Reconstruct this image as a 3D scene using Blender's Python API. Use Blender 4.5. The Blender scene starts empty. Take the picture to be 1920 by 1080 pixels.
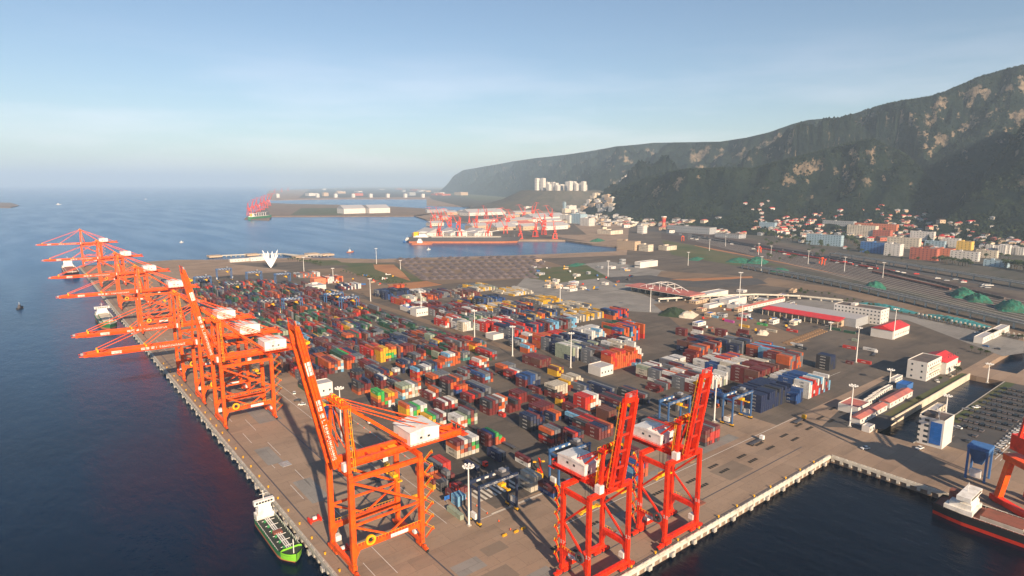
import bpy, math, random
import numpy as np
from mathutils import Vector, Matrix, noise
random.seed(7); np.random.seed(7)
R = math.radians
sc = bpy.context.scene
col = sc.collection

# ------------------------------------------------------------------ camera, sky, sun, exposure
# World: X runs inland along the short quay, Y runs along the long quay, metres, quay top at z = 0.
CAM_H = 165.0; FOC = 1160.0; PITCH = R(9.54); YAW = R(38.6)
cam_d = bpy.data.cameras.new('camera')
cam_d.sensor_width = 36.0; cam_d.lens = 36.0 * FOC / 1920.0
cam_d.clip_start = 1.0; cam_d.clip_end = 200000.0
cam = bpy.data.objects.new('camera', cam_d); col.objects.link(cam)
cam.location = (0, 0, CAM_H); cam.rotation_euler = (R(90) - PITCH, 0, -YAW)
sc.camera = cam

SUN_EL = R(24.5); SHX, SHY = 0.27, 0.963            # shadows run this way on the ground
world = bpy.data.worlds.new('World'); sc.world = world; world.use_nodes = True
wn = world.node_tree; wn.nodes.clear()
w_out = wn.nodes.new('ShaderNodeOutputWorld'); w_bg = wn.nodes.new('ShaderNodeBackground')
sky = wn.nodes.new('ShaderNodeTexSky'); sky.sky_type = 'NISHITA'; sky.sun_disc = False
sky.sun_elevation = SUN_EL; sky.sun_rotation = math.atan2(-SHX, -SHY)
sky.altitude = 100; sky.air_density = 1.0; sky.dust_density = 0.35; sky.ozone_density = 2.3
w_bg.inputs['Strength'].default_value = 0.060
# thin, soft cloud streaks low over the horizon, the same all the way round
tc = wn.nodes.new('ShaderNodeTexCoord'); mp = wn.nodes.new('ShaderNodeMapping')
mp.inputs['Scale'].default_value = (1.6, 1.6, 11.0)
cn = wn.nodes.new('ShaderNodeTexNoise'); cn.inputs['Scale'].default_value = 1.7
cn.inputs['Detail'].default_value = 6.0; cn.inputs['Roughness'].default_value = 0.55
cr = wn.nodes.new('ShaderNodeValToRGB')
cr.color_ramp.elements[0].position = 0.42; cr.color_ramp.elements[0].color = (0, 0, 0, 1)
cr.color_ramp.elements[1].position = 0.80; cr.color_ramp.elements[1].color = (.45, .45, .45, 1)
sx = wn.nodes.new('ShaderNodeSeparateXYZ')
band = wn.nodes.new('ShaderNodeMapRange'); band.inputs[1].default_value = 0.03; band.inputs[2].default_value = 0.22
band.inputs[3].default_value = 1.0; band.inputs[4].default_value = 0.0
mul = wn.nodes.new('ShaderNodeMath'); mul.operation = 'MULTIPLY'
cmix = wn.nodes.new('ShaderNodeMixRGB'); cmix.inputs[2].default_value = (15.5, 13.6, 14.4, 1)
wn.links.new(tc.outputs['Generated'], mp.inputs['Vector']); wn.links.new(mp.outputs[0], cn.inputs['Vector'])
wn.links.new(cn.outputs['Fac'], cr.inputs[0]); wn.links.new(tc.outputs['Generated'], sx.inputs[0])
wn.links.new(sx.outputs['Z'], band.inputs[0]); wn.links.new(cr.outputs[0], mul.inputs[0])
wn.links.new(band.outputs[0], mul.inputs[1]); wn.links.new(mul.outputs[0], cmix.inputs[0])
wn.links.new(sky.outputs[0], cmix.inputs[1]); wn.links.new(cmix.outputs[0], w_bg.inputs['Color'])
wn.links.new(w_bg.outputs[0], w_out.inputs['Surface'])

sun_d = bpy.data.lights.new('sun', 'SUN'); sun_d.energy = 5.0; sun_d.angle = R(0.6); sun_d.color = (1.0, 0.76, 0.52)
sun = bpy.data.objects.new('sun', sun_d); col.objects.link(sun)
_sd = Vector((SHX * math.cos(SUN_EL), SHY * math.cos(SUN_EL), -math.sin(SUN_EL)))
sun.rotation_euler = _sd.to_track_quat('-Z', 'Y').to_euler()

sc.view_settings.view_transform = 'Standard'; sc.view_settings.look = 'None'
sc.view_settings.exposure = 0.94; sc.view_settings.gamma = 1.0; sc.view_settings.use_curve_mapping = False
sc.render.engine = 'CYCLES'
sc.cycles.use_denoising = True; sc.cycles.max_bounces = 6; sc.cycles.volume_bounces = 2
sc.cycles.diffuse_bounces = 2; sc.cycles.glossy_bounces = 2; sc.cycles.transmission_bounces = 2
sc.cycles.caustics_reflective = False; sc.cycles.caustics_refractive = False
sc.render.film_transparent = False

_C, _S = math.cos(PITCH), math.sin(PITCH)
def G(u, v, z=0.0, F=None):
    """Place on the ground (height z) that a surveyed point of the photograph falls on; F = at that forward distance instead."""
    x = (u - 960) / FOC; y = (540 - v) / FOC
    dz = -_S + y * _C; fw = _C + y * _S
    t = (z - CAM_H) / dz if F is None else F / fw
    r = x * t; f = fw * t
    return Vector((r * math.cos(YAW) + f * math.sin(YAW), -r * math.sin(YAW) + f * math.cos(YAW), CAM_H + dz * t))
def G2(u, v, z=0.0):
    p = G(u, v, z); return (p.x, p.y)

# ------------------------------------------------------------------ materials
MATS = {}
def mat(name, c, rough=0.6, metal=0.0, var=0.12, scale=0.5, bump=0.0, bscale=None, c2=None, dirt=None, dscale=0.05, spec=0.4, coords='Object', stretch=None):
    """Principled paint/stone with grain: base colour c varied by noise, optional second tone c2 in blotches and dirt streaks."""
    if name in MATS: return MATS[name]
    m = bpy.data.materials.new(name); m.use_nodes = True; nt = m.node_tree; L = nt.links
    b = nt.nodes['Principled BSDF']; b.inputs['Roughness'].default_value = rough
    b.inputs['Metallic'].default_value = metal; b.inputs['Specular IOR Level'].default_value = spec
    t = nt.nodes.new('ShaderNodeTexCoord'); src = t.outputs['Object']
    if coords == 'World':
        g = nt.nodes.new('ShaderNodeNewGeometry'); src = g.outputs['Position']
    if stretch:
        mpp = nt.nodes.new('ShaderNodeMapping'); mpp.inputs['Scale'].default_value = stretch
        L.new(src, mpp.inputs['Vector']); src = mpp.outputs[0]
    n = nt.nodes.new('ShaderNodeTexNoise'); n.inputs['Scale'].default_value = scale; n.inputs['Detail'].default_value = 5
    n.inputs['Roughness'].default_value = 0.62
    L.new(src, n.inputs['Vector'])
    ramp = nt.nodes.new('ShaderNodeValToRGB')
    k0, k1 = 1 - var, 1 + var
    ramp.color_ramp.elements[0].position = 0.3; ramp.color_ramp.elements[1].position = 0.7
    e2 = c2 if c2 else tuple(x * k1 for x in c)
    ramp.color_ramp.elements[0].color = tuple(x * k0 for x in c) + (1,)
    ramp.color_ramp.elements[1].color = tuple(e2) + (1,)
    L.new(n.outputs['Fac'], ramp.inputs[0]); out = ramp.outputs[0]
    if dirt:
        n2 = nt.nodes.new('ShaderNodeTexNoise'); n2.inputs['Scale'].default_value = dscale; n2.inputs['Detail'].default_value = 8
        n2.inputs['Roughness'].default_value = 0.7; L.new(src, n2.inputs['Vector'])
        r2 = nt.nodes.new('ShaderNodeValToRGB'); r2.color_ramp.elements[0].position = 0.48; r2.color_ramp.elements[1].position = 0.68
        L.new(n2.outputs['Fac'], r2.inputs[0])
        mx = nt.nodes.new('ShaderNodeMixRGB'); mx.inputs[2].default_value = tuple(dirt) + (1,)
        L.new(r2.outputs[0], mx.inputs[0]); L.new(out, mx.inputs[1]); out = mx.outputs[0]
    L.new(out, b.inputs['Base Color'])
    if bump:
        bn = nt.nodes.new('ShaderNodeBump'); bn.inputs['Strength'].default_value = min(1, bump)
        bn.inputs['Distance'].default_value = bump
        n3 = nt.nodes.new('ShaderNodeTexNoise'); n3.inputs['Scale'].default_value = bscale or scale * 6
        n3.inputs['Detail'].default_value = 3; L.new(src, n3.inputs['Vector'])
        L.new(n3.outputs['Fac'], bn.inputs['Height']); L.new(bn.outputs[0], b.inputs['Normal'])
    MATS[name] = m; return m

CC = dict(r=(.135, .022, .022), R=(.46, .028, .018), o=(.47, .10, .025), y=(.60, .34, .02), g=(.04, .34, .07), G=(.022, .085, .05),
          b=(.022, .07, .22), n=(.015, .026, .075), s=(.135, .145, .165), w=(.56, .56, .55), c=(.48, .44, .36), l=(.15, .36, .55),
          t=(.06, .20, .20), p=(.14, .06, .045), k=(.032, .035, .044), e=(.28, .33, .25), m=(.45, .06, .30))
CNAME = dict(r='maroon', R='bright red', o='orange', y='yellow', g='bright green', G='dark green', b='blue', n='navy blue', s='slate grey',
             w='white', c='cream', l='light blue', t='teal', p='rust brown', k='charcoal', e='pale green', m='magenta')
for _k, _c in CC.items():
    mat('paint_' + CNAME[_k].replace(' ', '_'), _c, 0.55, 0, 0.10, 0.9, dirt=tuple(x * 0.55 + .03 for x in _c), dscale=0.35)
def CM(k): return MATS['paint_' + CNAME[k].replace(' ', '_')]

mat('crane_orange', (.86, .10, .006), 0.42, var=.16, scale=.5, dirt=(.42, .055, .018), dscale=.22)
mat('crane_red', (.80, .032, .006), 0.42, var=.16, scale=.5, dirt=(.34, .022, .014), dscale=.22)
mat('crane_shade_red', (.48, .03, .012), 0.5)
mat('far_crane_red', (.62, .06, .035), 0.5)
mat('white_paint', (.76, .75, .72), 0.45, var=.07, scale=.4, dirt=(.52, .49, .43), dscale=.14)
mat('white_wall', (.62, .60, .57), 0.7, var=.05, scale=.15, dirt=(.56, .53, .48), dscale=.05)
mat('cream_wall', (.62, .55, .44), 0.75, var=.06, scale=.15, dirt=(.46, .40, .32), dscale=.05)
mat('tan_wall', (.48, .36, .25), 0.8); mat('brick_red_wall', (.42, .12, .075), 0.8); mat('orange_wall', (.60, .19, .10), 0.8)
mat('yellow_wall', (.70, .46, .10), 0.8); mat('blue_wall', (.05, .15, .38), 0.6); mat('grey_wall', (.32, .34, .36), 0.8)
mat('pale_blue_wall', (.30, .42, .50), 0.7); mat('concrete', (.42, .40, .36), 0.85, var=.1, scale=.4, dirt=(.28, .26, .23), dscale=.2)
mat('pale_concrete', (.60, .57, .50), 0.85, var=.1, scale=.5, dirt=(.38, .35, .30), dscale=.25)
mat('window_glass', (.03, .045, .06), 0.15, spec=.6, var=.05); mat('blue_glass', (.02, .12, .42), 0.12, spec=.6, var=.2, scale=.4)
mat('roof_red', (.60, .035, .04), 0.55, dirt=(.38, .05, .05), dscale=.08); mat('roof_pinkish', (.46, .15, .12), 0.7, dirt=(.3, .12, .12), dscale=.1)
mat('roof_dark', (.10, .085, .08), 0.85, var=.25, scale=.2, dirt=(.2, .13, .11), dscale=.12); mat('roof_grey', (.36, .36, .38), 0.7)
mat('roof_blue', (.02, .12, .42), 0.6); mat('rtg_navy', (.018, .03, .07), 0.5); mat('rtg_blue', (.04, .11, .26), 0.5)
mat('equipment_yellow', (.80, .42, .01), 0.5); mat('rubber', (.02, .02, .02), 0.85); mat('steel_dark', (.07, .07, .08), 0.5)
mat('steel_grey', (.33, .34, .36), 0.45, metal=.3); mat('mast_white', (.72, .71, .68), 0.5)
mat('asphalt', (.062, .062, .066), 0.9, var=.2, scale=.05, coords='World', dirt=(.10, .09, .08), dscale=.02)
mat('line_white', (.62, .62, .60), 0.7, var=.15, scale=1.5); mat('line_yellow', (.70, .45, .05), 0.7)
mat('tarp_green', (.012, .13, .085), 0.85, var=.45, scale=.12, c2=(.03, .22, .15), bump=1.2, bscale=.4, dirt=(.06, .09, .05), dscale=.1); mat('tarp_teal', (.03, .17, .19), 0.8, var=.35, scale=.1, bump=.4)
mat('tarp_dark', (.12, .10, .105), 0.85, var=.3, scale=.1); mat('hedge', (.022, .042, .02), 0.9, var=.4, scale=.3)
mat('leaf', (.045, .085, .028), 0.85, var=.45, scale=.25, c2=(.085, .12, .04)); mat('bark', (.09, .065, .045), 0.9)
mat('hull_green', (.03, .20, .07), 0.5); mat('hull_lime', (.20, .55, .04), 0.5); mat('hull_rust', (.45, .15, .07), 0.7, dirt=(.3, .1, .05), dscale=.15)
mat('hull_black', (.015, .016, .02), 0.5); mat('deck_dark', (.035, .045, .04), 0.8); mat('deck_rust', (.24, .085, .06), 0.85, dirt=(.16, .07, .05), dscale=.2)
mat('timber', (.30, .19, .11), 0.9); mat('spray', (.85, .87, .9), 1.0)

# ------------------------------------------------------------------ mesh helpers
class MB:
    """Collects faces; build() links them as one mesh object."""
    def __init__(s): s.v = []; s.f = []; s.m = []; s.mats = []
    def mi(s, m):
        m = MATS[m] if isinstance(m, str) else m
        if m not in s.mats: s.mats.append(m)
        return s.mats.index(m)
    def add(s, vs, fs, m):
        o = len(s.v); k = s.mi(m); s.v += [tuple(p) for p in vs]
        for f in fs: s.f.append(tuple(i + o for i in f)); s.m.append(k)
        return s
    def box(s, x0, y0, z0, x1, y1, z1, m, top=None):
        if top is None:
            return s.add([(x0, y0, z0), (x1, y0, z0), (x1, y1, z0), (x0, y1, z0), (x0, y0, z1), (x1, y0, z1), (x1, y1, z1), (x0, y1, z1)],
                     [(0, 3, 2, 1), (4, 5, 6, 7), (0, 1, 5, 4), (1, 2, 6, 5), (2, 3, 7, 6), (3, 0, 4, 7)], m)
        s.add([(x0, y0, z0), (x1, y0, z0), (x1, y1, z0), (x0, y1, z0), (x0, y0, z1), (x1, y0, z1), (x1, y1, z1), (x0, y1, z1)],
              [(0, 3, 2, 1), (0, 1, 5, 4), (1, 2, 6, 5), (2, 3, 7, 6), (3, 0, 4, 7)], m)
        return s.add([(x0, y0, z1), (x1, y0, z1), (x1, y1, z1), (x0, y1, z1)], [(0, 1, 2, 3)], top)
    def beam(s, p, q, w, h, m, up=(0, 0, 1), w2=None, h2=None):
        """Square bar from p to q, w across and h along the up side, tapering to w2, h2."""
        p = Vector(p); q = Vector(q); d = (q - p).normalized(); u = Vector(up)
        if abs(d.dot(u)) > .97: u = Vector((0, 1, 0)) if abs(d.y) < .9 else Vector((1, 0, 0))
        a = d.cross(u).normalized(); b = a.cross(d).normalized(); vs = []
        for c, ww, hh in ((p, w, h), (q, w2 or w, h2 or h)):
            for i, j in ((-1, -1), (1, -1), (1, 1), (-1, 1)): vs.append(c + a * (i * ww / 2) + b * (j * hh / 2))
        return s.add(vs, [(0, 3, 2, 1), (4, 5, 6, 7), (0, 1, 5, 4), (1, 2, 6, 5), (2, 3, 7, 6), (3, 0, 4, 7)], m)
    def cyl(s, p, q, r, m, n=8, r2=None):
        p = Vector(p); q = Vector(q); d = (q - p).normalized(); u = Vector((0, 0, 1)) if abs(d.z) < .9 else Vector((1, 0, 0))
        a = d.cross(u).normalized(); b = a.cross(d); r2 = r if r2 is None else r2; vs = []
        for c, rr in ((p, r), (q, r2)):
            for i in range(n):
                t = 2 * math.pi * i / n; vs.append(c + a * (rr * math.cos(t)) + b * (rr * math.sin(t)))
        fs = [(i, (i + 1) % n, n + (i + 1) % n, n + i) for i in range(n)] + [tuple(range(n))[::-1], tuple(range(n, 2 * n))]
        return s.add(vs, fs, m)
    def ring(s, c, ax, r, w, m, n=14):
        """Tyre-like ring about axis ax."""
        c = Vector(c); d = Vector(ax).normalized(); u = Vector((0, 0, 1)) if abs(d.z) < .9 else Vector((1, 0, 0))
        a = d.cross(u).normalized(); b = a.cross(d); vs = []
        for i in range(n):
            t = 2 * math.pi * i / n; e = a * math.cos(t) + b * math.sin(t)
            vs += [c + e * r + d * w, c + e * r - d * w, c + e * r * .62 - d * w, c + e * r * .62 + d * w]
        fs = []
        for i in range(n):
            j = (i + 1) % n
            for k in range(4): fs.append((4 * i + k, 4 * j + k, 4 * j + (k + 1) % 4, 4 * i + (k + 1) % 4))
        return s.add(vs, fs, m)
    def prism(s, poly, z0, z1, m, top=None):
        n = len(poly); a = sum(poly[i][0] * poly[(i + 1) % n][1] - poly[(i + 1) % n][0] * poly[i][1] for i in range(n))
        if a < 0: poly = poly[::-1]
        vs = [(p[0], p[1], z0) for p in poly] + [(p[0], p[1], z1) for p in poly]
        s.add(vs, [(i, (i + 1) % n, n + (i + 1) % n, n + i) for i in range(n)] + [tuple(range(n))[::-1]], m)
        return s.add([(p[0], p[1], z1) for p in poly], [tuple(range(n))], top or m)
    def sheet(s, poly, z, m):
        n = len(poly); a = sum(poly[i][0] * poly[(i + 1) % n][1] - poly[(i + 1) % n][0] * poly[i][1] for i in range(n))
        if a < 0: poly = poly[::-1]
        return s.add([(p[0], p[1], z) for p in poly], [tuple(range(n))], m)
    def quad(s, a, b, c, d, m): return s.add([a, b, c, d], [(0, 1, 2, 3)], m)
    def mesh(s, name):
        me = bpy.data.meshes.new(name); me.from_pydata(s.v, [], s.f)
        for m in s.mats: me.materials.append(m)
        if len(s.mats) > 1: me.polygons.foreach_set('material_index', s.m)
        me.update(); return me
    def build(s, name, parent=None, kind=None, label=None, loc=None):
        return put(name, s.mesh(name), parent, kind, label, loc)
def put(name, me, parent=None, kind=None, label=None, loc=None, rot=0):
    o = bpy.data.objects.new(name, me); col.objects.link(o)
    if parent: o.parent = parent
    if loc is not None: o.location = loc
    if rot: o.rotation_euler = (0, 0, rot)
    if kind: o['kind'] = kind
    if label: o['label'] = label
    return o
def tag(o, label, cat, group=None, kind=None):
    o['label'] = label; o['category'] = cat
    if group: o['group'] = group
    if kind: o['kind'] = kind
    return o
def thing(name, label, cat, loc=(0, 0, 0), rot=0, group=None):
    o = bpy.data.objects.new(name, None); col.objects.link(o); o.location = loc; o.rotation_euler = (0, 0, rot)
    return tag(o, label, cat, group)
def nth(n):
    return f"{n}{'th' if 10 < n % 100 < 14 else {1: 'st', 2: 'nd', 3: 'rd'}.get(n % 10, 'th')}"
def dup(root, loc, rot=0, label=None, scale=None):
    def cp(o, par):
        c = o.copy(); col.objects.link(c)
        if par: c.parent = par
        for ch in kids.get(o, []): cp(ch, c)
        return c
    kids = {}
    for o in root.children_recursive: kids.setdefault(o.parent, []).append(o)
    r = cp(root, None); r.location = loc; r.rotation_euler = (0, 0, rot)
    if label: r['label'] = label
    if scale: r.scale = scale
    return r

_F = """A:69F99 B:E9E9E C:78887 D:E999E E:F8E8F F:F8E88 G:78B97 H:99F99 I:72227 J:11196 K:9ACA9 L:8888F M:9FF99 N:9DFB9 O:69996 P:E9E88
Q:6996B R:E9EA9 S:78617 T:F4444 U:99996 V:99966 W:99FF9 X:99699 Y:99744 Z:F168F 0:69996 1:26227 2:E1687 3:E161E 4:99F11 5:F8E1E 6:68E96 7:F1244 8:69696 9:69716"""
FONT = {k.split(':')[0]: k.split(':')[1] for k in _F.split()}
def text_quads(s, org, ux, uz, h, m):
    """Flat block lettering: org = lower-left corner, ux / uz the reading and up directions, h the letter height."""
    def w(mb):
        org_, X, Z = Vector(org), Vector(ux), Vector(uz); p = h / 5; x = 0
        for ch in s:
            if ch == ' ': x += 3 * p; continue
            for r, hx in enumerate(FONT[ch]):
                bits = int(hx, 16); c = 0
                while c < 4:
                    if bits >> (3 - c) & 1:
                        e = c
                        while e < 4 and bits >> (3 - e) & 1: e += 1
                        a = org_ + X * (x + c * p) + Z * ((4 - r) * p); b = org_ + X * (x + e * p) + Z * ((4 - r) * p)
                        mb.quad(a, b, b + Z * p, a + Z * p, m); c = e
                    else: c += 1
            x += 5 * p
        return mb
    return w
# ------------------------------------------------------------------ water
QX, QY, CX = 91.3, 158.4, 378.0                     # long quay face, short quay face, corner of the basin
def water_mat():
    m = bpy.data.materials.new('sea_water'); m.use_nodes = True; nt = m.node_tree; L = nt.links
    b = nt.nodes['Principled BSDF']; b.inputs['Base Color'].default_value = (.003, .02, .06, 1)
    b.inputs['Roughness'].default_value = .22; b.inputs['IOR'].default_value = 1.33; b.inputs['Specular IOR Level'].default_value = .28
    g = nt.nodes.new('ShaderNodeNewGeometry')
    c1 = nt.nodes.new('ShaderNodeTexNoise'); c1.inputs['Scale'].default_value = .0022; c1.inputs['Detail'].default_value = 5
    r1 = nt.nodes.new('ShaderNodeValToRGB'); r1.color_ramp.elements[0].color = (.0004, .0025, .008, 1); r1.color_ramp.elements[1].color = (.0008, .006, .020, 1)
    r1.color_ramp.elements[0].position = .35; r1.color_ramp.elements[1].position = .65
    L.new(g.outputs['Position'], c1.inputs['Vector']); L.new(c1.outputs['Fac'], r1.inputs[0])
    # reflected-light gradient put into the colour: dark near, blue far, with a ragged edge
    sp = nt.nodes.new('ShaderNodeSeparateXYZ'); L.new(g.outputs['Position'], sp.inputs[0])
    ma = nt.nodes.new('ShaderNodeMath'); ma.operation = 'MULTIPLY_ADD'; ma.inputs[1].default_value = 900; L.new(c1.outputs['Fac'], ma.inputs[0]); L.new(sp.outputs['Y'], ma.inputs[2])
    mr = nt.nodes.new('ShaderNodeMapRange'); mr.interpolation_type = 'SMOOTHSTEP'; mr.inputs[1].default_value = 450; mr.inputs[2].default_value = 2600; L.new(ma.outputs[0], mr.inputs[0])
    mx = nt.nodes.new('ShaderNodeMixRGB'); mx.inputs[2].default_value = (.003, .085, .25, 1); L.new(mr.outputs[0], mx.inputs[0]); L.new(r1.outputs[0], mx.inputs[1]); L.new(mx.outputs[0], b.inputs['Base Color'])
    mp1 = nt.nodes.new('ShaderNodeMapping'); mp1.inputs['Rotation'].default_value = (0, 0, R(25)); mp1.inputs['Scale'].default_value = (1, .45, 1)
    L.new(g.outputs['Position'], mp1.inputs['Vector'])
    n1 = nt.nodes.new('ShaderNodeTexNoise'); n1.inputs['Scale'].default_value = .10; n1.inputs['Detail'].default_value = 6; n1.inputs['Roughness'].default_value = .6
    L.new(mp1.outputs[0], n1.inputs['Vector'])
    bp = nt.nodes.new('ShaderNodeBump'); bp.inputs['Strength'].default_value = .55; bp.inputs['Distance'].default_value = 1.3
    mp2 = nt.nodes.new('ShaderNodeMapping'); mp2.inputs['Rotation'].default_value = (0, 0, R(-20)); mp2.inputs['Scale'].default_value = (1, .18, 1); L.new(g.outputs['Position'], mp2.inputs['Vector'])
    n2 = nt.nodes.new('ShaderNodeTexNoise'); n2.inputs['Scale'].default_value = .012; n2.inputs['Detail'].default_value = 5; L.new(mp2.outputs[0], n2.inputs['Vector'])
    m2 = nt.nodes.new('ShaderNodeMapRange'); m2.inputs[1].default_value = .38; m2.inputs[2].default_value = .64; m2.inputs[3].default_value = .21; m2.inputs[4].default_value = .27; L.new(n2.outputs['Fac'], m2.inputs[0]); L.new(m2.outputs[0], b.inputs['Roughness'])
    L.new(n1.outputs['Fac'], bp.inputs['Height']); L.new(bp.outputs[0], b.inputs['Normal']); return m
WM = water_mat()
SEA_Z = -4.6
mb = MB()
RR = 58000.0
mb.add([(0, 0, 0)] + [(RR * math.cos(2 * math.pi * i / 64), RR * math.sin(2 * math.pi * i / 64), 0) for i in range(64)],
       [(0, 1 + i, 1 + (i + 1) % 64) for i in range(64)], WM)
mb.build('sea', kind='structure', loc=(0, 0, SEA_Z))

# ------------------------------------------------------------------ ground
def ground_mat(name, c, c2, dark, lite, slab=None):
    """Concrete or earth: broad tone changes, tyre-dark lanes, oil stains, fine grit; slab = panel size in metres."""
    m = bpy.data.materials.new(name); m.use_nodes = True; nt = m.node_tree; L = nt.links
    b = nt.nodes['Principled BSDF']; b.inputs['Roughness'].default_value = .92; b.inputs['Specular IOR Level'].default_value = .2
    g = nt.nodes.new('ShaderNodeNewGeometry')
    def nz(scale, det=6, sx=1, sy=1, rough=.6):
        mpp = nt.nodes.new('ShaderNodeMapping'); mpp.inputs['Scale'].default_value = (sx, sy, 1)
        n = nt.nodes.new('ShaderNodeTexNoise'); n.inputs['Scale'].default_value = scale; n.inputs['Detail'].default_value = det; n.inputs['Roughness'].default_value = rough
        L.new(g.outputs['Position'], mpp.inputs['Vector']); L.new(mpp.outputs[0], n.inputs['Vector']); return n.outputs['Fac']
    def rp(src, a, c_, p0, p1):
        r = nt.nodes.new('ShaderNodeValToRGB'); r.color_ramp.elements[0].position = p0; r.color_ramp.elements[1].position = p1
        r.color_ramp.elements[0].color = tuple(a) + (1,); r.color_ramp.elements[1].color = tuple(c_) + (1,); L.new(src, r.inputs[0]); return r.outputs[0]
    def mix(f, a, c_):
        x = nt.nodes.new('ShaderNodeMixRGB'); L.new(f, x.inputs[0]); L.new(a, x.inputs[1])
        if hasattr(c_, 'links'): L.new(c_, x.inputs[2])
        else: x.inputs[2].default_value = tuple(c_) + (1,)
        return x.outputs[0]
    base = rp(nz(.012), c, c2, .35, .65)
    base = mix(rp(nz(.05, 8, .25, 1), (0, 0, 0), (.85, .85, .85), .50, .72), base, dark)
    base = mix(rp(nz(.03, 8, 1, .2), (0, 0, 0), (.45, .45, .45), .55, .75), base, lite)
    base = mix(rp(nz(.35, 8, 1, 1, .75), (0, 0, 0), (.6, .6, .6), .52, .76), base, dark)
    if slab:
        br = nt.nodes.new('ShaderNodeTexBrick'); br.inputs['Scale'].default_value = 1.0
        br.inputs['Brick Width'].default_value = slab[0]; br.inputs['Row Height'].default_value = slab[1]; br.inputs['Mortar Size'].default_value = .07
        br.offset = 0.5; br.inputs['Mortar Smooth'].default_value = .1
        br.inputs['Color1'].default_value = (.80, .80, .80, 1); br.inputs['Color2'].default_value = (1.08, 1.06, 1.03, 1); br.inputs['Mortar'].default_value = (.55, .52, .5, 1)
        br.inputs['Bias'].default_value = .35
        L.new(g.outputs['Position'], br.inputs['Vector'])
        x = nt.nodes.new('ShaderNodeMixRGB'); x.blend_type = 'MULTIPLY'; x.inputs[0].default_value = .8
        L.new(base, x.inputs[1]); L.new(br.outputs['Color'], x.inputs[2]); base = x.outputs[0]
    L.new(base, b.inputs['Base Color'])
    bp = nt.nodes.new('ShaderNodeBump'); bp.inputs['Strength'].default_value = .25; bp.inputs['Distance'].default_value = .05
    L.new(nz(1.5, 4), bp.inputs['Height']); L.new(bp.outputs[0], b.inputs['Normal'])
    MATS[name] = m; return m
ground_mat('apron_concrete', (.25, .185, .140), (.31, .235, .180), (.16, .125, .10), (.37, .29, .23), (16, 9))
ground_mat('yard_paving', (.095, .084, .076), (.138, .120, .104), (.058, .056, .056), (.21, .18, .155), (14, 7))  # yard shade put into the colour: same concrete as the apron, darkened
ground_mat('apron_patch', (.19, .15, .12), (.23, .185, .145), (.13, .105, .09), (.27, .22, .17))
ground_mat('earth', (.17, .125, .09), (.23, .165, .115), (.105, .085, .07), (.28, .21, .15))
ground_mat('grey_lot', (.20, .195, .19), (.26, .255, .245), (.13, .125, .12), (.32, .31, .29), (12, 12))
ground_mat('red_earth', (.36, .16, .07), (.38, .19, .09), (.2, .10, .06), (.42, .24, .13))
ground_mat('grass_ground', (.055, .085, .035), (.12, .12, .06), (.13, .10, .06), (.04, .12, .07))
ground_mat('town_ground', (.075, .075, .065), (.11, .10, .085), (.04, .05, .035), (.15, .13, .11))
ground_mat('rail_bed', (.075, .06, .058), (.10, .078, .07), (.04, .035, .035), (.14, .10, .085))

def land(name, poly, m, z1=0.0, z0=-12.0):
    return MB().prism(poly, z0, z1, m).build(name, kind='structure')
# main terminal, its far shore and the mainland behind it
P = G2
main = [(QX, QY), (QX, 1530), (267, 1525), P(400, 487), P(480, 485), P(560, 483), P(640, 484), P(705, 486), P(800, 483), P(960, 479), P(1060, 475), P(1156, 471), P(1156, 461), P(1110, 457),
        P(1060, 450), P(774, 449), P(772, 436), P(985, 431), P(990, 424), P(800, 412), P(775, 404), P(850, 396), P(930, 389), P(800, 385), P(800, 373), P(640, 373), P(508, 375), P(500, 364), P(505, 357), P(700, 350.5),
        P(850, 352.0), (26000, 18000), (26000, QY), (CX, QY)]
land('quay_ground', main, MATS['apron_concrete'])
land('inland_ground', [(900, 133), (26000, 133), (26000, QY), (900, QY)], MATS['apron_concrete'])
land('south_quay_ground', [(CX, -1500), (16000, -1500), (16000, 133), (CX, 133)], MATS['apron_concrete'])
land('canal_head_ground', [(CX, 133), (438, 133), (438, QY), (CX, QY)], MATS['apron_concrete'])
land('culvert_ground', [(640, 133), (676, 133), (676, QY), (640, QY)], MATS['apron_concrete'])
land('far_pier_ground', [P(458, 410), P(505, 412), P(509, 405.5), P(790, 404.5), P(850, 394), P(700, 385), P(560, 382.5), P(490, 380), P(500, 388), P(480, 396)], MATS['earth'])
land('island_ground', [P(-40, 388), P(20, 389), P(36, 385), P(20, 380), P(-60, 379)], MATS['earth'])

_zc = [0.02]
def sheet(name, poly, m, z, kind='structure'):
    if name not in ('container_yard_paving', 'yard_road', 'cross_road', 'block_road'): _zc[0] += .004; z = _zc[0] + (.25 if z > .15 else 0)
    return MB().sheet(poly, z, MATS[m]).build(name, kind=kind)
Z1, Z2, Z3, Z4 = .004, .008, .012, .016
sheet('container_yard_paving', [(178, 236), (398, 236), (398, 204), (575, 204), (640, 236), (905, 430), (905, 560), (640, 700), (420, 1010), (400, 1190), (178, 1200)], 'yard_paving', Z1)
sheet('yard_road', [(372, 470), (384, 470), (384, 1000), (372, 1000)], 'earth', Z2)
sheet('cross_road', [(178, 425), (300, 425), (300, 436), (178, 436)], 'asphalt', Z2)
for i in range(7): sheet('block_road', [(200 + 28.3 * i, 244), (206 + 28.3 * i, 244), (206 + 28.3 * i, 415), (200 + 28.3 * i, 415)], 'asphalt', Z3 if i % 2 else Z2)
ground_mat('inland_mix', (.098, .084, .073), (.142, .120, .10), (.055, .050, .048), (.20, .165, .13))
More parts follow.
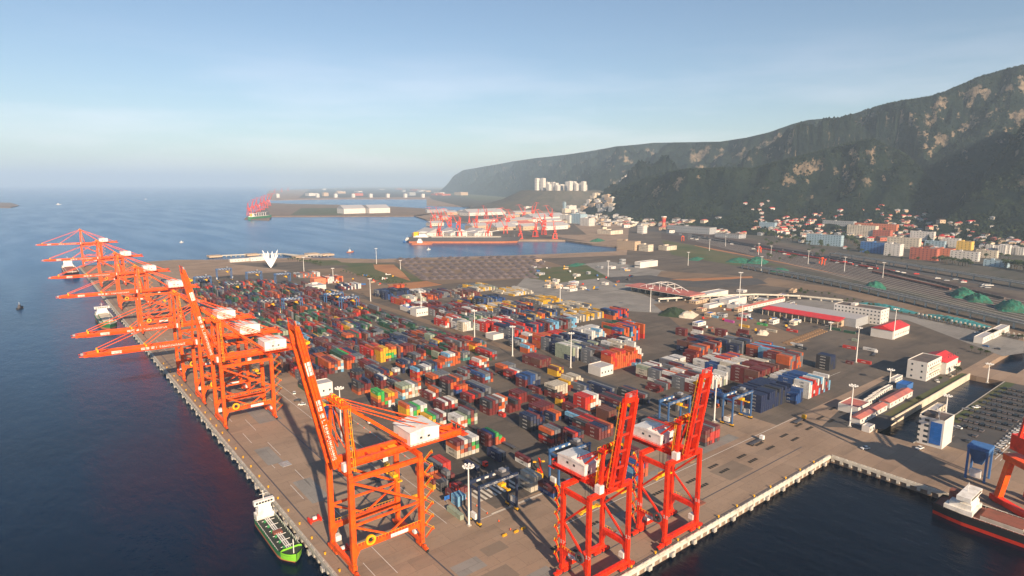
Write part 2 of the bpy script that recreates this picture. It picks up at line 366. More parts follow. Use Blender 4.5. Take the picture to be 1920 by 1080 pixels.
sheet('inland_paving', [P(1180, 420), P(1175, 478), P(1060, 483), P(960, 487), P(800, 491), P(640, 493), P(560, 491), P(430, 494), (400, 1200), (420, 1010), (640, 700), (905, 560), (905, 430), (640, 240), (575, 204), (575, 166), (9000, 166), (9000, 6500)], 'inland_mix', Z1)
sheet('dark_lot', [P(1540, 800), P(1600, 745), P(1700, 690), P(1790, 712), P(1660, 805)], 'asphalt', Z2)
sheet('grass_field', [P(640, 492), P(738, 495), P(795, 528), P(745, 533), P(690, 522)], 'grass_ground', Z1)
sheet('grass_field', [P(560, 487), P(632, 488), P(652, 497), P(600, 498)], 'grass_ground', Z1)
sheet('grass_field', [P(640, 500), P(685, 506), P(735, 531), P(700, 530)], 'grass_ground', Z2)
sheet('red_earth_field', [P(700, 496), P(738, 496), P(757, 512), P(770, 527), P(720, 511), P(703, 505)], 'red_earth', Z2)
sheet('red_earth_field', [P(725, 533), P(800, 527), P(830, 534), P(745, 545)], 'red_earth', Z2)
sheet('earth_lot', [P(575, 505), P(640, 503), P(740, 540), P(760, 560), P(700, 560), P(600, 525)], 'earth', Z2)
sheet('stone_storage_ground', [P(738, 488), P(1000, 482), P(1060, 500), P(1010, 520), P(830, 533), P(790, 525)], 'earth', Z1)
sheet('open_lot', [P(1000, 505), P(1140, 490), P(1260, 510), P(1180, 540), P(1290, 590), P(1120, 580), P(960, 545)], 'grey_lot', Z1)
sheet('netted_field', [P(1000, 503), P(1100, 497), P(1140, 520), P(1050, 530), P(980, 520)], 'grass_ground', Z2)
sheet('gravel_lot', [P(1225, 570), P(1320, 560), P(1520, 640), P(1440, 655), P(1290, 625)], 'earth', Z2)
sheet('grey_lot_ground', [P(1480, 563), P(1560, 560), P(1920, 640), P(1920, 662), P(1880, 668), P(1700, 600), P(1500, 585)], 'grey_lot', Z2)
sheet('embankment_ground', [P(1420, 534), P(1560, 548), P(1920, 632), P(1920, 620), P(1600, 545), P(1440, 520)], 'earth', Z2)
sheet('roundabout_ground', [P(1240, 508), P(1370, 516), P(1412, 521), P(1300, 526), P(1230, 520)], 'earth', Z1 + .02)
sheet('curved_road', [P(1130, 520), P(1220, 516), P(1300, 528), P(1420, 522), P(1440, 532), P(1330, 541), P(1260, 534), P(1150, 530)], 'asphalt', Z1 + .01)
sheet('yellow_verge', [P(1255, 524), P(1410, 518), P(1412, 521), P(1300, 527)], 'red_earth', .03)
sheet('red_earth_strip', [P(1300, 462), P(1305, 458), P(1560, 500), P(1790, 537), P(1740, 545), P(1560, 512), P(1400, 480)], 'red_earth', .02)
sheet('green_verge', [P(1240, 450), P(1300, 460), P(1420, 488), P(1500, 505), P(1380, 498), P(1260, 478)], 'grass_ground', .02)
sheet('rail_yard_bed', [P(1240, 435), P(1300, 432), P(1560, 478), P(1920, 560), P(1920, 600), P(1700, 540), P(1400, 478), P(1240, 448)], 'rail_bed', .03)
sheet('bare_field', [P(1400, 490), P(1500, 505), P(1700, 545), P(1920, 590), P(1920, 612), P(1600, 540), P(1420, 505)], 'town_ground', .02)
sheet('town_ground_sheet', [P(1050, 395), P(1180, 412), P(1300, 430), P(1560, 470), P(1920, 540), P(2300, 620), P(2500, 400), P(1600, 400), P(1100, 375)], 'town_ground', .01)
sheet('highway', [P(1040, 395), P(1052, 395), P(1200, 430), P(1330, 452), P(1560, 484), P(1920, 548), P(1920, 541), P(1560, 478), P(1340, 446), P(1210, 426)], 'asphalt', .05)
sheet('city_ground', [P(790, 354), P(1000, 353), P(1140, 368), P(1170, 405), P(1060, 400), P(960, 385), P(870, 388), P(810, 374)], 'town_ground', .3)
sheet('valley_fields', [P(830, 362), P(950, 360), P(1000, 370), P(900, 376)], 'grass_ground', .3)
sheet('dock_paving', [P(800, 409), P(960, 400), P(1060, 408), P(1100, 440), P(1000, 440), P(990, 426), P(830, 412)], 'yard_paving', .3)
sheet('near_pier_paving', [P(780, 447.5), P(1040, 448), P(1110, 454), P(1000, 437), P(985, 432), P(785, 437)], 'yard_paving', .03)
sheet('car_park_asphalt', [(450, 96), (640, 96), (640, 134), (450, 134)], 'asphalt', Z1)
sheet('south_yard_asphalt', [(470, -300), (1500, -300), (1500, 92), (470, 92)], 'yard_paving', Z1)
sheet('canal_bank_grass', [(478, 160.2), (640, 160.2), (640, 164), (478, 166)], 'grass_ground', Z2)
sheet('canal_bank_grass', [(500, 126), (640, 126), (640, 132.4), (500, 132.4)], 'grass_ground', Z2)
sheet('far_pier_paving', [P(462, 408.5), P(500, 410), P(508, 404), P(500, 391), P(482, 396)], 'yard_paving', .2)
sheet('far_pier_grass', [P(545, 403), P(640, 403), P(660, 390), P(565, 390)], 'grass_ground', .2)
sheet('distant_field', [P(560, 371), P(800, 369), P(850, 355), P(700, 352), P(580, 355)], 'town_ground', .3)

# painted lines and rails on the quays
mb = MB()
for x in (QX + 6, QX + 6 + 33): mb.box(x - .35, QY, 0, x + .35, 1500, .03, 'steel_dark')
for y in (QY + 1.8, QY + 17): mb.box(QX + 60, y - .3, 0, CX - 2, y + .3, .03, 'steel_dark')
mb.build('crane_rails', kind='structure')
mb = MB()
for x in (150.5, 157.5): mb.box(x - .12, 240, Z2, x + .12, 1180, Z3, 'line_white')
for i in range(22): mb.box(104 + 0, 170 + i * 46, Z2, 104.25, 190 + i * 46, Z3, 'line_white')
for i in range(20): mb.box(112.5, 170 + i * 50, Z2, 112.75, 195 + i * 50, Z3, 'line_white')
mb.box(165, 232.5, Z2, 560, 232.8, Z3, 'line_white'); mb.box(190, 203, Z2, 420, 203.3, Z3, 'line_white')
mb.box(640, 93, Z2, 450, 93.4, Z3, 'line_white'); mb.box(640, 90.5, Z2, 450, 90.8, Z3, 'line_white')
for i in range(14): mb.box(455 + i * 13.5, 99, Z2, 455.3 + i * 13.5, 132, Z3, 'line_white')
mb.build('painted_lines', kind='structure')
# slabs of newer and older concrete let into the quay
SL = MB()
for i, (x0, y0, w, d, c) in enumerate([(132, 200, 14, 9, 0), (133, 186, 20, 10, 1), (150, 172, 16, 12, 0), (118, 176, 9, 7, 1), (150, 205, 12, 7, 1), (104, 260, 7, 20, 1), (106, 300, 10, 30, 0), (120, 330, 12, 18, 1),
        (102, 360, 9, 28, 0), (205, 185, 24, 9, 0), (240, 174, 30, 8, 1), (262, 206, 26, 7, 0), (300, 178, 24, 14, 1), (318, 208, 40, 8, 0), (225, 164, 18, 6, 1), (118, 430, 16, 40, 0), (103, 470, 10, 30, 1)]):
    o = MB().sheet([(x0, y0), (x0 + w, y0), (x0 + w, y0 + d), (x0, y0 + d)], Z3 + .004 * (i % 3), MATS['grey_lot' if c == 0 else 'apron_patch']).build('concrete_slab', kind='structure')

# quay copings: a beam with slots, deck edge and pile line below
def coping(name, p, q, inward, m='pale_concrete'):
    p = Vector(p); q = Vector(q); d = (q - p); Ln = d.length; d.normalize(); n = Vector(inward); mb = MB()
    def bx(a, b, o0, o1, z0, z1, mm):
        A = p + d * a; B = p + d * b
        xs = sorted([(A + n * o0).x, (B + n * o1).x]); ys = sorted([(A + n * o0).y, (B + n * o1).y])
        mb.box(xs[0], ys[0], z0, xs[1], ys[1], z1, mm)
    bx(0, Ln, -.9, -.02, -1.6, -.02, m)
    bx(0, Ln, -.6, .5, .01, .28, m)
    k = 0
    while k * 5.2 < Ln - 5:
        a = k * 5.2; bx(a, a + 1.7, -.9, -.02, -3.4, -1.6, m); bx(a, a + 4.0, -.6, -.1, .28, .62, m); k += 1
    bx(0, Ln, .02, .4, -7, -1.7, 'roof_dark')
    return mb.build(name, kind='structure')
coping('long_quay_coping', (QX, QY + 1, 0), (QX, 1528, 0), (1, 0, 0), 'concrete')
coping('short_quay_coping', (QX, QY, 0), (CX - 1, QY, 0), (0, 1, 0))
coping('corner_quay_coping', (CX, QY - 1, 0), (CX, -200, 0), (1, 0, 0))

# ------------------------------------------------------------------ hills
def crest(pts):
    out = []
    for u, v, F in pts:
        p = G(u, v, F=F); out.append(((u - 960) / FOC, F, p.z))
    return np.array(out)
R1 = crest([(828, 357, 14500), (840, 346, 14300), (852, 330, 14000), (870, 319, 13600), (905, 313, 12800), (960, 303, 11500), (1000, 297, 10500), (1060, 290, 9200), (1150, 275, 7900), (1220, 268, 7000), (1340, 266, 5800), (1385, 259, 5500),
            (1430, 248, 5200), (1470, 233, 5000), (1500, 225, 4800), (1560, 220, 4400), (1600, 207, 4200), (1640, 195, 4000), (1720, 181, 3700), (1770, 160, 3500), (1800, 146, 3400), (1850, 130, 3300), (1900, 119, 3200), (1960, 124, 3150),
            (2080, 120, 3100), (2250, 135, 3000), (2500, 160, 2900)])
R2 = crest([(1085, 402, 3300), (1125, 374, 3300), (1165, 352, 3200), (1200, 338, 3100), (1245, 324, 3050), (1290, 318, 3000), (1345, 317, 2950), (1400, 318, 2900), (1450, 305, 2800), (1500, 292, 2750), (1560, 274, 2700), (1620, 262, 2650),
            (1680, 290, 2550), (1740, 345, 2500), (1800, 395, 2500), (1900, 430, 2500)])
R3 = crest([(1740, 430, 1750), (1790, 400, 1850), (1825, 345, 1950), (1860, 285, 2050), (1900, 225, 2150), (1960, 190, 2200), (2080, 180, 2200), (2500, 180, 2100)])
FOOT = np.array([(-.25, 12500), (-.10, 11000), (-.04, 8500), (0.02, 6200), (.08, 4500), (.125, 3000), (.19, 2650), (.28, 2200), (.40, 2000), (.52, 1900), (.63, 1800), (.75, 1620), (.85, 1500), (1.4, 1300)])
def frac_noise(x, y, sc_, oct_=5, seed=0.0, ridged=False):
    v = 0; a = 1; t = 0
    for o in range(oct_):
        n = noise.noise(Vector((x * sc_ + seed, y * sc_ - seed, seed * .37)))
        v += a * ((1 - abs(n) * 2) if ridged else n); t += a; a *= .5; sc_ *= 2.03
    return v / t
_win = [None]
def terrain_h(az, F):
    """Hill height over the plain at azimuth tangent az and forward distance F."""
    f0 = np.interp(az, FOOT[:, 0], FOOT[:, 1]); h = 0.0
    for k, (Rg, wf, wb) in enumerate(((R1, 1.0, .35), (R2, 1.0, .45), (R3, 1.0, .5))):
        if az < Rg[0, 0] or (k == 1 and az > Rg[-1, 0]): continue
        Fr = np.interp(az, Rg[:, 0], Rg[:, 1]); Zr = np.interp(az, Rg[:, 0], Rg[:, 2])
        if F <= Fr:
            st = f0 if k else f0 + (Fr - f0) * .12
            t = (F - st) / max(Fr - st, 1); t = max(0, min(1, t)); s = t ** 1.55 * (1 + .35 * (1 - t))
        else:
            t = (F - Fr) / (Fr * wb); s = max(0, 1 - t) ** 1.3
        if Zr * s >= h: h = Zr * s; _win[0] = Rg
    return h
def ground_z(X, Y):
    r = X * math.cos(YAW) - Y * math.sin(YAW); F = X * math.sin(YAW) + Y * math.cos(YAW)
    if F < 1200: return 0.0
    az = r / F; h = terrain_h(az, F); win = _win[0]
    if h <= 0: return 0.0
    f0 = np.interp(az, FOOT[:, 0], FOOT[:, 1])
    amp = min(1, h / 260.) * min(1, max(0, (F - f0) / 500.))
    g = frac_noise(X, Y, .0016, 6, 3.1, True)          # gullies and spurs
    g2 = frac_noise(X, Y, .009, 4, 9.7)
    # keep the crests where they are, cut the flanks
    k = 1.0
    for Rg in (R1, R2, R3):
        Fr = np.interp(az, Rg[:, 0], Rg[:, 1]); k = min(k, min(1, abs(F - Fr) / 260.) * .92 + .08)
    g3 = frac_noise(X, Y, .0042, 4, 5.5, True)
    z = max(0, h + amp * k * ((g - .40) * 620 + (g3 - .4) * 190 + g2 * 60) + amp * g2 * 12)
    for Rg in (R1,):
        if az > Rg[0, 0]:
            Fr = np.interp(az, Rg[:, 0], Rg[:, 1]); Zr = np.interp(az, Rg[:, 0], Rg[:, 2])
            if F <= Fr * 1.4: z = min(z, CAM_H + (Zr - CAM_H) * F / Fr + 5 * g2) if F > Fr * .5 else z
    if win is not R1 and win is not None:
        Fr = np.interp(az, win[:, 0], win[:, 1]); Zr = np.interp(az, win[:, 0], win[:, 2])
        if F <= Fr * 1.1: z = min(z, max(h, CAM_H + (Zr - CAM_H) * F / Fr + 9 * g2))
    return max(0, z)
def march(u, v):
    'Where the sight line of a surveyed point meets the terrain.'
    F = 900.0
    while F < 9000:
        p = G(u, v, F=F); z = ground_z(p.x, p.y)
        if p.z <= z: return Vector((p.x, p.y, z))
        F += 9
    return G(u, v)
def hill_mat():
    m = bpy.data.materials.new('hillside'); m.use_nodes = True; nt = m.node_tree; L = nt.links
    b = nt.nodes['Principled BSDF']; b.inputs['Roughness'].default_value = .95; b.inputs['Specular IOR Level'].default_value = .1
    g = nt.nodes.new('ShaderNodeNewGeometry')
    def nz(scale, det=8, rough=.62):
        n = nt.nodes.new('ShaderNodeTexNoise'); n.inputs['Scale'].default_value = scale; n.inputs['Detail'].default_value = det; n.inputs['Roughness'].default_value = rough
        L.new(g.outputs['Position'], n.inputs['Vector']); return n.outputs['Fac']
    def rp(src, a, c_, p0, p1):
        r = nt.nodes.new('ShaderNodeValToRGB'); r.color_ramp.elements[0].position = p0; r.color_ramp.elements[1].position = p1
        r.color_ramp.elements[0].color = tuple(a) + (1,); r.color_ramp.elements[1].color = tuple(c_) + (1,); L.new(src, r.inputs[0]); return r.outputs[0]
    woods = rp(nz(.016, 10, .72), (.002, .008, .010), (.018, .029, .019), .38, .64)
    rock = rp(nz(.03, 10, .75), (.07, .062, .05), (.26, .20, .14), .38, .62)
    # bare rock where it is steep and where the cover breaks
    sxx = nt.nodes.new('ShaderNodeSeparateXYZ'); L.new(g.outputs['Normal'], sxx.inputs[0])
    a = nt.nodes.new('ShaderNodeMath'); a.operation = 'MULTIPLY_ADD'; a.inputs[1].default_value = -.42; a.inputs[2].default_value = .36; L.new(sxx.outputs['Z'], a.inputs[0])
    c = nt.nodes.new('ShaderNodeMath'); c.operation = 'ADD'; L.new(a.outputs[0], c.inputs[0]); L.new(nz(.012, 9, .72), c.inputs[1])
    f = rp(c.outputs[0], (0, 0, 0), (1, 1, 1), .70, .735)
    x = nt.nodes.new('ShaderNodeMixRGB'); L.new(f, x.inputs[0]); L.new(woods, x.inputs[1]); L.new(rock, x.inputs[2])
    L.new(x.outputs[0], b.inputs['Base Color'])
    bp = nt.nodes.new('ShaderNodeBump'); bp.inputs['Strength'].default_value = 1.0; bp.inputs['Distance'].default_value = 16
    L.new(nz(.03, 6, .7), bp.inputs['Height']); L.new(bp.outputs[0], b.inputs['Normal'])
    MATS['hillside'] = m; return m
def build_hills():
    NA, NF = 430, 230
    azs = np.linspace(-.24, 1.12, NA); vs = np.zeros((NA * NF, 3)); k = 0
    for az in azs:
        f0 = float(np.interp(az, FOOT[:, 0], FOOT[:, 1])) - 60
        f1 = float(np.interp(az, R1[:, 0], R1[:, 1])) * 1.32
        for j in range(NF):
            F = f0 + (f1 - f0) * (j / (NF - 1)) ** 1.25; r = az * F
            X = r * math.cos(YAW) + F * math.sin(YAW); Y = -r * math.sin(YAW) + F * math.cos(YAW)
            z = ground_z(X, Y); vs[k] = (X, Y, z - (.8 if z <= .5 else 0)); k += 1
    fs = [(a * NF + j, (a + 1) * NF + j, (a + 1) * NF + j + 1, a * NF + j + 1) for a in range(NA - 1) for j in range(NF - 1)]
    me = bpy.data.meshes.new('hills'); me.from_pydata(vs.tolist(), [], fs); me.materials.append(hill_mat()); me.update()
    me.polygons.foreach_set('use_smooth', [True] * len(fs))
    put('hills', me, kind='structure')
build_hills()

kn = MB(); c = G(1052, 357, F=4350); n = 22; vs = [(c.x, c.y, c.z)]
for k, (rr_, zz) in enumerate(((.55, c.z), (.9, 60), (1.5, -1))):
    for i in range(n):
        t = 2 * math.pi * i / n; e = 1 + .12 * math.sin(3 * t + k); vs.append((c.x + rr_ * e * (480 * math.cos(t) * math.cos(-YAW) - 300 * math.sin(t) * math.sin(-YAW)), c.y + rr_ * e * (480 * math.cos(t) * math.sin(-YAW) + 300 * math.sin(t) * math.cos(-YAW)), zz))
fs = [(0, 1 + i, 1 + (i + 1) % n) for i in range(n)]
for k in range(2): fs += [(1 + k * n + i, 1 + (k + 1) * n + i, 1 + (k + 1) * n + (i + 1) % n, 1 + k * n + (i + 1) % n) for i in range(n)]
kn.add(vs, fs, MATS['town_ground']); kn.build('knoll', kind='structure')
# ------------------------------------------------------------------ shipping containers
CW, CH = 2.44, 2.62
def box_mesh(k, L):
    """Container: corner posts and rails, pressed side and roof panels set back between them. Front (doors) faces -Y, origin at front lower left."""
    mb = MB(); c = CM(k); e = .09
    for x in (0, CW - e * 1.6):
        for y in (0, L - e * 1.6): mb.box(x, y, 0, x + e * 1.6, y + e * 1.6, CH, c)
    for x in (.01, CW - e - .01):
        mb.box(x, .15, 0, x + e, L - .15, .16, c); mb.box(x, .15, CH - .12, x + e, L - .15, CH, c)
    for y in (.01, L - e - .01): mb.box(.15, y, 0, CW - .15, y + e, .16, c); mb.box(.15, y, CH - .12, CW - .15, y + e, CH, c)
    n = int((L - .3) / 1.0); st = (L - .3) / n
    for side in (0, 1):
        vs = []; fs = []; X0 = .05 if side == 0 else CW - .05; dx = .06 if side == 0 else -.06
        for i in range(n):
            for f_, o in ((0, 0), (.3, 0), (.5, 1), (.8, 1)):
                y = .15 + (i + f_) * st; x = X0 + dx * o; vs += [(x, y, .16), (x, y, CH - .12)]
        vs += [(X0, L - .15, .16), (X0, L - .15, CH - .12)]
        for i in range(len(vs) // 2 - 1): fs.append((2 * i, 2 * i + 1, 2 * i + 3, 2 * i + 2) if side else (2 * i, 2 * i + 2, 2 * i + 3, 2 * i + 1))
        mb.add(vs, fs, c)
    mb.quad((.09, .09, CH - .05), (CW - .09, .09, CH - .05), (CW - .09, L - .09, CH - .05), (.09, L - .09, CH - .05), c)
    mb.quad((.14, L - .08, .1), (.14, L - .08, CH - .1), (CW - .14, L - .08, CH - .1), (CW - .14, L - .08, .1), c)
    mb.quad((.1, .1, .08), (.1, L - .1, .08), (CW - .1, L - .1, .08), (CW - .1, .1, .08), c)
    return mb.mesh('shipping_container')
def door_mesh(k):
    mb = MB(); c = CM(k)
    for a, b in ((.15, CW / 2 - .02), (CW / 2 + .02, CW - .15)):
        mb.box(a, .05, .17, b, .10, CH - .13, c)
        for t in (.28, .72): x = a + (b - a) * t; mb.box(x - .025, .01, .12, x + .025, .05, CH - .1, 'steel_grey')
    return mb.mesh('doors')
WORDS = {'c': 'MAERSK', 'k': 'HAPAG', 'b': 'SITC', 'r': 'SITC', 'n': 'SITC', 'l': 'SITC', 'g': 'EVER', 'R': 'HAMB', 's': 'LINE', 'w': 'LINE'}
def word_mesh(word, L, dark):
    mb = MB(); h = .95 if L > 8 else .7; wd = h / 5 * (5 * len(word) - 1)
    text_quads(word, (-.02, L / 2 + wd / 2, .85), (0, -1, 0), (0, 0, 1), h, 'window_glass' if dark else 'line_white')(mb)
    return mb.mesh('lettering')
_cache = {}
def cmesh(kind, *a):
    q = (kind,) + a
    if q not in _cache: _cache[q] = {'box': box_mesh, 'door': door_mesh, 'word': word_mesh}[kind](*a)
    return _cache[q]

CONT = []          # every container: x, y, z, length, colour, stack name, tier, column, bay
def stack(px, cols, name='', L=12.19, ny=1, rgap=.38, back=None, at=None, lean=0):
    """px = foot of the near left corner in the survey; cols = one string per column left to right, bottom tier first."""
    x0, y0 = at if at else P(*px)
    for b in range(ny):
        for i, s_ in enumerate(cols if b == 0 or not back else back):
            yy = y0 + b * (L + .45) + random.uniform(-.12, .12)
            for t, k in enumerate(s_):
                if k == '.': continue
                if b and not back: k = random.choice([k, k, random.choice('rpsokRn')])
                CONT.append((x0 + i * (CW + rgap) + random.uniform(-.05, .05), yy, t * (CH + .02), L, k, name, t, i, b))
S = stack
# near yard, read off the photograph stack by stack
S((799.3, 904.8), ['rok', 'ros', 'rok', 'rrs', 'roR', 'rRR'], 'grey-topped stack beside the tall crane leg')
S((812.5, 918), ['yr', 'yo', 'kr'], 'low yellow-ended stack by the quay road', 6.06)
S((826, 923), ['kk', 'ks'], 'small dark pair by the quay road', 6.06)
S((838, 910), ['kks', 'kr'], 'grey rounded pile by the quay road', 6.06)
S((846.8, 941.5), ['rr'], 'red pile by the blue sign', 6.06)
S((855, 930), ['rR', 'rr', 'r'], 'bright red pile behind the pale blue boxes', 6.06)
S((858.2, 951), ['ll', 'kl'], 'pale blue pair near the white mast', 6.06)
S((863, 976.5), ['e'], 'lone box at the yard kerb')
S((856.7, 861), ['ccor', 'cosr', 'crow', 'csrs', 'wogw', 'cgGw'], 'patchwork stack under the crane tail')
S((916, 839), ['rrr', 'rrb', 'oog', 'og', 'o'], 'green-topped stack on the open paving')
S((935.6, 867), ['nn', 'ks'], 'navy pair behind the dark gantry')
S((893, 884), ['n'], 'lone box lying by the dark gantry')
S((990, 877), ['wr', 'k'], 'small maroon stack on the open paving')
S((995, 923.8), ['cc', 'ccc', 'occ'], 'cream stack beside the dark gantry')
S((1037, 934.8), ['br', 'kr'], 'maroon and blue pair left of crane 17')
S((1033.7, 839), ['rRko', 'rrks', 'rors', 'orrr', 'kpr'], 'tall red stack behind the blue gantry')
S((994.8, 810.6), ['kkkn', 'kknn', 'knnr', 'nnr'], 'dark navy stack in mid yard')
S((918, 780), ['rrkk', 'rrrr', 'rrrs', 'lokp', 'woow', 'kwso'], 'striped maroon stack')
S((944, 783), ['R'], 'lone red box beside the striped maroon stack', 6.06)
S((972.6, 757.8), ['RRr', 'rrr', 'rrr', 'rrk', 'kkk'], 'low maroon stack with white signs')
S((1012, 785), ['bbr', 'rrr', 'orr', 'rrr', 'krr'], 'flat-topped maroon stack')
S((1037, 791), ['nn', 'oo', 'no', 'k'], 'low navy stack with orange ends')
S((1096.7, 779), ['rRRRR', 'oooRR', 'owwoR', 'owwow', 'sowww', 'kww'], 'red and white tower stack')
S((1051, 762), ['yyr', 'yR', 'nR'], 'yellow corner stack by the red tower', 6.06)
S((1040, 749.4), ['rrkc', 'rkcc', 'rrcc', 'rccc', 'occc'], 'cream-capped stack in mid yard')
S((1066, 734), ['rry', 'rccc', 'rcc', 'rcyc', 'rowc', 'rcc'], 'cream and yellow row by the white hut')
S((984.6, 730), ['rrrb', 'rnnn', 'rbbb', 'nsbb', 'nnss', 'nnsk'], 'blue-sided stack')
S((1010, 741), ['rr', 'r', 'r'], 'low maroon pair')
S((1082, 801), ['nnl', 'knr', 'rkr', 'rrs', 'rrk'], 'stack with the sky blue box on its corner')
S((1122.6, 826), ['rrr', 'rrn', 'rrn', 'ror', 'rro'], 'wide red stack by the blue gantry', ny=2)
S((1072.6, 829), ['br', 'rR', 'rn', 'rk'], 'low red and blue stack')
S((1141, 792), ['ppp', 'prp', 'rpp'], 'rust brown stack behind the red tower')
S((1143, 748), ['nnn', 'kns', 'nkk'], 'dark stack with white lettering', ny=2)
S((1185, 905), ['bbl', 'bko', 'brb', 'rob', 'ooR'], 'bright little stack between the two red cranes')
S((1183, 871), ['kkk', 'ksr', 'kkr'], 'shaded pile between the two red cranes')
S((1258, 829), ['rrs', 'kss', 'rrR', 'kro', 'rrs', 'rps', 'rrs'], 'grey and red stack left of crane 18', ny=2)
S((1321, 838), ['krpr', 'rorr', 'rRRr', 'RRRs', 'kRRr', 'rRRr'], 'red-ended stack right of crane 18', ny=1)
S((709.4, 768.2), ['rroyg', 'rroGg', 'oogop', 'wwooy', 'wsooy', 'srroo'][0:1] + ['rog g'.replace(' ', 'g'), 'rgop', 'wwoy', 'wooy', 'sroo'], 'rainbow stack behind the boom')
S((754.8, 749.5), ['lwoe', 'cwse', 'cowe', 'wccw', 'cews', 'wowo'], 'pastel stack')
S((792, 745), ['rr', 'R'], 'small red pile beside the pastel stack', 6.06)
S((672, 741), ['opkk', 'prk', 'orr', 'orrn'], 'dark stack with orange base')
S((709, 720.5), ['prps', 'ryyn', 'prrr', 'cyrn', 'ory'], 'purple-brown stack', ny=2)
S((714.5, 731.5), ['rrrn', 'krrw', 'rsw', 'rrk'], 'white-topped dark stack')
S((763, 794.5), ['royyo', 'owwcw', 'wgggs', 'cyyyg', 'ogwcw', 'Ggww'][0:1] + ['wwcw', 'oggs', 'cyyg', 'goww', 'Gggw'], 'white, yellow and green stack')
S((746, 764), ['kt', 'k'], 'low teal pile between two stacks')
S((805, 803), ['GGy', 'Gyg', 'Gks', 'csr', 'wrw'], 'green and yellow pile behind the machine house')
S((829, 776), ['krr', 'krw', 'krr', 'rRw', 'rsc'], 'low white-topped row')
S((858, 805), ['Gww', 'wow', 'woe', 'ggGs', 'rorr', 'ewek'], 'mixed pale stack beside the crane tail')
S((806, 752), ['rr', 'Rw', 'pro', 'kks'], 'low stack with one white box')
S((754.8, 700.5), ['nnon', 'kskn', 'nnns', 'nkrn', 'kro'], 'navy stack with an orange band')
S((782.6, 715), ['RoRl', 'opok', 'nsrs', 'nosw', 'kosw'], 'orange stack with a light blue cap')
S((840, 743.7), ['kkkkr', 'kRook', 'rkoop', 'rpkkr', 'rkkoR', 'kprks'][0:1] + ['skoor', 'prookp'[:5], 'rpkro', 'rrRkp', 'kprrs'], 'tall dark stack with four white signs')
S((812, 729.5), ['orko', 'orpo', 'ssks', 'nsks', 'nRss', 'kooS'.replace('S', 's')], 'orange-fronted stack')
S((714, 680), ['yyyyo', 'yyyyy', 'ygyyy', 'kgygy', 'Gtggy', 'kGyyo'][0:1] + ['yyyyy', 'rygyy', 'sygy', 'Gggyo', 'Gtyyo'], 'big yellow stack')
S((694, 664), ['ryy', 'ryy', 'yy'], 'small yellow pile', 6.06)
S((651, 693), ['ooor', 'ooor', 'sooR', 'ssss', 'nsns', 'ronso'[:4], 'kro'], 'long orange-ended stack', ny=3, back=['rGGG', 'rggG', 'Rssg', 'psRR', 'sRRn', 'nnnn', 'kk'])
S((617, 702), ['rroo', 'rkor', 'sosr', 'kwoo', 'lwlc'], 'low brown stack beside the boom', ny=2)
S((603, 716), ['rr', 'rrr'], 'low red pile beside the boom')
S((580, 740), ['GG', 'GGG', 'GkG'], 'dark green pile behind the white shed', ny=2)
S((612, 790), ['nb', 'bbb', 'kb', 'r'], 'blue pile behind the mast', ny=1)
S((641, 800), ['rp', 'rk', 'kr'], 'dark low pile behind the crane legs')
S((775, 682), ['kkk', 'krs', 'srs', 'ror', 'rsor'], 'grey stack behind the orange band')
S((742, 655), ['nnnn', 'nnnn', 'nnnn', 'nnnn', 'nknn'], 'solid navy stack', ny=1)
S((700, 642), ['nnkn', 'nnkn', 'nsks', 'skps'], 'short navy stack')
S((650, 648), ['GpGo', 'GGGo', 'GgGo', 'GGep', 'RoGG', 'orRR'], 'green and red stack', ny=2)
S((735, 705), ['r', 'rw', 'sw'], 'white pile in front of the yellow stack', 6.06)
S((780, 650), ['RRo', 'oRo', 'ooo', 'rGk'], 'bright orange stack by the yard road')
S((840, 686), ['wwrl', 'cwow', 'orow', 'ooor', 'opoo'], 'orange row near the logo lane', ny=1)
S((905, 720), ['rrb', 'rls', 'sls', 'orr'], 'pale grey row', ny=2)
S((960, 715), ['kRr', 'rrR', 'srw', 'rss'], 'low maroon row', ny=1)
S((817, 659.5), ['GGGs', 'yyoy', 'csyo', 'yos', 'ors'], 'green and yellow stack by the yard road')
S((834, 648), ['Ro', 'Ro'], 'small orange pair by the yard road', 6.06)
S((887, 660), ['yy', 'yyo', 'yso', 'cyos', 'roG', 'oos'], 'yellow-ended stack at the road bend')
S((825, 691), ['Ro', 'so', 'sso', 'lso', 'oso', 'ooo'], 'orange-topped row in mid yard')
S((868, 677), ['tss', 'tes', 'tks'], 'grey-green stack in mid yard', 6.06)
S((894, 692), ['rR', 'Rww', 'rwo', 'wso', 'orc'], 'red and white stack in mid yard')
S((944, 704), ['rpo', 'soo', 'oos', 'kks', 'sss'], 'faded orange stack in mid yard')
S((919, 676), ['GrR', 'rRs', 'srs'], 'green and red pile in mid yard', ny=2)
S((966, 653), ['kks', 'kss', 'ssk', 'ssl'], 'grey-topped pile behind the road bend')
S((990, 664), ['ool', 'slo', 'soo', 'Rsr'], 'light blue and orange pile behind the road bend')
S((1012, 691), ['rpp', 'prr', 'ppr', 'rrp', 'rpr'], 'long faded red stack', ny=2)
S((1044, 707), ['yyp', 'yry', 'pyp'], 'yellow-topped stack behind the blue-sided one')
S((1160, 690), ['lbs', 'sls'], 'pale blue pile beside the white hut')
S((872, 712), ['srs', 'ssr', 'rss', 'srr', 'ssb'], 'slate row left of the pale grey row')
S((856, 744), ['nbR', 'nbo', 'oRo', 'noo'], 'blue and orange stack beside the dark lettered one')
S((868, 770), ['r', 'rk'], 'low dark pair in front of the blue and orange stack')
S((880, 762), ['krr', 'krR', 'rrk', 'rrr', 'kss'], 'shadowed maroon stack')
S((905, 748), ['kkn', 'nks', 'kss'], 'dark grey stack behind the striped one', ny=2)
S((1010, 762), ['rr', 'rn', 'rk'], 'low dark red pile')
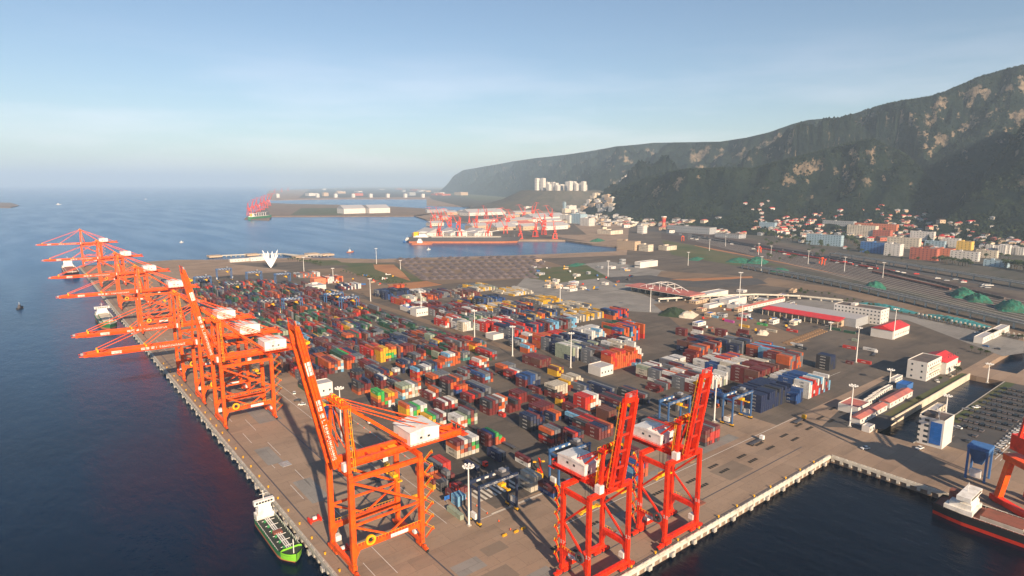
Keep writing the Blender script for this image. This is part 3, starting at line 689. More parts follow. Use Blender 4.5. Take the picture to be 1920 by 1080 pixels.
S((1000, 800), ['rr', 'kr', 'rk', 'nn'], 'low dark pile beside the navy stack')
S((1165, 775), ['nnr', 'knk', 'nrk', 'kkr'], 'shaded dark stack behind crane 17', ny=2)
S((1180, 812), ['rkr', 'prk', 'krk'], 'dark brown stack behind the boom of crane 17')
S((1205, 760), ['kkr', 'kks', 'nkk'], 'low dark stack by the second blue gantry', ny=2)
S((735, 735), ['krk', 'kns', 'krr', 'nrk'], 'dark maroon stack behind the pastel one')
S((690, 700), ['krr', 'kpr', 'npr', 'rrs'], 'shaded stack left of the purple one', ny=2)
S((668, 715), ['rrk', 'krk', 'rnk'], 'dark row by the boom')
S((600, 690), ['nnb', 'rro', 'bso', 'lpo', 'roo'], 'blue and brown stack beside the boom', ny=2)
S((800, 700), ['ssn', 'kns', 'tnk', 'bbn'], 'dark blue pile behind the orange-capped stack')
S((1095, 742), ['nss', 'kbn', 'nnk'], 'low navy stack beside the cream row', ny=2)
NEAR = len(CONT)

# the rest of the yards, laid out block by block
def block(at, nx, ny, tiers, pal, L=12.19, hole=.06, step=None, pitch=None, seed=1):
    rnd = random.Random(seed); x0, y0 = at
    for i in range(nx):
        for b in range(ny):
            h = tiers if rnd.random() > .35 else tiers - rnd.choice((1, 1, 2))
            if step and i >= nx - step: h = max(1, h - (i - nx + step + 1))
            if rnd.random() < hole: h = 0
            k_ = rnd.choice(pal)
            for t in range(max(0, h)):
                if rnd.random() < .45: k_ = rnd.choice(pal)
                CONT.append((x0 + i * (CW + (.38 if not pitch else pitch - CW)), y0 + b * (L + .45), t * (CH + .02), L, k_, '', t, i, b))
RED = 'rrrrRopppssn'; MIX = 'rrRoppssnnkkGGclbyr'; DARK = 'nnnkkssr'; WARM = 'oorrrpsRpG'
# white and grey block and its neighbours (right-hand yard)
S(None, ['rcce', 'cccc', 'rccs', 'crsw', 'ccww', 'rscr', 'ccsw'], 'pale block', ny=1, at=(408, 326))
for j, (a, pal) in enumerate((((408, 313), 'ccnw'), ((408, 300.5), 'owro'), ((408, 288), 'skrk'), ((408, 275.5), 'cwer'))):
    block(a, 15, 1, 4, pal + 'rsw', hole=0, seed=20 + j)
block((437, 326), 9, 1, 4, 'cwrsw', hole=0, seed=3)
block((400, 262), 7, 1, 2, 'Rro', hole=.1, seed=4)
block((392, 251), 9, 2, 3, 'nbrkb', L=6.06, hole=.1, seed=5)
block((407, 236), 9, 1, 3, 'srRs', hole=.1, seed=6)
for j, pal in enumerate(('wcrw', 'bRow', 'cwwr', 'cwrr', 'rppr')):
    block((462, 306 - 12.6 * j), 14 if j < 4 else 12, 1, 5 if j else 4, pal, hole=0, seed=30 + j)
block((470, 239), 10, 1, 4, 'wwc', hole=0, seed=36); block((410, 223), 16, 2, 5, 'nnnkn', hole=0, seed=37)
block((470, 251.5), 10, 1, 3, 'cebs', hole=0, seed=38)
block((447, 216), 4, 2, 4, 'bbn', hole=0, seed=39); block((467, 216), 13, 1, 5, 'rRwslwr', hole=0, seed=40); block((467, 229), 9, 1, 5, 'bbb', hole=0, seed=41)
block((430, 345), 3, 3, 2, 'nnl', hole=.1, seed=42); block((480, 330), 16, 1, 5, 'rsno', hole=0, seed=43); block((508, 345), 14, 2, 4, 'rrpn', hole=0, seed=44)
block((533, 318), 9, 2, 5, 'nnsk', hole=0, seed=45); block((545, 291), 10, 2, 4, 'rRobl', hole=0, seed=46); block((525, 262), 9, 2, 5, 'osspr', hole=0, seed=47)
block((554, 240), 5, 1, 5, 'nkkn', hole=0, seed=48)
# orange, navy and white blocks left of it
block((402, 362), 15, 1, 6, 'RooRo', hole=0, step=3, seed=50); block((402, 375), 15, 2, 5, 'srsp', hole=.05, seed=51); block((430, 376), 12, 2, 6, 'wwwc', hole=0, step=4, seed=52)
block((448, 402), 12, 2, 4, 'rnswlk', hole=.08, seed=53); block((396, 404), 13, 2, 5, 'wsne', hole=.1, seed=54)
block((402, 432), 20, 2, 5, 'nnns', hole=0, step=4, seed=55); block((402, 458), 16, 1, 5, 'RRoo', hole=0, step=3, seed=56); block((455, 440), 14, 2, 5, 'wwwl', hole=.05, step=4, seed=57)
block((480, 420), 14, 2, 6, 'ooRblG', hole=.1, seed=58); block((505, 448), 14, 2, 4, 'oRrG', hole=.08, seed=59)
block((400, 480), 6, 1, 4, 'owps', hole=.1, seed=60); block((400, 500), 16, 3, 5, 'nnRs', hole=0, seed=61); block((400, 548), 16, 2, 4, 'RRRw', hole=.1, seed=62)
block((400, 585), 16, 2, 4, 'ssGe', hole=.1, seed=63); block((398, 700), 14, 2, 3, 'rrsw', hole=.12, seed=91); block((400, 660), 22, 2, 3, 'prsn', hole=.1, seed=92); block((402, 740), 10, 3, 3, 'oRrs', hole=.15, seed=93); block((468, 700), 20, 2, 2, 'snry', hole=.2, seed=94); block((405, 800), 14, 3, 4, 'nnks', hole=.1, seed=95); block((450, 795), 12, 2, 3, 'wcse', hole=.1, seed=96)
block((400, 622), 20, 2, 4, 'prsw', hole=.12, seed=64); block((455, 505), 16, 2, 4, 'sslr', hole=.1, seed=65); block((455, 548), 18, 2, 4, 'nsyo', hole=.1, seed=66)
block((460, 590), 18, 2, 4, 'snwr', hole=.1, seed=67); block((520, 520), 18, 3, 3, 'yyccs', hole=.15, seed=68); block((530, 565), 20, 3, 3, 'yccs', hole=.15, seed=69); block((470, 630), 20, 3, 2, 'yycw', hole=.2, seed=70)
for i, (u, v, nx, ny, t, pal) in enumerate(((728, 562, 15, 2, 4, 'nnbnk'), (770, 572, 9, 2, 4, 'cewc'), (790, 566, 10, 2, 3, 'rpo'), (735, 545, 8, 1, 3, 'oRo'), (820, 560, 12, 3, 3, 'rpsn'), (850, 590, 12, 2, 4, 'rrRs'), (860, 560, 14, 3, 3, 'pscr'),
        (905, 575, 14, 2, 4, 'snbk'), (890, 548, 16, 4, 2, 'ycces'), (960, 556, 16, 4, 2, 'yccw'), (1010, 572, 16, 3, 2, 'yycs'), (955, 590, 14, 2, 4, 'osyn'), (1000, 604, 14, 2, 4, 'nsnb'), (835, 615, 8, 2, 4, 'RowR'), (868, 622, 6, 2, 4, 'wecs'),
        (640, 545, 12, 2, 3, 'wrn'), (612, 532, 10, 2, 4, 'owr'), (560, 522, 14, 2, 3, 'wso'), (1060, 610, 8, 2, 3, 'wsw'), (1150, 600, 10, 2, 4, 'oRnb'), (1266, 772, 7, 1, 3, 'rkns'), (1232, 737, 6, 1, 2, 'krrs'), (1075, 776, 4, 1, 2, 'krr'), (955, 775, 4, 1, 3, 'rkr'), (1345, 765, 4, 1, 2, 'rso'))):
    block(P(u, v), nx, ny, t, pal, hole=.07, seed=200 + i)
for i, (x, y, p_) in enumerate(((567, 383, 'wc'), (590, 368, 'rw'), (606, 352, 'or'), (590, 338, 'kw'), (560, 398, 'rk'))): block((x, y), 2, 1, 4 if i == 0 else 3, p_ + 'r', hole=0, seed=80 + i)
# long yard stretching away behind the first stacks
for c in range(8):
    x = 174 + 24.8 * c; y = (505 if c < 5 else 480) + (c * 13) % 20
    if c == 7: x = 346
    while y < 1130 - c * 22:
        n = random.choice((6, 6, 7)) if c < 7 else 3; t = random.choice((3, 3, 4, 4)); pal = random.choice((WARM, RED, RED, MIX, DARK, 'GGerr', 'rrpps', MIX))
        if 560 < y < 700 and c > 4: t = 2; pal = 'GGreks'
        nb = random.choice((1, 2, 2, 3))
        block((x, y), n, nb, t, pal, hole=.07, seed=int(x * 7 + y)); y += nb * 12.65 + random.choice((1, 2, 4, 9))
# loose boxes parked about the inland yard
LOOSE = [(1468, 578, 'p', 'along the dark shadow behind the red canopy'), (1512, 598, 'o', 'left of the long red canopy'), (1553, 603, 'e', 'under the red canopy'), (1487, 604, 'n', 'with a white mark on open paving'), (1497, 609, 'G', 'beside the navy one'), (1437, 612, 'g', 'with a white sign on the earth lot'),
         (1403, 615, 'y', 'near the lot mast'), (1455, 624, 'c', 'low by the green heap'), (1398, 602, 'R', 'behind the yellow one'), (1494, 624, 'R', 'in front of the stone rows'), (1575, 621, 'G', 'lettered, far side of the lot'), (1603, 627, 'G', 'next to the lettered one'), (1597, 610, 'r', 'small, near the white office'),
         (1608, 641, 'e', 'at the foot of the lot mast'), (1603, 656, 'R', 'with white dots beside the mast'), (1642, 660, 'w', 'flat, right of the mast'), (1660, 631, 'w', 'in front of the red-roofed shed'), (1503, 651, 'w', 'behind the orange-sided block'), (1512, 657, 'k', 'with a white mark behind the block'), (1375, 606, 'm', 'lying across the lot'),
         (1598, 684, 'r', 'on a trailer near the road mast'), (1632, 684, 'R', 'on a trailer by the dark lane'), (1345, 597, 'l', 'beside the long blue rack'), (1560, 614, 'k', 'near the lane end')]
loose_mesh = {}
for u, v, k, w in LOOSE:
    x, y = P(u, v); L_ = 12.19 if k not in 'ore' else 6.06
    o = put('shipping_container', cmesh('box', k, L_), loc=(x, y, .02)); tag(o, f'{CNAME[k]} container on the ground {w}', 'container', 'loose containers on the inland lot')
    put('doors', cmesh('door', k), o)
    if k in WORDS: put('lettering', cmesh('word', WORDS[k], L_, k in 'cw'), o, 'stuff')

def build_containers():
    key = lambda c: (round(c[0] / 2), round((c[1] + c[3] / 2) / 3), c[6])
    occ = {}
    for c in CONT: occ[(round(c[0] / 1.4), int((c[1] + c[3] / 2) // 6), c[6])] = 1
    def has(x, ym, t):
        i = round(x / 1.4); j = int(ym // 6); return any((i + a, j, t) in occ for a in (0,))
    near = []; rest = []
    for n, c in enumerate(CONT):
        x, y, z, L_, k, name, t, i, b = c
        if name:
            same = {(q[7], q[8], q[6]) for q in STK[name]}
            hid = (i, b, t + 1) and ((i, b, t + 1) in same) and ((i - 1, b, t) in same) and ((i, b - 1, t) in same)
            near.append((bool(hid), math.dist((x, y), (0, 0)), n))
        else: rest.append(n)
    near.sort(); vis = [q for q in near if not q[0]]
    pick = {q[2] for q in vis[:292]}
    TI = ('bottom', 'second', 'third', 'fourth', 'fifth'); CI = ('first', 'second', 'third', 'fourth', 'fifth', 'sixth', 'seventh'); BI = ('', ' back,', ' rear,')
    for n in sorted(pick):
        x, y, z, L_, k, name, t, i, b = CONT[n]
        o = put('shipping_container', cmesh('box', k, L_), loc=(x, y, z + .01))
        tops = max(q[6] for q in STK[name] if q[7] == i and q[8] == b); one = len(STK[name]) == 1
        tier = 'top' if t == tops and t else TI[t] + ' tier'
        if one: lab = f'{CNAME[k]} container, {name}' if 'box' not in name else f'{CNAME[k]} container, {name}'
        else:
            cols_n = max(q[7] for q in STK[name]) + 1
            cpart = f'{CI[i]} column' if cols_n > 1 else ''
            lab = f'{CNAME[k]} container, {tier}{(" of " + CI[i] + " column") if cpart else ""},{BI[b]} {name}'
        if len(lab.split()) > 16: lab = lab.replace(' tier of ', ' tier, ').replace('on the open paving', 'in the open').replace('by the quay road', 'on the quay side')
        while len(lab.split()) > 16: lab = lab.rsplit(' ', 1)[0]
        tag(o, lab, 'container', 'containers stacked in the near yard')
        put('doors', cmesh('door', k), o)
        if k in WORDS and i == 0 or (k in 'kc' and t < 3 and i == 0): put('lettering', cmesh('word', WORDS.get(k, 'LINE'), L_, k in 'cw'), o, 'stuff')
    return rest + [n for n in range(NEARN) if n not in pick and CONT[n][5]]
NEARN = len(CONT); STK = {}
for c in CONT:
    if c[5]: STK.setdefault(c[5], []).append(c)
REST = build_containers()
def far_containers():
    """All the containers beyond the nearest ones: real boxes with set-back panels, one mesh."""
    e = .1; TV = []; TF = []
    def inset(a, b, c_, d, nrm):
        o = len(TV); A, B, C_, D = map(np.array, (a, b, c_, d)); n_ = np.array(nrm) * .07
        u = (B - A) / np.linalg.norm(B - A) * e; w = (D - A) / np.linalg.norm(D - A) * e
        TV.extend([A, B, C_, D]); TV.extend([A + u + w - n_, B - u + w - n_, C_ - u - w - n_, D + u - w - n_])
        for i in range(4): TF.append((o + i, o + (i + 1) % 4, o + 4 + (i + 1) % 4, o + 4 + i))
        TF.append((o + 4, o + 5, o + 6, o + 7))
    W, H, L_ = CW, CH, 1.0
    inset((0, 0, 0), (W, 0, 0), (W, 0, H), (0, 0, H), (0, -1, 0)); inset((0, 1, 0), (0, 0, 0), (0, 0, H), (0, 1, H), (-1, 0, 0))
    inset((W, 0, 0), (W, 1, 0), (W, 1, H), (W, 0, H), (1, 0, 0)); inset((0, 0, H), (W, 0, H), (W, 1, H), (0, 1, H), (0, 0, 1)); inset((W, 1, 0), (0, 1, 0), (0, 1, H), (W, 1, H), (0, 1, 0))
    T = np.array(TV); N = len(T); keys = list(CC); allv = []; mi = []
    for n in REST:
        x, y, z, LL, k = CONT[n][:5]; v = T.copy()
        # keep the frame width: scale only the far end
        yy = v[:, 1]; v[:, 1] = np.where(yy > .5, LL - (1 - yy), yy); v += (x, y, z + .01); allv.append(v); mi += [keys.index(k)] * len(TF)
    V = np.concatenate(allv); Fq = np.array(TF); faces = (np.arange(len(REST))[:, None, None] * N + Fq[None]).reshape(-1, 4)
    me = bpy.data.meshes.new('stacked_containers'); me.from_pydata(V.tolist(), [], faces.tolist())
    for k in keys: me.materials.append(CM(k))
    me.polygons.foreach_set('material_index', mi); me.update()
    o = put('stacked_containers', me, kind='stuff'); o['label'] = 'mass of coloured containers stacked in the yards beyond the nearest stacks'
    mb = MB()
    for n in REST:
        x, y, z, LL, k, nm, t, i, b = CONT[n]
        if (i == 0 or random.random() < .04) and k in 'cnkrbwglsR' and y < 900:
            w = WORDS.get(k, 'LINE'); h = .95 if LL > 8 else .7; wd = h / 5 * (5 * len(w) - 1)
            text_quads(w, (x - .015, y + LL / 2 + wd / 2, z + .85), (0, -1, 0), (0, 0, 1), h, 'window_glass' if k in 'cw' else 'line_white')(mb)
    mb.build('lettering', o, kind='stuff')
far_containers()
# ------------------------------------------------------------------ ship-to-shore gantry cranes
def ship_crane(label, loc, rot, group, g, s, top, gz, boom_len, ang, apex, hx, hw, rear, paint, number=None, word='LIANYUNGANG', fold=True, near=-1):
    """Gantry crane: waterside legs at x = 0, landside at x = g, boom towards -x; near = side (-1 / +1 in y) that carries signs and stairs."""
    M = paint; root = thing('ship_to_shore_crane', label, 'crane', loc, rot, group); T = root
    pt = {}
    def bar(name, p, q, w, h, m=M, par=None, **k):
        return MB().beam(p, q, w, h, m, **k).build(name, par or T)
    pz = 13.6 if g > 20 else 13.0
    for x in (0, g):
        b = MB(); b.box(x - .85, -s - 1.2, 3.0, x + .85, s + 1.2, 5.0, M); b.build('sill_beam', T)
        for y in (-s, s):
            bg = MB()
            for j in (-1, 1):
                yc = y + j * 2.6; bg.box(x - .6, yc - 2.1, 1.3, x + .6, yc + 2.1, 2.2, M); bg.beam((x, yc, 2.2), (x, yc, 3.0), 1.0, 1.0, M)
                for w_ in (-1.5, -.5, .5, 1.5): bg.cyl((x - .35, yc + w_, .55), (x + .35, yc + w_, .55), .5, 'steel_dark', 10)
                bg.box(x - .5, yc - 2.0, .75, x + .5, yc + 2.0, 1.3, M)
            bg.box(x - .5, y + 4.9 * (1 if y > 0 else -1) - .4, .6, x + .5, y + 4.9 * (1 if y > 0 else -1) + .4, 1.6, 'rubber')
            bg.build('bogie', T)
            lw = 2.2 if g > 20 else 1.65
            l = MB(); l.beam((x, y, 5.0), (x, y, pz - 2.6), 1.5, 1.7, M, w2=lw, h2=lw); l.beam((x, y, pz - 2.6), (x, y, top), lw, lw, M)
            sg = 1 if x == 0 else -1
            l.add([(x + sg * .9, y - .6, pz - 6), (x + sg * .9, y + .6, pz - 6), (x + sg * (lw / 2 + 2.3), y - .6, pz - 1.2), (x + sg * (lw / 2 + 2.3), y + .6, pz - 1.2), (x + sg * .9, y - .6, pz), (x + sg * .9, y + .6, pz)],
                  [(0, 1, 3, 2), (0, 2, 4), (1, 5, 3), (2, 3, 5, 4)], M)
            lo = l.build('leg', T)
            if number and x == 0 or (number and y == near * s):
                q = MB(); yy = y + near * (lw / 2 + .02)
                X = (1, 0, 0) if near < 0 else (-1, 0, 0)
                text_quads(number, (x - .8 * X[0], yy, 15.0), X, (0, 0, 1), 1.6, 'line_white')(q); q.build('lettering', lo, kind='stuff')
    h1 = top * .54
    for y in (-s, s):
        p = MB(); p.box(1.2, y - .7, pz - 2.3, g - 1.2, y + .7, pz, M); po = p.build('portal_beam', T)
        rl = MB()
        for k in range(int(g // 1.6)):
            rl.beam((1.5 + k * 1.6, y + .95 * (1 if y > 0 else -1), pz), (1.5 + k * 1.6, y + .95 * (1 if y > 0 else -1), pz + 1.15), .12, .12, 'equipment_yellow')
        rl.beam((1.3, y + .95 * (1 if y > 0 else -1), pz + 1.15), (g - 1.3, y + .95 * (1 if y > 0 else -1), pz + 1.15), .12, .12, 'equipment_yellow')
        rl.box(1.3, y + (.7 if y > 0 else -1.2), pz - .1, g - 1.3, y + (1.2 if y > 0 else -.7), pz, M); rl.build('walkway', T)
        bar('top_beam', (1.1, y, top - 1.0), (g - 1.1, y, top - 1.0), 1.3, 2.0)
        if g > 20:
            bar('brace', (1.1, y, top - 2.6), (g - 1.0, y, h1 + .4), 1.0, 1.0); bar('brace', (1.1, y, h1 - 1.2), (g - 1.0, y, h1 - .8), .9, .9)
            bar('brace', (1.1, y, h1 - 2.0), (g / 2 - .8, y, pz + .3), .75, .75); bar('brace', (g - 1.1, y, h1 - 2.0), (g / 2 + .8, y, pz + .3), .65, .65)
        else:
            bar('brace', (g - 1.0, y, h1 + 3.4), (1.0, y, top - 2.4), .8, .8); bar('brace', (g - 1.0, y, h1 + 2.4), (1.0, y, pz + .4), .8, .8)
    # sign on the near portal beam, cable reel, electrics
    ys = near * (s + .72); dr = 1 if near < 0 else -1
    sg = MB(); a, b = (g * .52, g * .78) if g > 20 else (g * .42, g * .72)
    sg.box(a, min(ys, ys + near * .05), pz - 2.0, b, max(ys, ys + near * .05), pz - .35, 'white_paint'); sgo = sg.build('sign_panel', T)
    t = MB(); yy = ys + near * .07
    text_quads('LYG', ((a if dr > 0 else b) + dr * .5, yy, pz - 1.7), (dr, 0, 0), (0, 0, 1), 1.0, 'roof_blue')(t); t.build('lettering', sgo, kind='stuff')
    r = MB(); r.ring((g * .22, near * (s + 1.5), pz + 1.2), (0, 1, 0), 2.3, .45, 'equipment_yellow' if g > 20 else 'steel_dark', 18); r.cyl((g * .22, near * (s + .7), pz + 1.2), (g * .22, near * (s + 1.9), pz + 1.2), .7, 'rubber', 10); r.build('cable_reel', T)
    e = MB(); e.box(1.0, -near * s - 1.5, 5.0, 3.6, -near * s + 1.5, 7.4, 'white_paint'); e.build('electrical_box', T)
    e = MB(); e.box(g - 1.0, near * (s - 6) - 1.2, 5.0, g + 1.2, near * (s - 6) + 1.2, 7.2, 'white_paint'); e.build('electrical_box', T)
    # cross heads and main girders
    gy = 3.9 if g > 20 else 3.0
    for x in (0, g): bar('cross_beam', (x, -s - .6, top + .9), (x, s + .6, top + .9), 1.9, 1.8)
    for y in (-gy, gy): b = MB(); b.box(-2.0, y - .75, gz, rear, y + .75, gz + 3.0, M); b.build('girder', T)
    dk = MB()
    n = int((rear + 2) // 7)
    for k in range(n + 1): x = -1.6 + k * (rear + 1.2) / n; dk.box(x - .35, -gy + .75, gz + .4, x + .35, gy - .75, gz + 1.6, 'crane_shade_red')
    for y in (-gy - 1.8, gy + .75): dk.box(-1, y, gz + .6, rear, y + 1.05, gz + .7, M)
    dk.build('girder_ties', T)
    hr = MB()
    for sy in (-1, 1):
        for k in range(int((rear + 1) // 2.2)): hr.beam((-1 + k * 2.2, sy * (gy + 1.75), gz + .7), (-1 + k * 2.2, sy * (gy + 1.75), gz + 1.8), .11, .11, M)
        hr.beam((-1, sy * (gy + 1.75), gz + 1.8), (rear, sy * (gy + 1.75), gz + 1.8), .12, .12, M)
    hr.build('handrail', T)
    rp = MB(); rp.box(rear - .3, -gy - 2.2, gz - .2, rear + 3.2, gy + 2.2, gz + .3, M)
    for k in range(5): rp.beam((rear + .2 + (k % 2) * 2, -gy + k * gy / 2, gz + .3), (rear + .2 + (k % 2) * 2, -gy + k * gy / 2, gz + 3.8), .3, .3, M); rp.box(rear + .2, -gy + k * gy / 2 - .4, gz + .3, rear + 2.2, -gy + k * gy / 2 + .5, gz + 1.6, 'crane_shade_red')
    rp.beam((rear + 1, -gy - 2, gz + 3.8), (rear + 1, gy + 2, gz + 3.8), .5, .5, M)
    rp.ring((rear + 1.4, gy * .5, gz + 2.2), (0, 1, 0), 1.1, .25, 'steel_dark', 12); rp.ring((rear + 1.4, -gy * .5, gz + 2.2), (0, 1, 0), 1.1, .25, 'steel_dark', 12)
    rp.build('rear_platform', T)
    # boom
    ca, sa = math.cos(ang), math.sin(ang); hz_ = gz + 1.6; B = lambda d, y, w=0: (-2.6 - d * ca - w * sa, y, hz_ + d * sa - w * ca)   # w measured below the boom axis
    # point a distance d out along the boom, offset w towards its underside
    bo = MB()
    for y in (-gy, gy):
        bd = 3.0 if g > 20 else 2.3; bo.beam(B(0, y), B(boom_len - 7, y), 1.5 if g > 20 else 1.1, bd, M, up=(sa, 0, ca) if sa < .97 else (1, 0, 0)); bo.beam(B(boom_len - 7, y), B(boom_len, y), 1.5 if g > 20 else 1.1, bd, M, up=(sa, 0, ca), w2=1.3, h2=1.7)
    boo = bo.build('boom', T)
    ti = MB(); k = 3.0
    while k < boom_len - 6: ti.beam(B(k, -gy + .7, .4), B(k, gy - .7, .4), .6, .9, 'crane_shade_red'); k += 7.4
    ti.beam(B(boom_len - .7, -gy - .7), B(boom_len - .7, gy + .7), 1.5, 2.0, M); ti.build('boom_tie', boo, 'stuff')
    wk = MB()
    for sy in (-1, 1):
        wk.beam(B(2, sy * (gy + 1.35), .6), B(boom_len - 1, sy * (gy + 1.35), .6), .95 if sy == near else .9, .1, M, up=(sa, 0, ca))
        k = 2.0
        while k < boom_len - 1: wk.beam(B(k, sy * (gy + 1.8), .6), B(k, sy * (gy + 1.8), -.6), .1, .1, 'equipment_yellow' if g < 20 and sy == near else M); k += 2.4
        wk.beam(B(2, sy * (gy + 1.8), -.6), B(boom_len - 1, sy * (gy + 1.8), -.6), .12, .12, 'equipment_yellow' if g < 20 and sy == near else M)
    wk.build('boom_walkway', boo)
    tp = MB()
    for k, q in ((boom_len * .88, 1.8), (boom_len * .45, 1.2)):
        for y in (-gy, gy): tp.beam(B(k, y, -1.4), B(k, y, -1.4 - q), 1.0, 1.0, 'equipment_yellow')
        tp.beam(B(k, -gy, -1.4 - q), B(k, gy, -1.4 - q), .5, .5, 'equipment_yellow')
    tp.build('stay_bracket', boo, 'stuff')
    tip = MB(); tip.beam(B(boom_len, -gy - .4, .2), B(boom_len + 2.6, -gy - .4, .2), .3, .4, M); tip.beam(B(boom_len, gy + .4, .2), B(boom_len + 2.6, gy + .4, .2), .3, .4, M)
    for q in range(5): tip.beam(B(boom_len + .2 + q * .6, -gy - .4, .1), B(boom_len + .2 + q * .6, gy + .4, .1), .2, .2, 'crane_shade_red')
    tip.box(*[a_ - .8 for a_ in B(boom_len + .8, 0, -.6)], *[a_ + .8 for a_ in B(boom_len + .8, 0, -.6)], 'steel_grey'); tip.build('boom_tip', boo)
    # white panel and name along the near side of the boom
    yb = near * (gy + .78); D = Vector((-ca, 0, sa)); U = Vector((sa, 0, ca))
    if near < 0: X = -D; Z = U; st = lambda d: Vector(B(d, yb))          # read towards the hinge
    else: X = D; Z = U; st = lambda d: Vector(B(d, yb))
    def panel(d0, d1, z0, z1, m, nm, par):
        q = MB(); a_, b_ = st(d0), st(d1); n_ = Vector((0, near * .05, 0)); q.quad(a_ + U * z0 + n_, b_ + U * z0 + n_, b_ + U * z1 + n_, a_ + U * z1 + n_, m); return q.build(nm, par)
    f = boom_len / 66.
    if g > 20:
        pl = panel(boom_len * .765, boom_len * .675, -1.15, 1.15, 'white_paint', 'sign_panel', boo)
        for d0, d1 in ((.50, .465), (.458, .425), (.405, .375)): panel(boom_len * d0, boom_len * d1, -.95, .95, 'line_white', 'emblem', boo)
        q = MB(); text_quads(word, st(boom_len * .36) - U * .9 + Vector((0, near * .06, 0)), X, Z, 1.75, 'line_white')(q); q.build('lettering', boo, kind='stuff')
    else:
        panel(boom_len * .80, boom_len * .70, -1.0, 1.0, 'orange_wall', 'sign_panel', boo); panel(boom_len * .68, boom_len * .62, -1.0, 1.0, 'orange_wall', 'sign_panel', boo)
    # apex frame and stays
    ay = s * .62 if g > 20 else 3.4; ax = .8
    for sy in (-1, 1):
        bar('mast_leg', (0, sy * (s - .6 if g > 20 else s * .5), top + 1.8), (ax, sy * ay, apex), 1.5, 1.3, w2=1.1, h2=1.1)
        bar('mast_leg', (6.5 if g > 20 else 5, sy * gy, gz + 3.0), (ax, sy * ay, apex), .7, .7)
        bar('back_stay', (ax + .5, sy * ay, apex - .5), (g - 1 if g > 20 else g + 1.5, sy * (gy + .2), gz + 3.1), 1.2 if g > 20 else .8, 1.2 if g > 20 else .8)
        bar('rear_stay', (ax + .5, sy * ay, apex + .3), (rear - 4, sy * gy, gz + 3.2), .42, .42)
        bar('rear_stay', (ax + .5, sy * ay * .9, apex - .3), (rear - 12 if g > 20 else rear - 6, sy * gy, gz + 3.2), .35, .35)
        if ang < .5:
            bar('fore_stay', (ax - .5, sy * ay, apex + .2), B(boom_len * .88, sy * gy, -3.0), .42, .42); bar('fore_stay', (ax - .5, sy * ay, apex - .4), B(boom_len * .45, sy * gy, -2.4), .42, .42)
        else:
            kx = ax + 1.8 if g > 20 else ax + .6
            bar('fore_stay', (ax - .5, sy * ay, apex - .2), (kx, sy * (ay - .6), gz + 6), .4, .4); bar('fore_stay', (kx, sy * (ay - .6), gz + 6), B(boom_len * .34, sy * gy, -2.0), .4, .4)
            bar('fore_stay', (ax - .6, sy * ay, apex), B(boom_len * .45, sy * gy, -2.4), .4, .4)
    hd = MB(); hd.box(ax - 1.6, -ay - .9, apex - .6, ax + 1.6, ay + .9, apex + .5, M)
    for q in range(-3, 4): hd.ring((ax, q * ay / 3.4, apex + 1.2), (0, 1, 0), .95, .2, M if q % 2 else 'equipment_yellow', 10)
    hd.box(ax - 2.2, -ay - 1.6, apex - .75, ax + 2.2, ay + 1.6, apex - .62, M)
    for sx_ in (-2.1, 2.1):
        for q in range(7): hd.beam((ax + sx_, -ay - 1.5 + q * (2 * ay + 3) / 6, apex - .62), (ax + sx_, -ay - 1.5 + q * (2 * ay + 3) / 6, apex + .6), .12, .12, 'equipment_yellow')
        hd.beam((ax + sx_, -ay - 1.5, apex + .6), (ax + sx_, ay + 1.5, apex + .6), .14, .14, 'equipment_yellow')
    hd.build('mast_head', T)
    # machine house: walls, shallow gabled roof, doors
    x0, x1 = hx; zb = gz + 3.15; zt = zb + (6.0 if g > 20 else 4.6); mh = MB()
    mh.box(x0, -hw, zb, x1, hw, zt, 'white_paint'); mo = mh.build('machine_house', T)
    rf = MB(); xm = (x0 + x1) / 2; o_ = .25
    rf.add([(x0 - o_, -hw - o_, zt), (x1 + o_, -hw - o_, zt), (x1 + o_, hw + o_, zt), (x0 - o_, hw + o_, zt), (x0 - o_, -hw - o_, zt + .35), (x1 + o_, -hw - o_, zt + .35), (x1 + o_, hw + o_, zt + .35), (x0 - o_, hw + o_, zt + .35), (xm, -hw - o_, zt + 1.5), (xm, hw + o_, zt + 1.5)],
           [(0, 3, 2, 1), (0, 1, 5, 8, 4), (2, 3, 7, 9, 6), (4, 8, 9, 7), (8, 5, 6, 9), (0, 4, 7, 3), (1, 2, 6, 5)], 'white_paint'); rf.build('roof', mo)
    for q in (-.5, .5):
        d_ = MB(); d_.box(x0 - .06, q * hw - .6, zb + .9, x0 - .01, q * hw + .6, zb + 2.2, 'window_glass'); d_.build('vent', mo)
        d_ = MB(); yv = near * (hw + .03); d_.box(xm + q * 4 - .6, min(yv, yv + near * .05), zb + 2.4, xm + q * 4 + .6, max(yv, yv + near * .05), zb + 3.4, 'window_glass'); d_.build('vent', mo)
    pf = MB(); pf.box(x0 - 1.6, -hw - 1.6, zb - .25, x1 + 1.6, hw + 1.6, zb - .02, M)
    for q in range(9):
        for sy in (-1, 1): pf.beam((x0 - 1.5 + q * (x1 - x0 + 3) / 8, sy * (hw + 1.5), zb), (x0 - 1.5 + q * (x1 - x0 + 3) / 8, sy * (hw + 1.5), zb + 1.2), .12, .12, M)
        pf.beam((x0 - 1.5, -hw - 1.5 + q * (2 * hw + 3) / 8, zb), (x0 - 1.5, -hw - 1.5 + q * (2 * hw + 3) / 8, zb + 1.2), .12, .12, M)
    for sy in (-1, 1): pf.beam((x0 - 1.5, sy * (hw + 1.5), zb + 1.2), (x1 + 1.5, sy * (hw + 1.5), zb + 1.2), .13, .13, M)
    pf.beam((x0 - 1.5, -hw - 1.5, zb + 1.2), (x0 - 1.5, hw + 1.5, zb + 1.2), .13, .13, M); pf.build('house_platform', T)
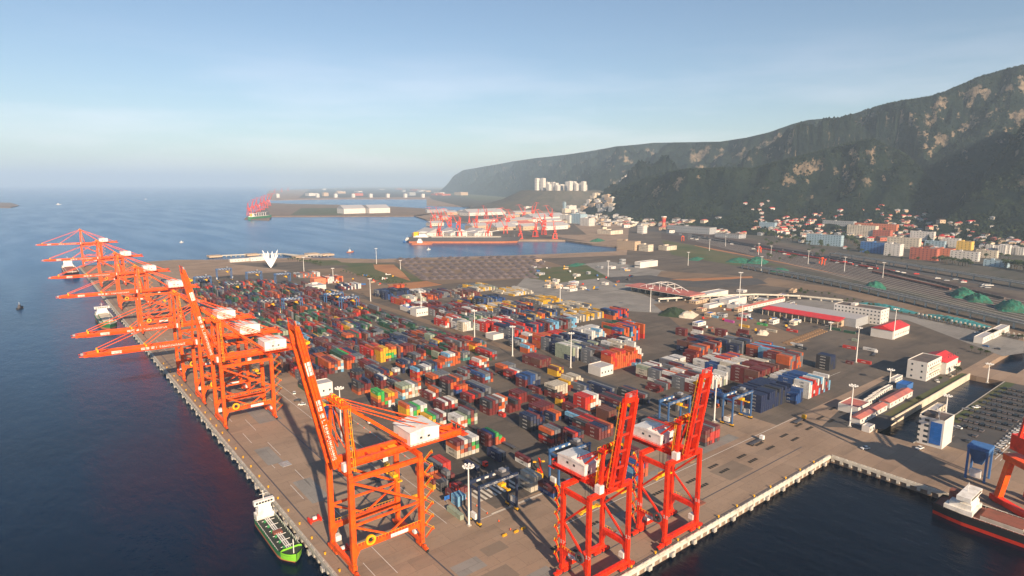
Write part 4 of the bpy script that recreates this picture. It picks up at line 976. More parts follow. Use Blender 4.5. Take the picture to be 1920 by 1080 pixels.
    # cabins, trolley, hoist and spreader
    c = MB(); c.box(-1.4, near * (gy + 3.4) - 1.3, gz + .8, 1.4, near * (gy + 3.4) + 1.3, gz + 4.2, 'white_paint'); c.build('boom_cabin', T)
    tx = g * .78; tr = MB(); tr.box(tx - 3, -gy + .8, gz - .4, tx + 3, gy - .8, gz + .8, 'equipment_yellow'); tr.box(tx - 2, -1.5, gz + .8, tx + 1.5, 1.5, gz + 2.2, 'equipment_yellow'); tr.build('trolley', T)
    cb = MB(); cb.box(tx - 5.6, -1.3, gz - 3.6, tx - 3.2, 1.3, gz - .8, 'white_paint'); cb.box(tx - 5.65, -1.1, gz - 3.2, tx - 5.6, 1.1, gz - 1.6, 'window_glass'); cb.build('operator_cab', T)
    sz = gz - 13 if g > 20 else gz - 14; sp = MB(); sp.box(tx - 1.1, -6.1, sz, tx + 1.1, -4.6, sz + .6, 'equipment_yellow'); sp.box(tx - 1.1, 4.6, sz, tx + 1.1, 6.1, sz + .6, 'equipment_yellow')
    sp.box(tx - .6, -6.0, sz + .1, tx - .3, 6.0, sz + .6, 'equipment_yellow'); sp.box(tx + .3, -6.0, sz + .1, tx + .6, 6.0, sz + .6, 'equipment_yellow'); sp.box(tx - 1.2, -2, sz + .65, tx + 1.2, 2, sz + 1.9, 'equipment_yellow'); sp.build('spreader', T)
    rpz = MB()
    for a_ in (-.9, .9):
        for b_ in (-1.6, 1.6): rpz.beam((tx + a_, b_, sz + 1.9), (tx + a_, b_, gz - .4), .12, .12, 'steel_dark')
    rpz.build('hoist_rope', T)
    # stair tower on the landside near leg
    stt = MB(); lv = 5.0; y0 = near * s; k = 0
    while lv < top - 2:
        xa, xb = (g + 1.7, g + 5.4) if g > 20 else (g + 1.5, g + 3.6); yo = y0 + (near * .6)
        p_, q_ = ((xa, yo, lv), (xb, yo, lv + 3.1)) if k % 2 == 0 else ((xb, yo, lv), (xa, yo, lv + 3.1))
        stt.beam(p_, q_, .9, .12, M); stt.beam(Vector(p_) + Vector((0, 0, 1)), Vector(q_) + Vector((0, 0, 1)), .12, .12, 'equipment_yellow')
        stt.box(q_[0] - .7, yo - .9, lv + 3.05, q_[0] + .7, yo + .9, lv + 3.15, M); stt.beam((q_[0] + .5, yo, lv + 3.1), (q_[0] + .5, yo, lv + 4.2), .14, .9, 'equipment_yellow'); lv += 3.1; k += 1
    stt.build('stair_tower', T)
    # ladder cage up the mast
    ld = MB(); k = top + 2
    while k < apex - 2: ld.box(ax + 1.0, near * (ay + .7) - .5, k, ax + 2.2, near * (ay + .7) + .5, k + .12, 'equipment_yellow'); k += 2.6
    for q in (0, 1): ld.beam((ax + 1.2 + q * .8, near * (s - .2 if g > 20 else s * .5), top + 2), (ax + 1.2 + q * .8, near * (ay + .7), apex - 1), .16, .16, 'equipment_yellow')
    ld.build('ladder', T)
    return root
AQ = dict(g=33.0, s=11.5, top=44.6, gz=45.6, apex=74.5, hx=(30.5, 45.5), hw=7.9, rear=60.0, paint='crane_orange')
WX = QX + 6
grpA = 'orange cranes along the long quay'
c1 = ship_crane('near orange crane with its boom raised beside the tanker', (WX, 240.9, .03), 0, grpA, boom_len=64, ang=R(78), **AQ)
c2 = dup(c1, (WX, 447, .03), label='second orange crane with raised boom, behind the lowered boom tips')
c3 = ship_crane('orange crane with lowered boom lowest in view over the water', (WX, 508, .03), 0, grpA, boom_len=68, ang=R(1), **AQ)
for y, lb in ((578, 'second lowered-boom orange crane, white house above the first'), (793, 'orange crane with boom low over the stern of the green bulk ship'), (965, 'orange crane whose boom tip lies between green ship and far ship'),
              (1194, 'orange crane with its boom across the bow of the far ship'), (1512, 'farthest orange crane at the end of the long quay')):
    dup(c3, (WX, y, .03), label=lb)
RC = dict(g=15.0, s=12.1, top=40.0, gz=40.9, apex=59.0, hx=(10.0, 26.5), hw=4.9, rear=29.0, paint='crane_red', near=1)
grpB = 'red cranes on the short quay'
ship_crane('red crane marked 17 with raised boom on the short quay', (179.5, QY + 1.8, .03), R(90), grpB, boom_len=41, ang=R(81), number='17', **RC)
ship_crane('red crane marked 18 with raised boom, nearer the basin corner', (229.5, QY + 1.8, .03), R(90), grpB, boom_len=41, ang=R(81), number='18', **RC)

# ------------------------------------------------------------------ rubber-tyred yard gantries
def yard_gantry(label, loc, m, span=23.5, h=20.0):
    T = thing('yard_gantry_crane', label, 'gantry crane', loc, 0, 'gantries straddling the container blocks'); b = 7.4
    for x in (0, span):
        for y in (0, b):
            l = MB(); l.beam((x, y, 1.9), (x, y, h - .8), 1.0, .9, m); l.build('leg', T)
            w = MB()
            for q in (-.9, .9): w.cyl((x - .35, y + q, .8), (x + .35, y + q, .8), .78, 'rubber', 10)
            w.box(x - .55, y - 1.4, 1.0, x + .55, y + 1.4, 1.9, 'equipment_yellow'); w.build('wheels', T)
        s_ = MB(); s_.box(x - .45, .6, 1.95, x + .45, b - .6, 3.0, m); s_.build('sill_beam', T)
        t_ = MB(); t_.box(x - .45, .6, h - 1.9, x + .45, b - .6, h - .8, m); t_.build('end_beam', T)
    for y in (0, b):
        g = MB(); g.box(-.7, y - .55, h - .8, span + .7, y + .55, h + .9, m); go = g.build('girder', T)
        d = MB(); yy = y - .58
        for k in range(4): d.box(3.5 + k * 5, yy, h - .5, 5.9 + k * 5, yy + .02, h + .45, 'line_white')
        d.build('marking', go, kind='stuff')
        wk = MB(); wk.box(0, y + (-1.5 if y == 0 else .6), h + .2, span, y + (-.6 if y == 0 else 1.5), h + .3, 'steel_grey')
        for k in range(11): wk.beam((k * span / 10, y + (-1.45 if y == 0 else 1.45), h + .3), (k * span / 10, y + (-1.45 if y == 0 else 1.45), h + 1.4), .09, .09, 'steel_grey')
        wk.build('walkway', T)
    tr = MB(); tx = span * .72; tr.box(tx - 2.4, .6, h + .95, tx + 2.4, b - .6, h + 2.2, 'steel_dark'); tr.box(tx - 1.2, 2, h + 2.2, tx + 1.4, 5, h + 3.6, 'steel_grey'); tr.build('trolley', T)
    cb = MB(); cb.box(tx + 2.6, 2.6, h - 2.6, tx + 4.6, 4.8, h - .3, 'white_paint'); cb.build('operator_cab', T)
    sp = MB(); sz = h - 6
    sp.box(tx - 1.0, -2.2, sz, tx + 1.0, -1.2, sz + .6, 'equipment_yellow'); sp.box(tx - 1.0, 8.6, sz, tx + 1.0, 9.6, sz + .6, 'equipment_yellow'); sp.box(tx - .5, -2, sz, tx + .5, 9.4, sz + .55, 'equipment_yellow'); sp.box(tx - 1.5, 2.2, sz + .55, tx + 1.5, 5.2, sz + 2.0, 'equipment_yellow')
    for q in (-1, 1): sp.beam((tx + q, 2.6, sz + 2), (tx + q, 2.6, h + 1), .1, .1, 'steel_dark'); sp.beam((tx + q, 4.8, sz + 2), (tx + q, 4.8, h + 1), .1, .1, 'steel_dark')
    sp.build('spreader', T)
    for x in (-1.3, span + .5): e = MB(); e.box(x, 1.6, 3.05, x + 1.4, 5.6, 5.9, 'white_paint'); e.build('engine_house', T)
    return T
rtg = yard_gantry('dark navy gantry at the yard corner beside the white mast', (161.5, 228, .02), 'rtg_navy')
rtb = yard_gantry('blue gantry right of the tall red stack behind crane 17', (217, 231, .02), 'rtg_blue')
dup(rtb, (328, 243, .02), label='blue gantry framed between the booms of cranes 17 and 18')
dup(rtb, (371, 222, .02), label='blue gantry at the edge of the navy block right of crane 18')
for (u, v), lb in (((531.7, 562.5), 'gantry over orange stacks just right of the third machine house'), ((611.7, 553), 'blue gantry at the near end of the far yard road'), ((516.7, 515), 'gantry below the white spray over bright orange boxes'),
        ((463, 511.7), 'gantry just left of the spray'), ((406.7, 505.8), 'gantry behind the raised boom tip, near the shore'), ((486.7, 566.7), 'gantry in the dark stacks left of the orange ones'), ((423, 534), 'navy gantry beside the raised boom tip'),
        ((365, 521), 'gantry left edge of the yard behind the raised boom'), ((640, 560), 'blue gantry parked beside the white boxes')):
    p = G(u, v, 20.0); dup(rtg if 'navy' in lb or 'dark' in lb else rtb, (p.x, p.y, .02), label=lb)
rnd0 = random.Random(77)
# ------------------------------------------------------------------ buildings
def win_grid(mb, org, ax, n, rows, w, h, L_, z0, dz, m='window_glass', out=(0, -1, 0)):
    """rows x n windows along direction ax from org, each a shallow box standing 4 cm out of the wall."""
    A = Vector(ax); O = Vector(org); N = Vector(out) * .04
    for r in range(rows):
        for i in range(n):
            c = O + A * (L_ * (i + .5) / n) + Vector((0, 0, z0 + r * dz)); a = c - A * w / 2; b = c + A * w / 2; u = Vector((0, 0, h))
            mb.add([a, b, b + u, a + u, a + N, b + N, b + u + N, a + u + N], [(4, 5, 6, 7), (0, 1, 5, 4), (1, 2, 6, 5), (2, 3, 7, 6), (3, 0, 4, 7)], m)
def building(name, label, cat, x0, y0, x1, y1, h, wall='white_wall', roof='flat', rm='roof_dark', side=(4, 4), end=(2, 4), group=None, single=False, z=0.0, wm='window_glass', rot=0, ww=1.4, extra=None):
    """Block with its near left corner at (x0, y0); windows on the long side facing -X and the end facing -Y."""
    T = thing(name, label, cat, (x0, y0, z), rot, group); W, D = x1 - x0, y1 - y0
    b = MB(); b.box(0, 0, -3 if z else 0, W, D, h, wall); wo = b.build('wall', T)
    r = MB()
    if roof == 'flat':
        r.box(.3, .3, h, W - .3, D - .3, h + .12, rm)
        for a in ((0, 0, W, .3), (0, D - .3, W, D), (0, .3, .3, D - .3), (W - .3, .3, W, D - .3)): r.box(a[0], a[1], h, a[2], a[3], h + .75, wall)
        if D > 20: r.box(W * .3, D * .6, h + .12, W * .7, D * .6 + 5, h + 3, wall)
    else:
        o = .5; v = [(-o, -o, h), (W + o, -o, h), (W + o, D + o, h), (-o, D + o, h)]; rh = min(W, D) * .2
        if D >= W: v += [(W / 2, -o, h + rh), (W / 2, D + o, h + rh)]; f = [(0, 3, 5, 4), (1, 4, 5, 2), (0, 4, 1), (3, 2, 5), (0, 1, 2, 3)]
        else: v += [(-o, D / 2, h + rh), (W + o, D / 2, h + rh)]; f = [(0, 4, 5, 1), (3, 2, 5, 4), (0, 3, 4), (1, 5, 2), (0, 1, 2, 3)]
        r.add(v, f, rm)
    r.build('roof', T)
    fl = h / max(side[1], 1); wh = min(1.6, fl * .5)
    if single:
        for (n, rows, org, ax, L_, out) in ((side[0], side[1], (0, D, 0), (0, -1, 0), D, (-1, 0, 0)), (end[0], end[1], (0, 0, 0), (1, 0, 0), W, (0, -1, 0))):
            if not n or not rows: continue
            for rr in range(rows):
                for i in range(n):
                    mb = MB(); A = Vector(ax); c = Vector(org) + A * (L_ * (i + .5) / n)
                    win_grid(mb, c - A * .5, ax, 1, 1, ww, wh, 1.0, rr * fl + fl * .35, fl, wm, out); mb.build('window', T)
    else:
        mb = MB()
        if side[0]: win_grid(mb, (0, D, 0), (0, -1, 0), side[0], side[1], ww, wh, D, fl * .35, fl, wm, (-1, 0, 0))
        if end[0]: win_grid(mb, (0, 0, 0), (1, 0, 0), end[0], end[1], ww, wh, W, fl * .35, fl, wm, (0, -1, 0))
        if mb.v: mb.build('window_rows', T, kind='stuff')
    return T
# control building on the canal head
ct = building('control_building', 'white five-storey block with a big blue glass front by the canal', 'building', 441, 118.5, 459, 132.5, 18, 'white_wall', side=(2, 5), end=(0, 0), single=True, ww=2.6)
for ch in [c for c in ct.children if c.name.startswith('window')]: ch.location.y = 3.6 if ch.data.vertices[0].co.y > 7 else 6.0
b = MB(); b.box(-.35, 1.0, 2.2, -.02, 7.2, 16.4, 'blue_glass')
for k in range(6): b.box(-.42, 1.0, 2.2 + k * 2.7, -.35, 7.2, 2.35 + k * 2.7, 'roof_blue')
b.build('glass_front', ct); b = MB(); b.box(2, 6, 18.2, 9, 12, 20.6, 'roof_dark')
for q in (1, 6, 11, 15): b.beam((q, 3 + q * .4, 18.1), (q, 3 + q * .4, 24), .25, .25, 'mast_white')
b.build('roof_plant', ct)
wh = building('office_block', 'white three-storey block with brown flat roof above the canal bank', 'building', 588, 175, 622, 190, 15.5, 'white_wall', rm='roof_dark', side=(2, 3), end=(7, 3), single=True)
b = MB()
for k in (1, 2): b.box(6, -1.6, k * 5.0, 30, -.02, k * 5.0 + .25, 'cream_wall'); b.box(6, -1.6, k * 5.0 + .25, 30, -1.5, k * 5 + 1.2, 'cream_wall')
b.build('balcony', wh)
building('red_roofed_hall', 'white hall with bright red roof joined behind the canal block', 'building', 622.3, 171, 652, 192, 11, 'white_wall', 'gable', 'roof_red', side=(0, 1), end=(5, 2), single=True)
building('red_canopy', 'low red awning at the end of the red-roofed hall', 'canopy', 655, 173, 668, 184, 3.4, 'cream_wall', 'gable', 'roof_red', side=(0, 1), end=(0, 1))
building('office_block', 'long white four-storey office with rows of small dark windows', 'building', 786 , 287, 810, 341, 17.5, 'white_wall', rm='roof_dark', side=(13, 4), end=(3, 4), single=True, ww=1.7)
building('warehouse', 'white warehouse with a striped red roof beside the long office', 'warehouse', 722, 250, 768, 272, 9.5, 'white_wall', 'gable', 'roof_red', side=(0, 1), end=(10, 1), single=True)
cn = thing('long_canopy', 'long bright red canopy roof over a loading bay', 'canopy', (0, 0, 0))
a, c_ = G(1512, 590), G(1600, 612)
xr = 735
b = MB(); b.add([(xr, 312, 7), (xr + 16, 312, 9.5), (xr + 16, 408, 9.5), (xr, 408, 7), (xr, 312, 7.6), (xr + 16, 312, 10.1), (xr + 16, 408, 10.1), (xr, 408, 7.6)], [(0, 3, 2, 1), (4, 5, 6, 7), (0, 1, 5, 4), (1, 2, 6, 5), (2, 3, 7, 6), (3, 0, 4, 7)], 'roof_red'); b.build('roof', cn)
for k in range(13):
    b = MB(); b.box(xr + .6, 313 + k * 7.8, 0, xr + 1.2, 313.6 + k * 7.8, 7.1, 'cream_wall'); b.build('post', cn)
b = MB(); b.box(xr + 8, 312.5, 0, xr + 15, 407.5, 6.8, 'tan_wall'); b.build('back_wall', cn)
b = MB(); b.box(xr + 16.5, 300, 0, xr + 50, 408, 10, 'grey_wall', 'roof_grey'); tag(b.build('warehouse'), 'flat grey warehouse roof behind the red canopy', 'warehouse')
def lowshed(label, u, v, L_, D, h, rm, wall='white_wall', along='x', roof='gable', wins=6, cat='shed'):
    x, y = P(u, v); a = (x, y, x + L_, y + D) if along == 'x' else (x, y, x + D, y + L_)
    return building('shed', label, cat, *a, h, wall, roof, rm, side=(0, 1) if along == 'x' else (wins, 1), end=(wins, 1) if along == 'x' else (0, 1))
lowshed('near red-roofed shed with white walls at the foot of the canal mast', 1612, 797, 46, 6.5, 4.2, 'roof_pinkish')
lowshed('second long red-roofed shed continuing along the canal', 1668, 766, 44, 7.5, 4.5, 'roof_pinkish')
lowshed('white block with reddish flat roof behind the near canal shed', 1608, 779, 20, 14, 5, 'roof_pinkish', roof='flat')
for i, (u, v) in enumerate(((1618, 765), (1626, 759), (1634, 753), (1642, 747), (1652, 741))):
    lowshed(('first', 'second', 'third', 'fourth', 'fifth')[i] + ' white container cabin from the left in the row behind the canal sheds', u, v, 22, 3, 3, 'roof_grey', roof='flat', wins=6, cat='cabin')
lowshed('blue-roofed shelter in the dark lot below the canal block', 1700, 733, 13, 8, 4, 'roof_blue', 'blue_wall', roof='flat', wins=0)
lowshed('three white site cabins at the edge of the dark lot', 1678, 718, 16, 4, 3, 'roof_grey', roof='flat', wins=5, cat='cabin')
lowshed('long white shed with an orange end by the canal lamp mast', 1741, 789, 34, 5.5, 3.8, 'roof_grey', 'cream_wall', roof='flat')
lowshed('white gatehouse on the corner road beside the canal head', 1630, 812, 8, 5, 3.4, 'roof_grey', roof='flat', wins=2, cat='cabin')
lowshed('low white shed with red yard wall right of the control building', 1768, 822, 18, 9, 3.5, 'roof_pinkish', roof='flat', wins=3)
lowshed('front white shed of the pair at the far end of the grey lot', 1842, 645, 60, 8, 6, 'roof_grey', roof='flat', wins=9)
lowshed('rear white shed of the pair at the far end of the grey lot', 1862, 636, 60, 8, 6, 'roof_grey', roof='flat', wins=9)
lowshed('white hut with grey roof between the yard blocks', 1126, 707, 16, 15, 7.5, 'roof_grey', roof='flat', wins=4, cat='building')
lowshed('white two-storey office beside the yard road mast', 781, 594, 17, 16, 9, 'roof_grey', roof='flat', wins=5, cat='building')
lowshed('blue-roofed low office left of the white yard office', 768, 586, 12, 26, 5, 'roof_blue', 'white_wall', roof='flat', wins=3, cat='building')
lowshed('white shed half hidden by the raised boom', 590, 746, 15, 12, 9.5, 'roof_grey', roof='flat', wins=3)
lowshed('white flat-roofed depot in the middle of the yards', 925, 638, 30, 14, 5, 'roof_grey', roof='flat', wins=0)
lowshed('white hall on the earth lot below the shore', 586, 548, 22, 30, 9, 'roof_grey', roof='flat', wins=0, cat='building')
lowshed('orange brick building beside the white hall', 590, 534, 50, 20, 9, 'orange_wall', 'orange_wall', roof='flat', wins=6, cat='building')
lowshed('long white workshop with yellow end near the jetty', 432, 492, 62, 12, 5, 'roof_grey', 'white_wall', roof='flat', wins=9, cat='building')
lowshed('small white workshop near the white spray', 470, 490, 34, 14, 7, 'roof_grey', roof='flat', wins=4, cat='building')
lowshed('grey and white office with flat roof on the open lot', 1200, 503, 14, 55, 11, 'roof_grey', 'white_wall', along='y', roof='flat', wins=12, cat='building')
for i, (u, v, l, d, h) in enumerate(((1325, 560, 55, 16, 6), (1345, 570, 60, 12, 4), (1365, 575, 46, 14, 8), (1330, 579, 40, 10, 4), (1390, 582, 22, 22, 5))):
    lowshed(('highest', 'long low', 'tall square', 'front', 'small square')[i] + ' white block of the depot cluster below the curved road', u, v, l, d, h, 'roof_grey', roof='flat', wins=0, cat='building')
lowshed('long white wall building with pink roof right of the depot cluster', 1392, 583, 110, 7, 4.5, 'roof_pinkish', 'white_wall', roof='gable', wins=14, cat='building')
for i, (u, v, l, d, h, w) in enumerate(((1190, 470, 22, 60, 22, 'tan_wall'), (1215, 472, 20, 30, 16, 'cream_wall'), (1250, 470, 40, 26, 10, 'cream_wall'), (1206, 438, 20, 26, 26, 'white_wall'), (1145, 440, 60, 60, 12, 'cream_wall'))):
    x, y = P(u, v); building('office_block', ('tan block with two wings left of the rail yard', 'cream block beside the tan one', 'low cream hall by the green verge', 'pale tower block before the dark hill foot', 'wide vaulted cream hall near the highway')[i], 'building', x, y, x + l, y + d, h, w, side=(8, 4), end=(4, 4))
# toll gate with twin white arches
x0, y0 = P(1188, 545); T = thing('port_gate', 'wide red-roofed toll gate with two white arched trusses', 'gate', (735, 560, 0))
b = MB(); b.box(-2, -45, 8, 34, 75, 9.4, 'roof_pinkish'); b.box(-2.3, -45.3, 7.6, 34.3, 75.3, 8, 'white_paint'); b.build('roof', T)
for k in range(9):
    b = MB(); b.box(8, -42 + k * 14, 0, 12, -40 + k * 14, 7.6, 'cream_wall'); b.box(6, -43 + k * 14, 0, 20, -39 + k * 14, .3, 'concrete'); b.build('toll_booth', T)
for x in (6, 26):
    b = MB(); pp = None
    for k in range(13):
        t = k / 12; p_ = (x, -22 + 74 * t, 9.4 + 9.5 * math.sin(math.pi * t))
        if pp: b.beam(pp, p_, .9, .9, 'white_paint')
        if 0 < k < 12 and k % 2 == 0: b.beam((x, p_[1], 9.4), p_, .6, .6, 'white_paint')
        pp = p_
    b.build('arch', T)
b = MB()
for k in range(2, 12, 2): t = k / 12; b.beam((6, -22 + 74 * t, 9.4 + 9.5 * math.sin(math.pi * t)), (26, -22 + 74 * t, 9.4 + 9.5 * math.sin(math.pi * t)), .6, .6, 'white_paint')
b.build('arch_ties', T, kind='stuff')
# striped tower at the hill foot
p = G(1244, 428); T = thing('water_tower', 'red and white waisted tower at the foot of the hill', 'tower', (p.x, p.y, 0))
b = MB(); pr = None
for k, (z_, r_) in enumerate(((0, 9), (10, 7), (22, 6), (34, 7.5), (42, 10))):
    if pr: b.cyl((0, 0, pr[0]), (0, 0, z_), pr[1], 'roof_red' if k % 2 else 'orange_wall', 14, r2=r_)
    pr = (z_, r_)
b.build('shaft', T); b = MB(); b.cyl((0, 0, 42), (0, 0, 45), 10.4, 'white_paint', 14); b.build('rim', T)

# ------------------------------------------------------------------ light masts
def mast(label, h, u=None, v=None, at=None):
    x, y = at or P(u, v); T = thing('light_mast', label, 'light mast', (x, y, 0), 0, 'tall floodlight masts')
    b = MB(); b.cyl((0, 0, 0), (0, 0, h), .55, 'mast_white', 10, r2=.28); b.box(-.9, -.9, 0, .9, .9, .7, 'concrete'); b.build('pole', T)
    b = MB(); b.ring((0, 0, h - .6), (0, 0, 1), 2.1, .15, 'mast_white', 12)
    for k in range(4): b.beam((0, 0, h - .6), (2 * math.cos(k * 1.571), 2 * math.sin(k * 1.571), h - .6), .15, .15, 'mast_white')
    b.build('lamp_ring', T)
    for k in range(8):
        t = k * .7854; b = MB(); b.beam((2.1 * math.cos(t), 2.1 * math.sin(t), h - .9), (2.9 * math.cos(t), 2.9 * math.sin(t), h - .3), .9, .55, 'white_paint'); b.build('floodlight', T)
for u, v, h, lb in ((879.5, 985.6, 31.5, 'white floodlight mast beside the dark navy gantry'), (641, 829, 37, 'mast rising behind the near crane apex'), (695, 565, 33, 'mast on the earth lot left of the yard office'), (625, 530, 25, 'mast left of the green fields'),
        (706, 495, 33, 'mast on the shore by the green fields'), (790, 590, 30, 'mast in front of the white yard office'), (890, 645, 36, 'mast in the middle of the yard road'), (1070, 690, 33, 'mast left of the orange block'),
        (1219, 585, 32, 'mast at the corner of the earth lot'), (1389, 628, 36, 'mast behind the pale container block'), (1385, 580, 50, 'tall mast at the depot cluster'), (1605, 680, 34, 'mast in the inland lot by the red box'),
        (1339, 790, 33, 'mast right behind crane 18'), (1593, 800, 30, 'mast at the near canal shed'), (1851, 718, 17, 'mast on the grass bank of the canal'), (1675, 637, 34, 'mast before the long white office'), (1773, 775, 14, 'short mast at the orange-ended shed'),
        (1140, 520, 30, 'mast on the open lot'), (751, 505, 18, 'low mast by the white spray'), (570, 510, 28, 'mast behind the far gantries'), (1490, 742, 9, 'short lamp mast at the corner of the navy block'), (1557, 620, 10, 'short lamp mast over the stone rows'), (1668, 718, 12, 'short lamp mast below the canal block'),
        (961, 668, 30, 'mast among the navy blocks'), (1050, 570, 28, 'mast by the yellow crates')):
    mast(lb, h, u, v)
for i, (u, v) in enumerate(((1422, 478), (1445, 484), (1515, 495), (1583, 509), (1655, 521), (1427, 508), (1360, 462), (1330, 470), (1290, 498), (1164, 425), (1204, 440))):
    mast(('railside mast nearest the first orange rail gantry', 'second railside mast by the green mound', 'railside mast between the two orange rail gantries', 'railside mast just past the second rail gantry', 'railside mast at the end of the red earth strip', 'mast by the green netted mound',
          'mast before the blue-grey block', 'mast on the green verge', 'mast beside the curved road', 'pole by the highway bend', 'pole in front of the pale tower block')[i], 28, u, v)

# ------------------------------------------------------------------ ships
def hull(mb, L_, B_, z0, z1, side, boot, zb, bow=.22, sheer=1.2, deck='deck_dark'):
    """Hull from stern x = 0 to bow x = L: pointed raked bow, rounded stern, boot topping up to zb."""
    n = 18; sec = []
    for i in range(n + 1):
        t = i / n; x = t * L_
        w = B_ / 2 * (min(1, (.72 + t * 3)) if t < .1 else 1)
        if t > 1 - bow: q = (t - (1 - bow)) / bow; w *= max(.03, (1 - q ** 2.1))
        wl = w * (.97 if t < 1 - bow else max(.02, 1 - ((t - (1 - bow)) / bow) * .35)); dz = sheer * max(0, (t - .7) / .3) ** 1.6
        xl = x - (L_ * .05 * max(0, (t - .8) / .2)); sec.append((x, xl, w, wl, dz))
    for s_ in (-1, 1):
        for (za, zb_, m, ka) in ((z0, zb, boot, 0), (zb, z1, side, 1)):
            vs = []
            for x, xl, w, wl, dz in sec:
                fa, fb = ((0, (zb - z0) / (z1 - z0)) if ka == 0 else ((zb - z0) / (z1 - z0), 1))
                for f_ in (fa, fb): vs.append((xl + (x - xl) * f_, s_ * (wl + (w - wl) * f_), z0 + (z1 + dz - z0) * f_))
            fs = [(2 * i, 2 * i + 2, 2 * i + 3, 2 * i + 1) if s_ < 0 else (2 * i, 2 * i + 1, 2 * i + 3, 2 * i + 2) for i in range(n)]; mb.add(vs, fs, m)
    s0 = sec[0]; mb.quad((0, -s0[3], z0), (0, -s0[2], z1), (0, s0[2], z1), (0, s0[3], z0), side)
    vs = []
    for x, xl, w, wl, dz in sec: vs += [(x, -w, z1 + dz - .9), (x, w, z1 + dz - .9)]
    mb.add(vs, [(2 * i, 2 * i + 2, 2 * i + 3, 2 * i + 1) for i in range(n)], deck)
    return sec
def ship(name, label, loc, rot, L_, B_, fb, side, boot, kind, cat='ship', house='white_paint', deck='deck_dark', group=None, lime=False, fun='equipment_yellow', hs=1.0):
    T = thing(name, label, cat, loc, rot, group); mb = MB(); hull(mb, L_, B_, -1.5, fb, side, boot, fb * .3, deck=deck); ho = mb.build('hull', T)
    if lime: mb = MB(); n0 = len(mb.v); hull(mb, L_ * .16, B_ * .97, fb * .32, fb + .9, 'hull_lime', 'hull_lime', fb * .4, bow=.98, sheer=.6); lo = mb.build('forecastle', T); lo.location = (L_ * .845, 0, .25)
    hl = L_ * .10 * hs; hx = L_ * .04; b = MB(); z = fb - .8
    b.box(hx, -B_ * .42, z, hx + hl * 1.3, B_ * .42, z + 2.6, house); b.box(hx + hl * .2, -B_ * .34, z + 2.6, hx + hl * 1.2, B_ * .34, z + 5.1, house)
    b.box(hx + hl * .5, -B_ * .30, z + 5.1, hx + hl * 1.15, B_ * .30, z + 7.5, house)
    if L_ > 130: b.box(hx + hl * .5, -B_ * .30, z + 7.5, hx + hl * 1.1, B_ * .30, z + 14, house); z += 6.5
    so = b.build('deckhouse', T)
    br = MB(); br.box(hx + hl * .55, -B_ * .48, z + 7.5, hx + hl * 1.2, B_ * .48, z + 9.8, house); bo = br.build('bridge', T)
    for k in range(6):
        w_ = MB(); yy = -B_ * .42 + k * B_ * .14; w_.box(hx + hl * 1.2 + .01, yy + .1, z + 8.3, hx + hl * 1.2 + .06, yy + B_ * .12, z + 9.3, 'window_glass'); w_.build('window', bo)
    f = MB(); f.box(hx + .2, -B_ * .1, fb + 1.6, hx + hl * .45, B_ * .1, z + 8.5, fun); f.build('funnel', T)
    mt = MB(); mt.beam((hx + hl * .8, 0, z + 9.8), (hx + hl * .8, 0, z + 14.5), .3, .3, 'mast_white'); mt.beam((hx + hl * .8, -1.8, z + 12.6), (hx + hl * .8, 1.8, z + 12.6), .2, .2, 'mast_white')
    mt.beam((L_ * .93, 0, fb), (L_ * .93, 0, fb + 7), .35, .35, 'mast_white'); mt.build('mast', T)
    c0, c1 = hx + hl * 1.6, L_ * .82
    if kind == 'tanker':
        p_ = MB()
        for y in (-.9, 0, .9): p_.cyl((c0, y, fb + .1), (c1, y, fb + .1), .28, 'mast_white', 6)
        for k in range(6): x = c0 + (c1 - c0) * (k + .5) / 6; p_.cyl((x, -B_ * .3, fb), (x, B_ * .3, fb), .15, 'mast_white', 5); p_.box(x - .5, -B_ * .22, fb - .8, x + .5, -B_ * .12, fb + .3, 'hull_green')
        p_.box((c0 + c1) / 2 - 1.5, -2, fb - .8, (c0 + c1) / 2 + 1.5, 2, fb + .7, 'deck_rust'); p_.build('pipework', T)
    else:
        n = 4 if L_ < 120 else 6
        for k in range(n):
            a = c0 + (c1 - c0) * k / n; e = a + (c1 - c0) / n - 2.2
            h_ = MB(); h_.box(a, -B_ * .33, fb - .85, e, B_ * .33, fb + .9, 'hull_green' if kind == 'green' else 'concrete'); ho_ = h_.build('hatch_coaming', T)
            v_ = MB(); v_.box(a + .2, -B_ * .31, fb + .92, e - .2, B_ * .31, fb + 1.3, {'green': 'cream_wall', 'rust': 'deck_rust', 'bulk': 'cream_wall'}.get(kind, 'deck_rust')); v_.build('hatch_cover', ho_)
            if kind == 'bulk' and k < n - 1:
                g_ = MB(); x = e + 1.1; g_.cyl((x, 0, fb - .8), (x, 0, fb + 17), 1.1, house, 8); g_.beam((x, 0, fb + 15), (x + (c1 - c0) / n * .8, 0, fb + 19), .9, 1.2, house); g_.build('deck_crane', T)
    rl = MB(); yb = B_ * .48
    for s_ in (-1, 1):
        x = L_ * .1
        while x < L_ * .8: rl.beam((x, s_ * yb, fb - .9), (x, s_ * yb, fb + .3), .12, .12, 'mast_white'); x += max(2.2, L_ / 60)
        rl.beam((L_ * .1, s_ * yb, fb + .3), (L_ * .8, s_ * yb, fb + .3), .13, .13, 'mast_white')
    rl.build('railing', T); return T
ship('tanker', 'small green tanker with lime bow moored beside the near orange crane', (83.2, 311, SEA_Z), R(-90), 51, 10.2, 3.6, 'hull_green', 'hull_rust', 'tanker', lime=True, deck='deck_dark', hs=.75)
ship('cargo_ship', 'green cargo ship with pale hatches moored under the orange booms', (74, 945, SEA_Z), R(-90), 98, 17, 6.5, 'hull_green', 'hull_rust', 'green', deck='concrete')
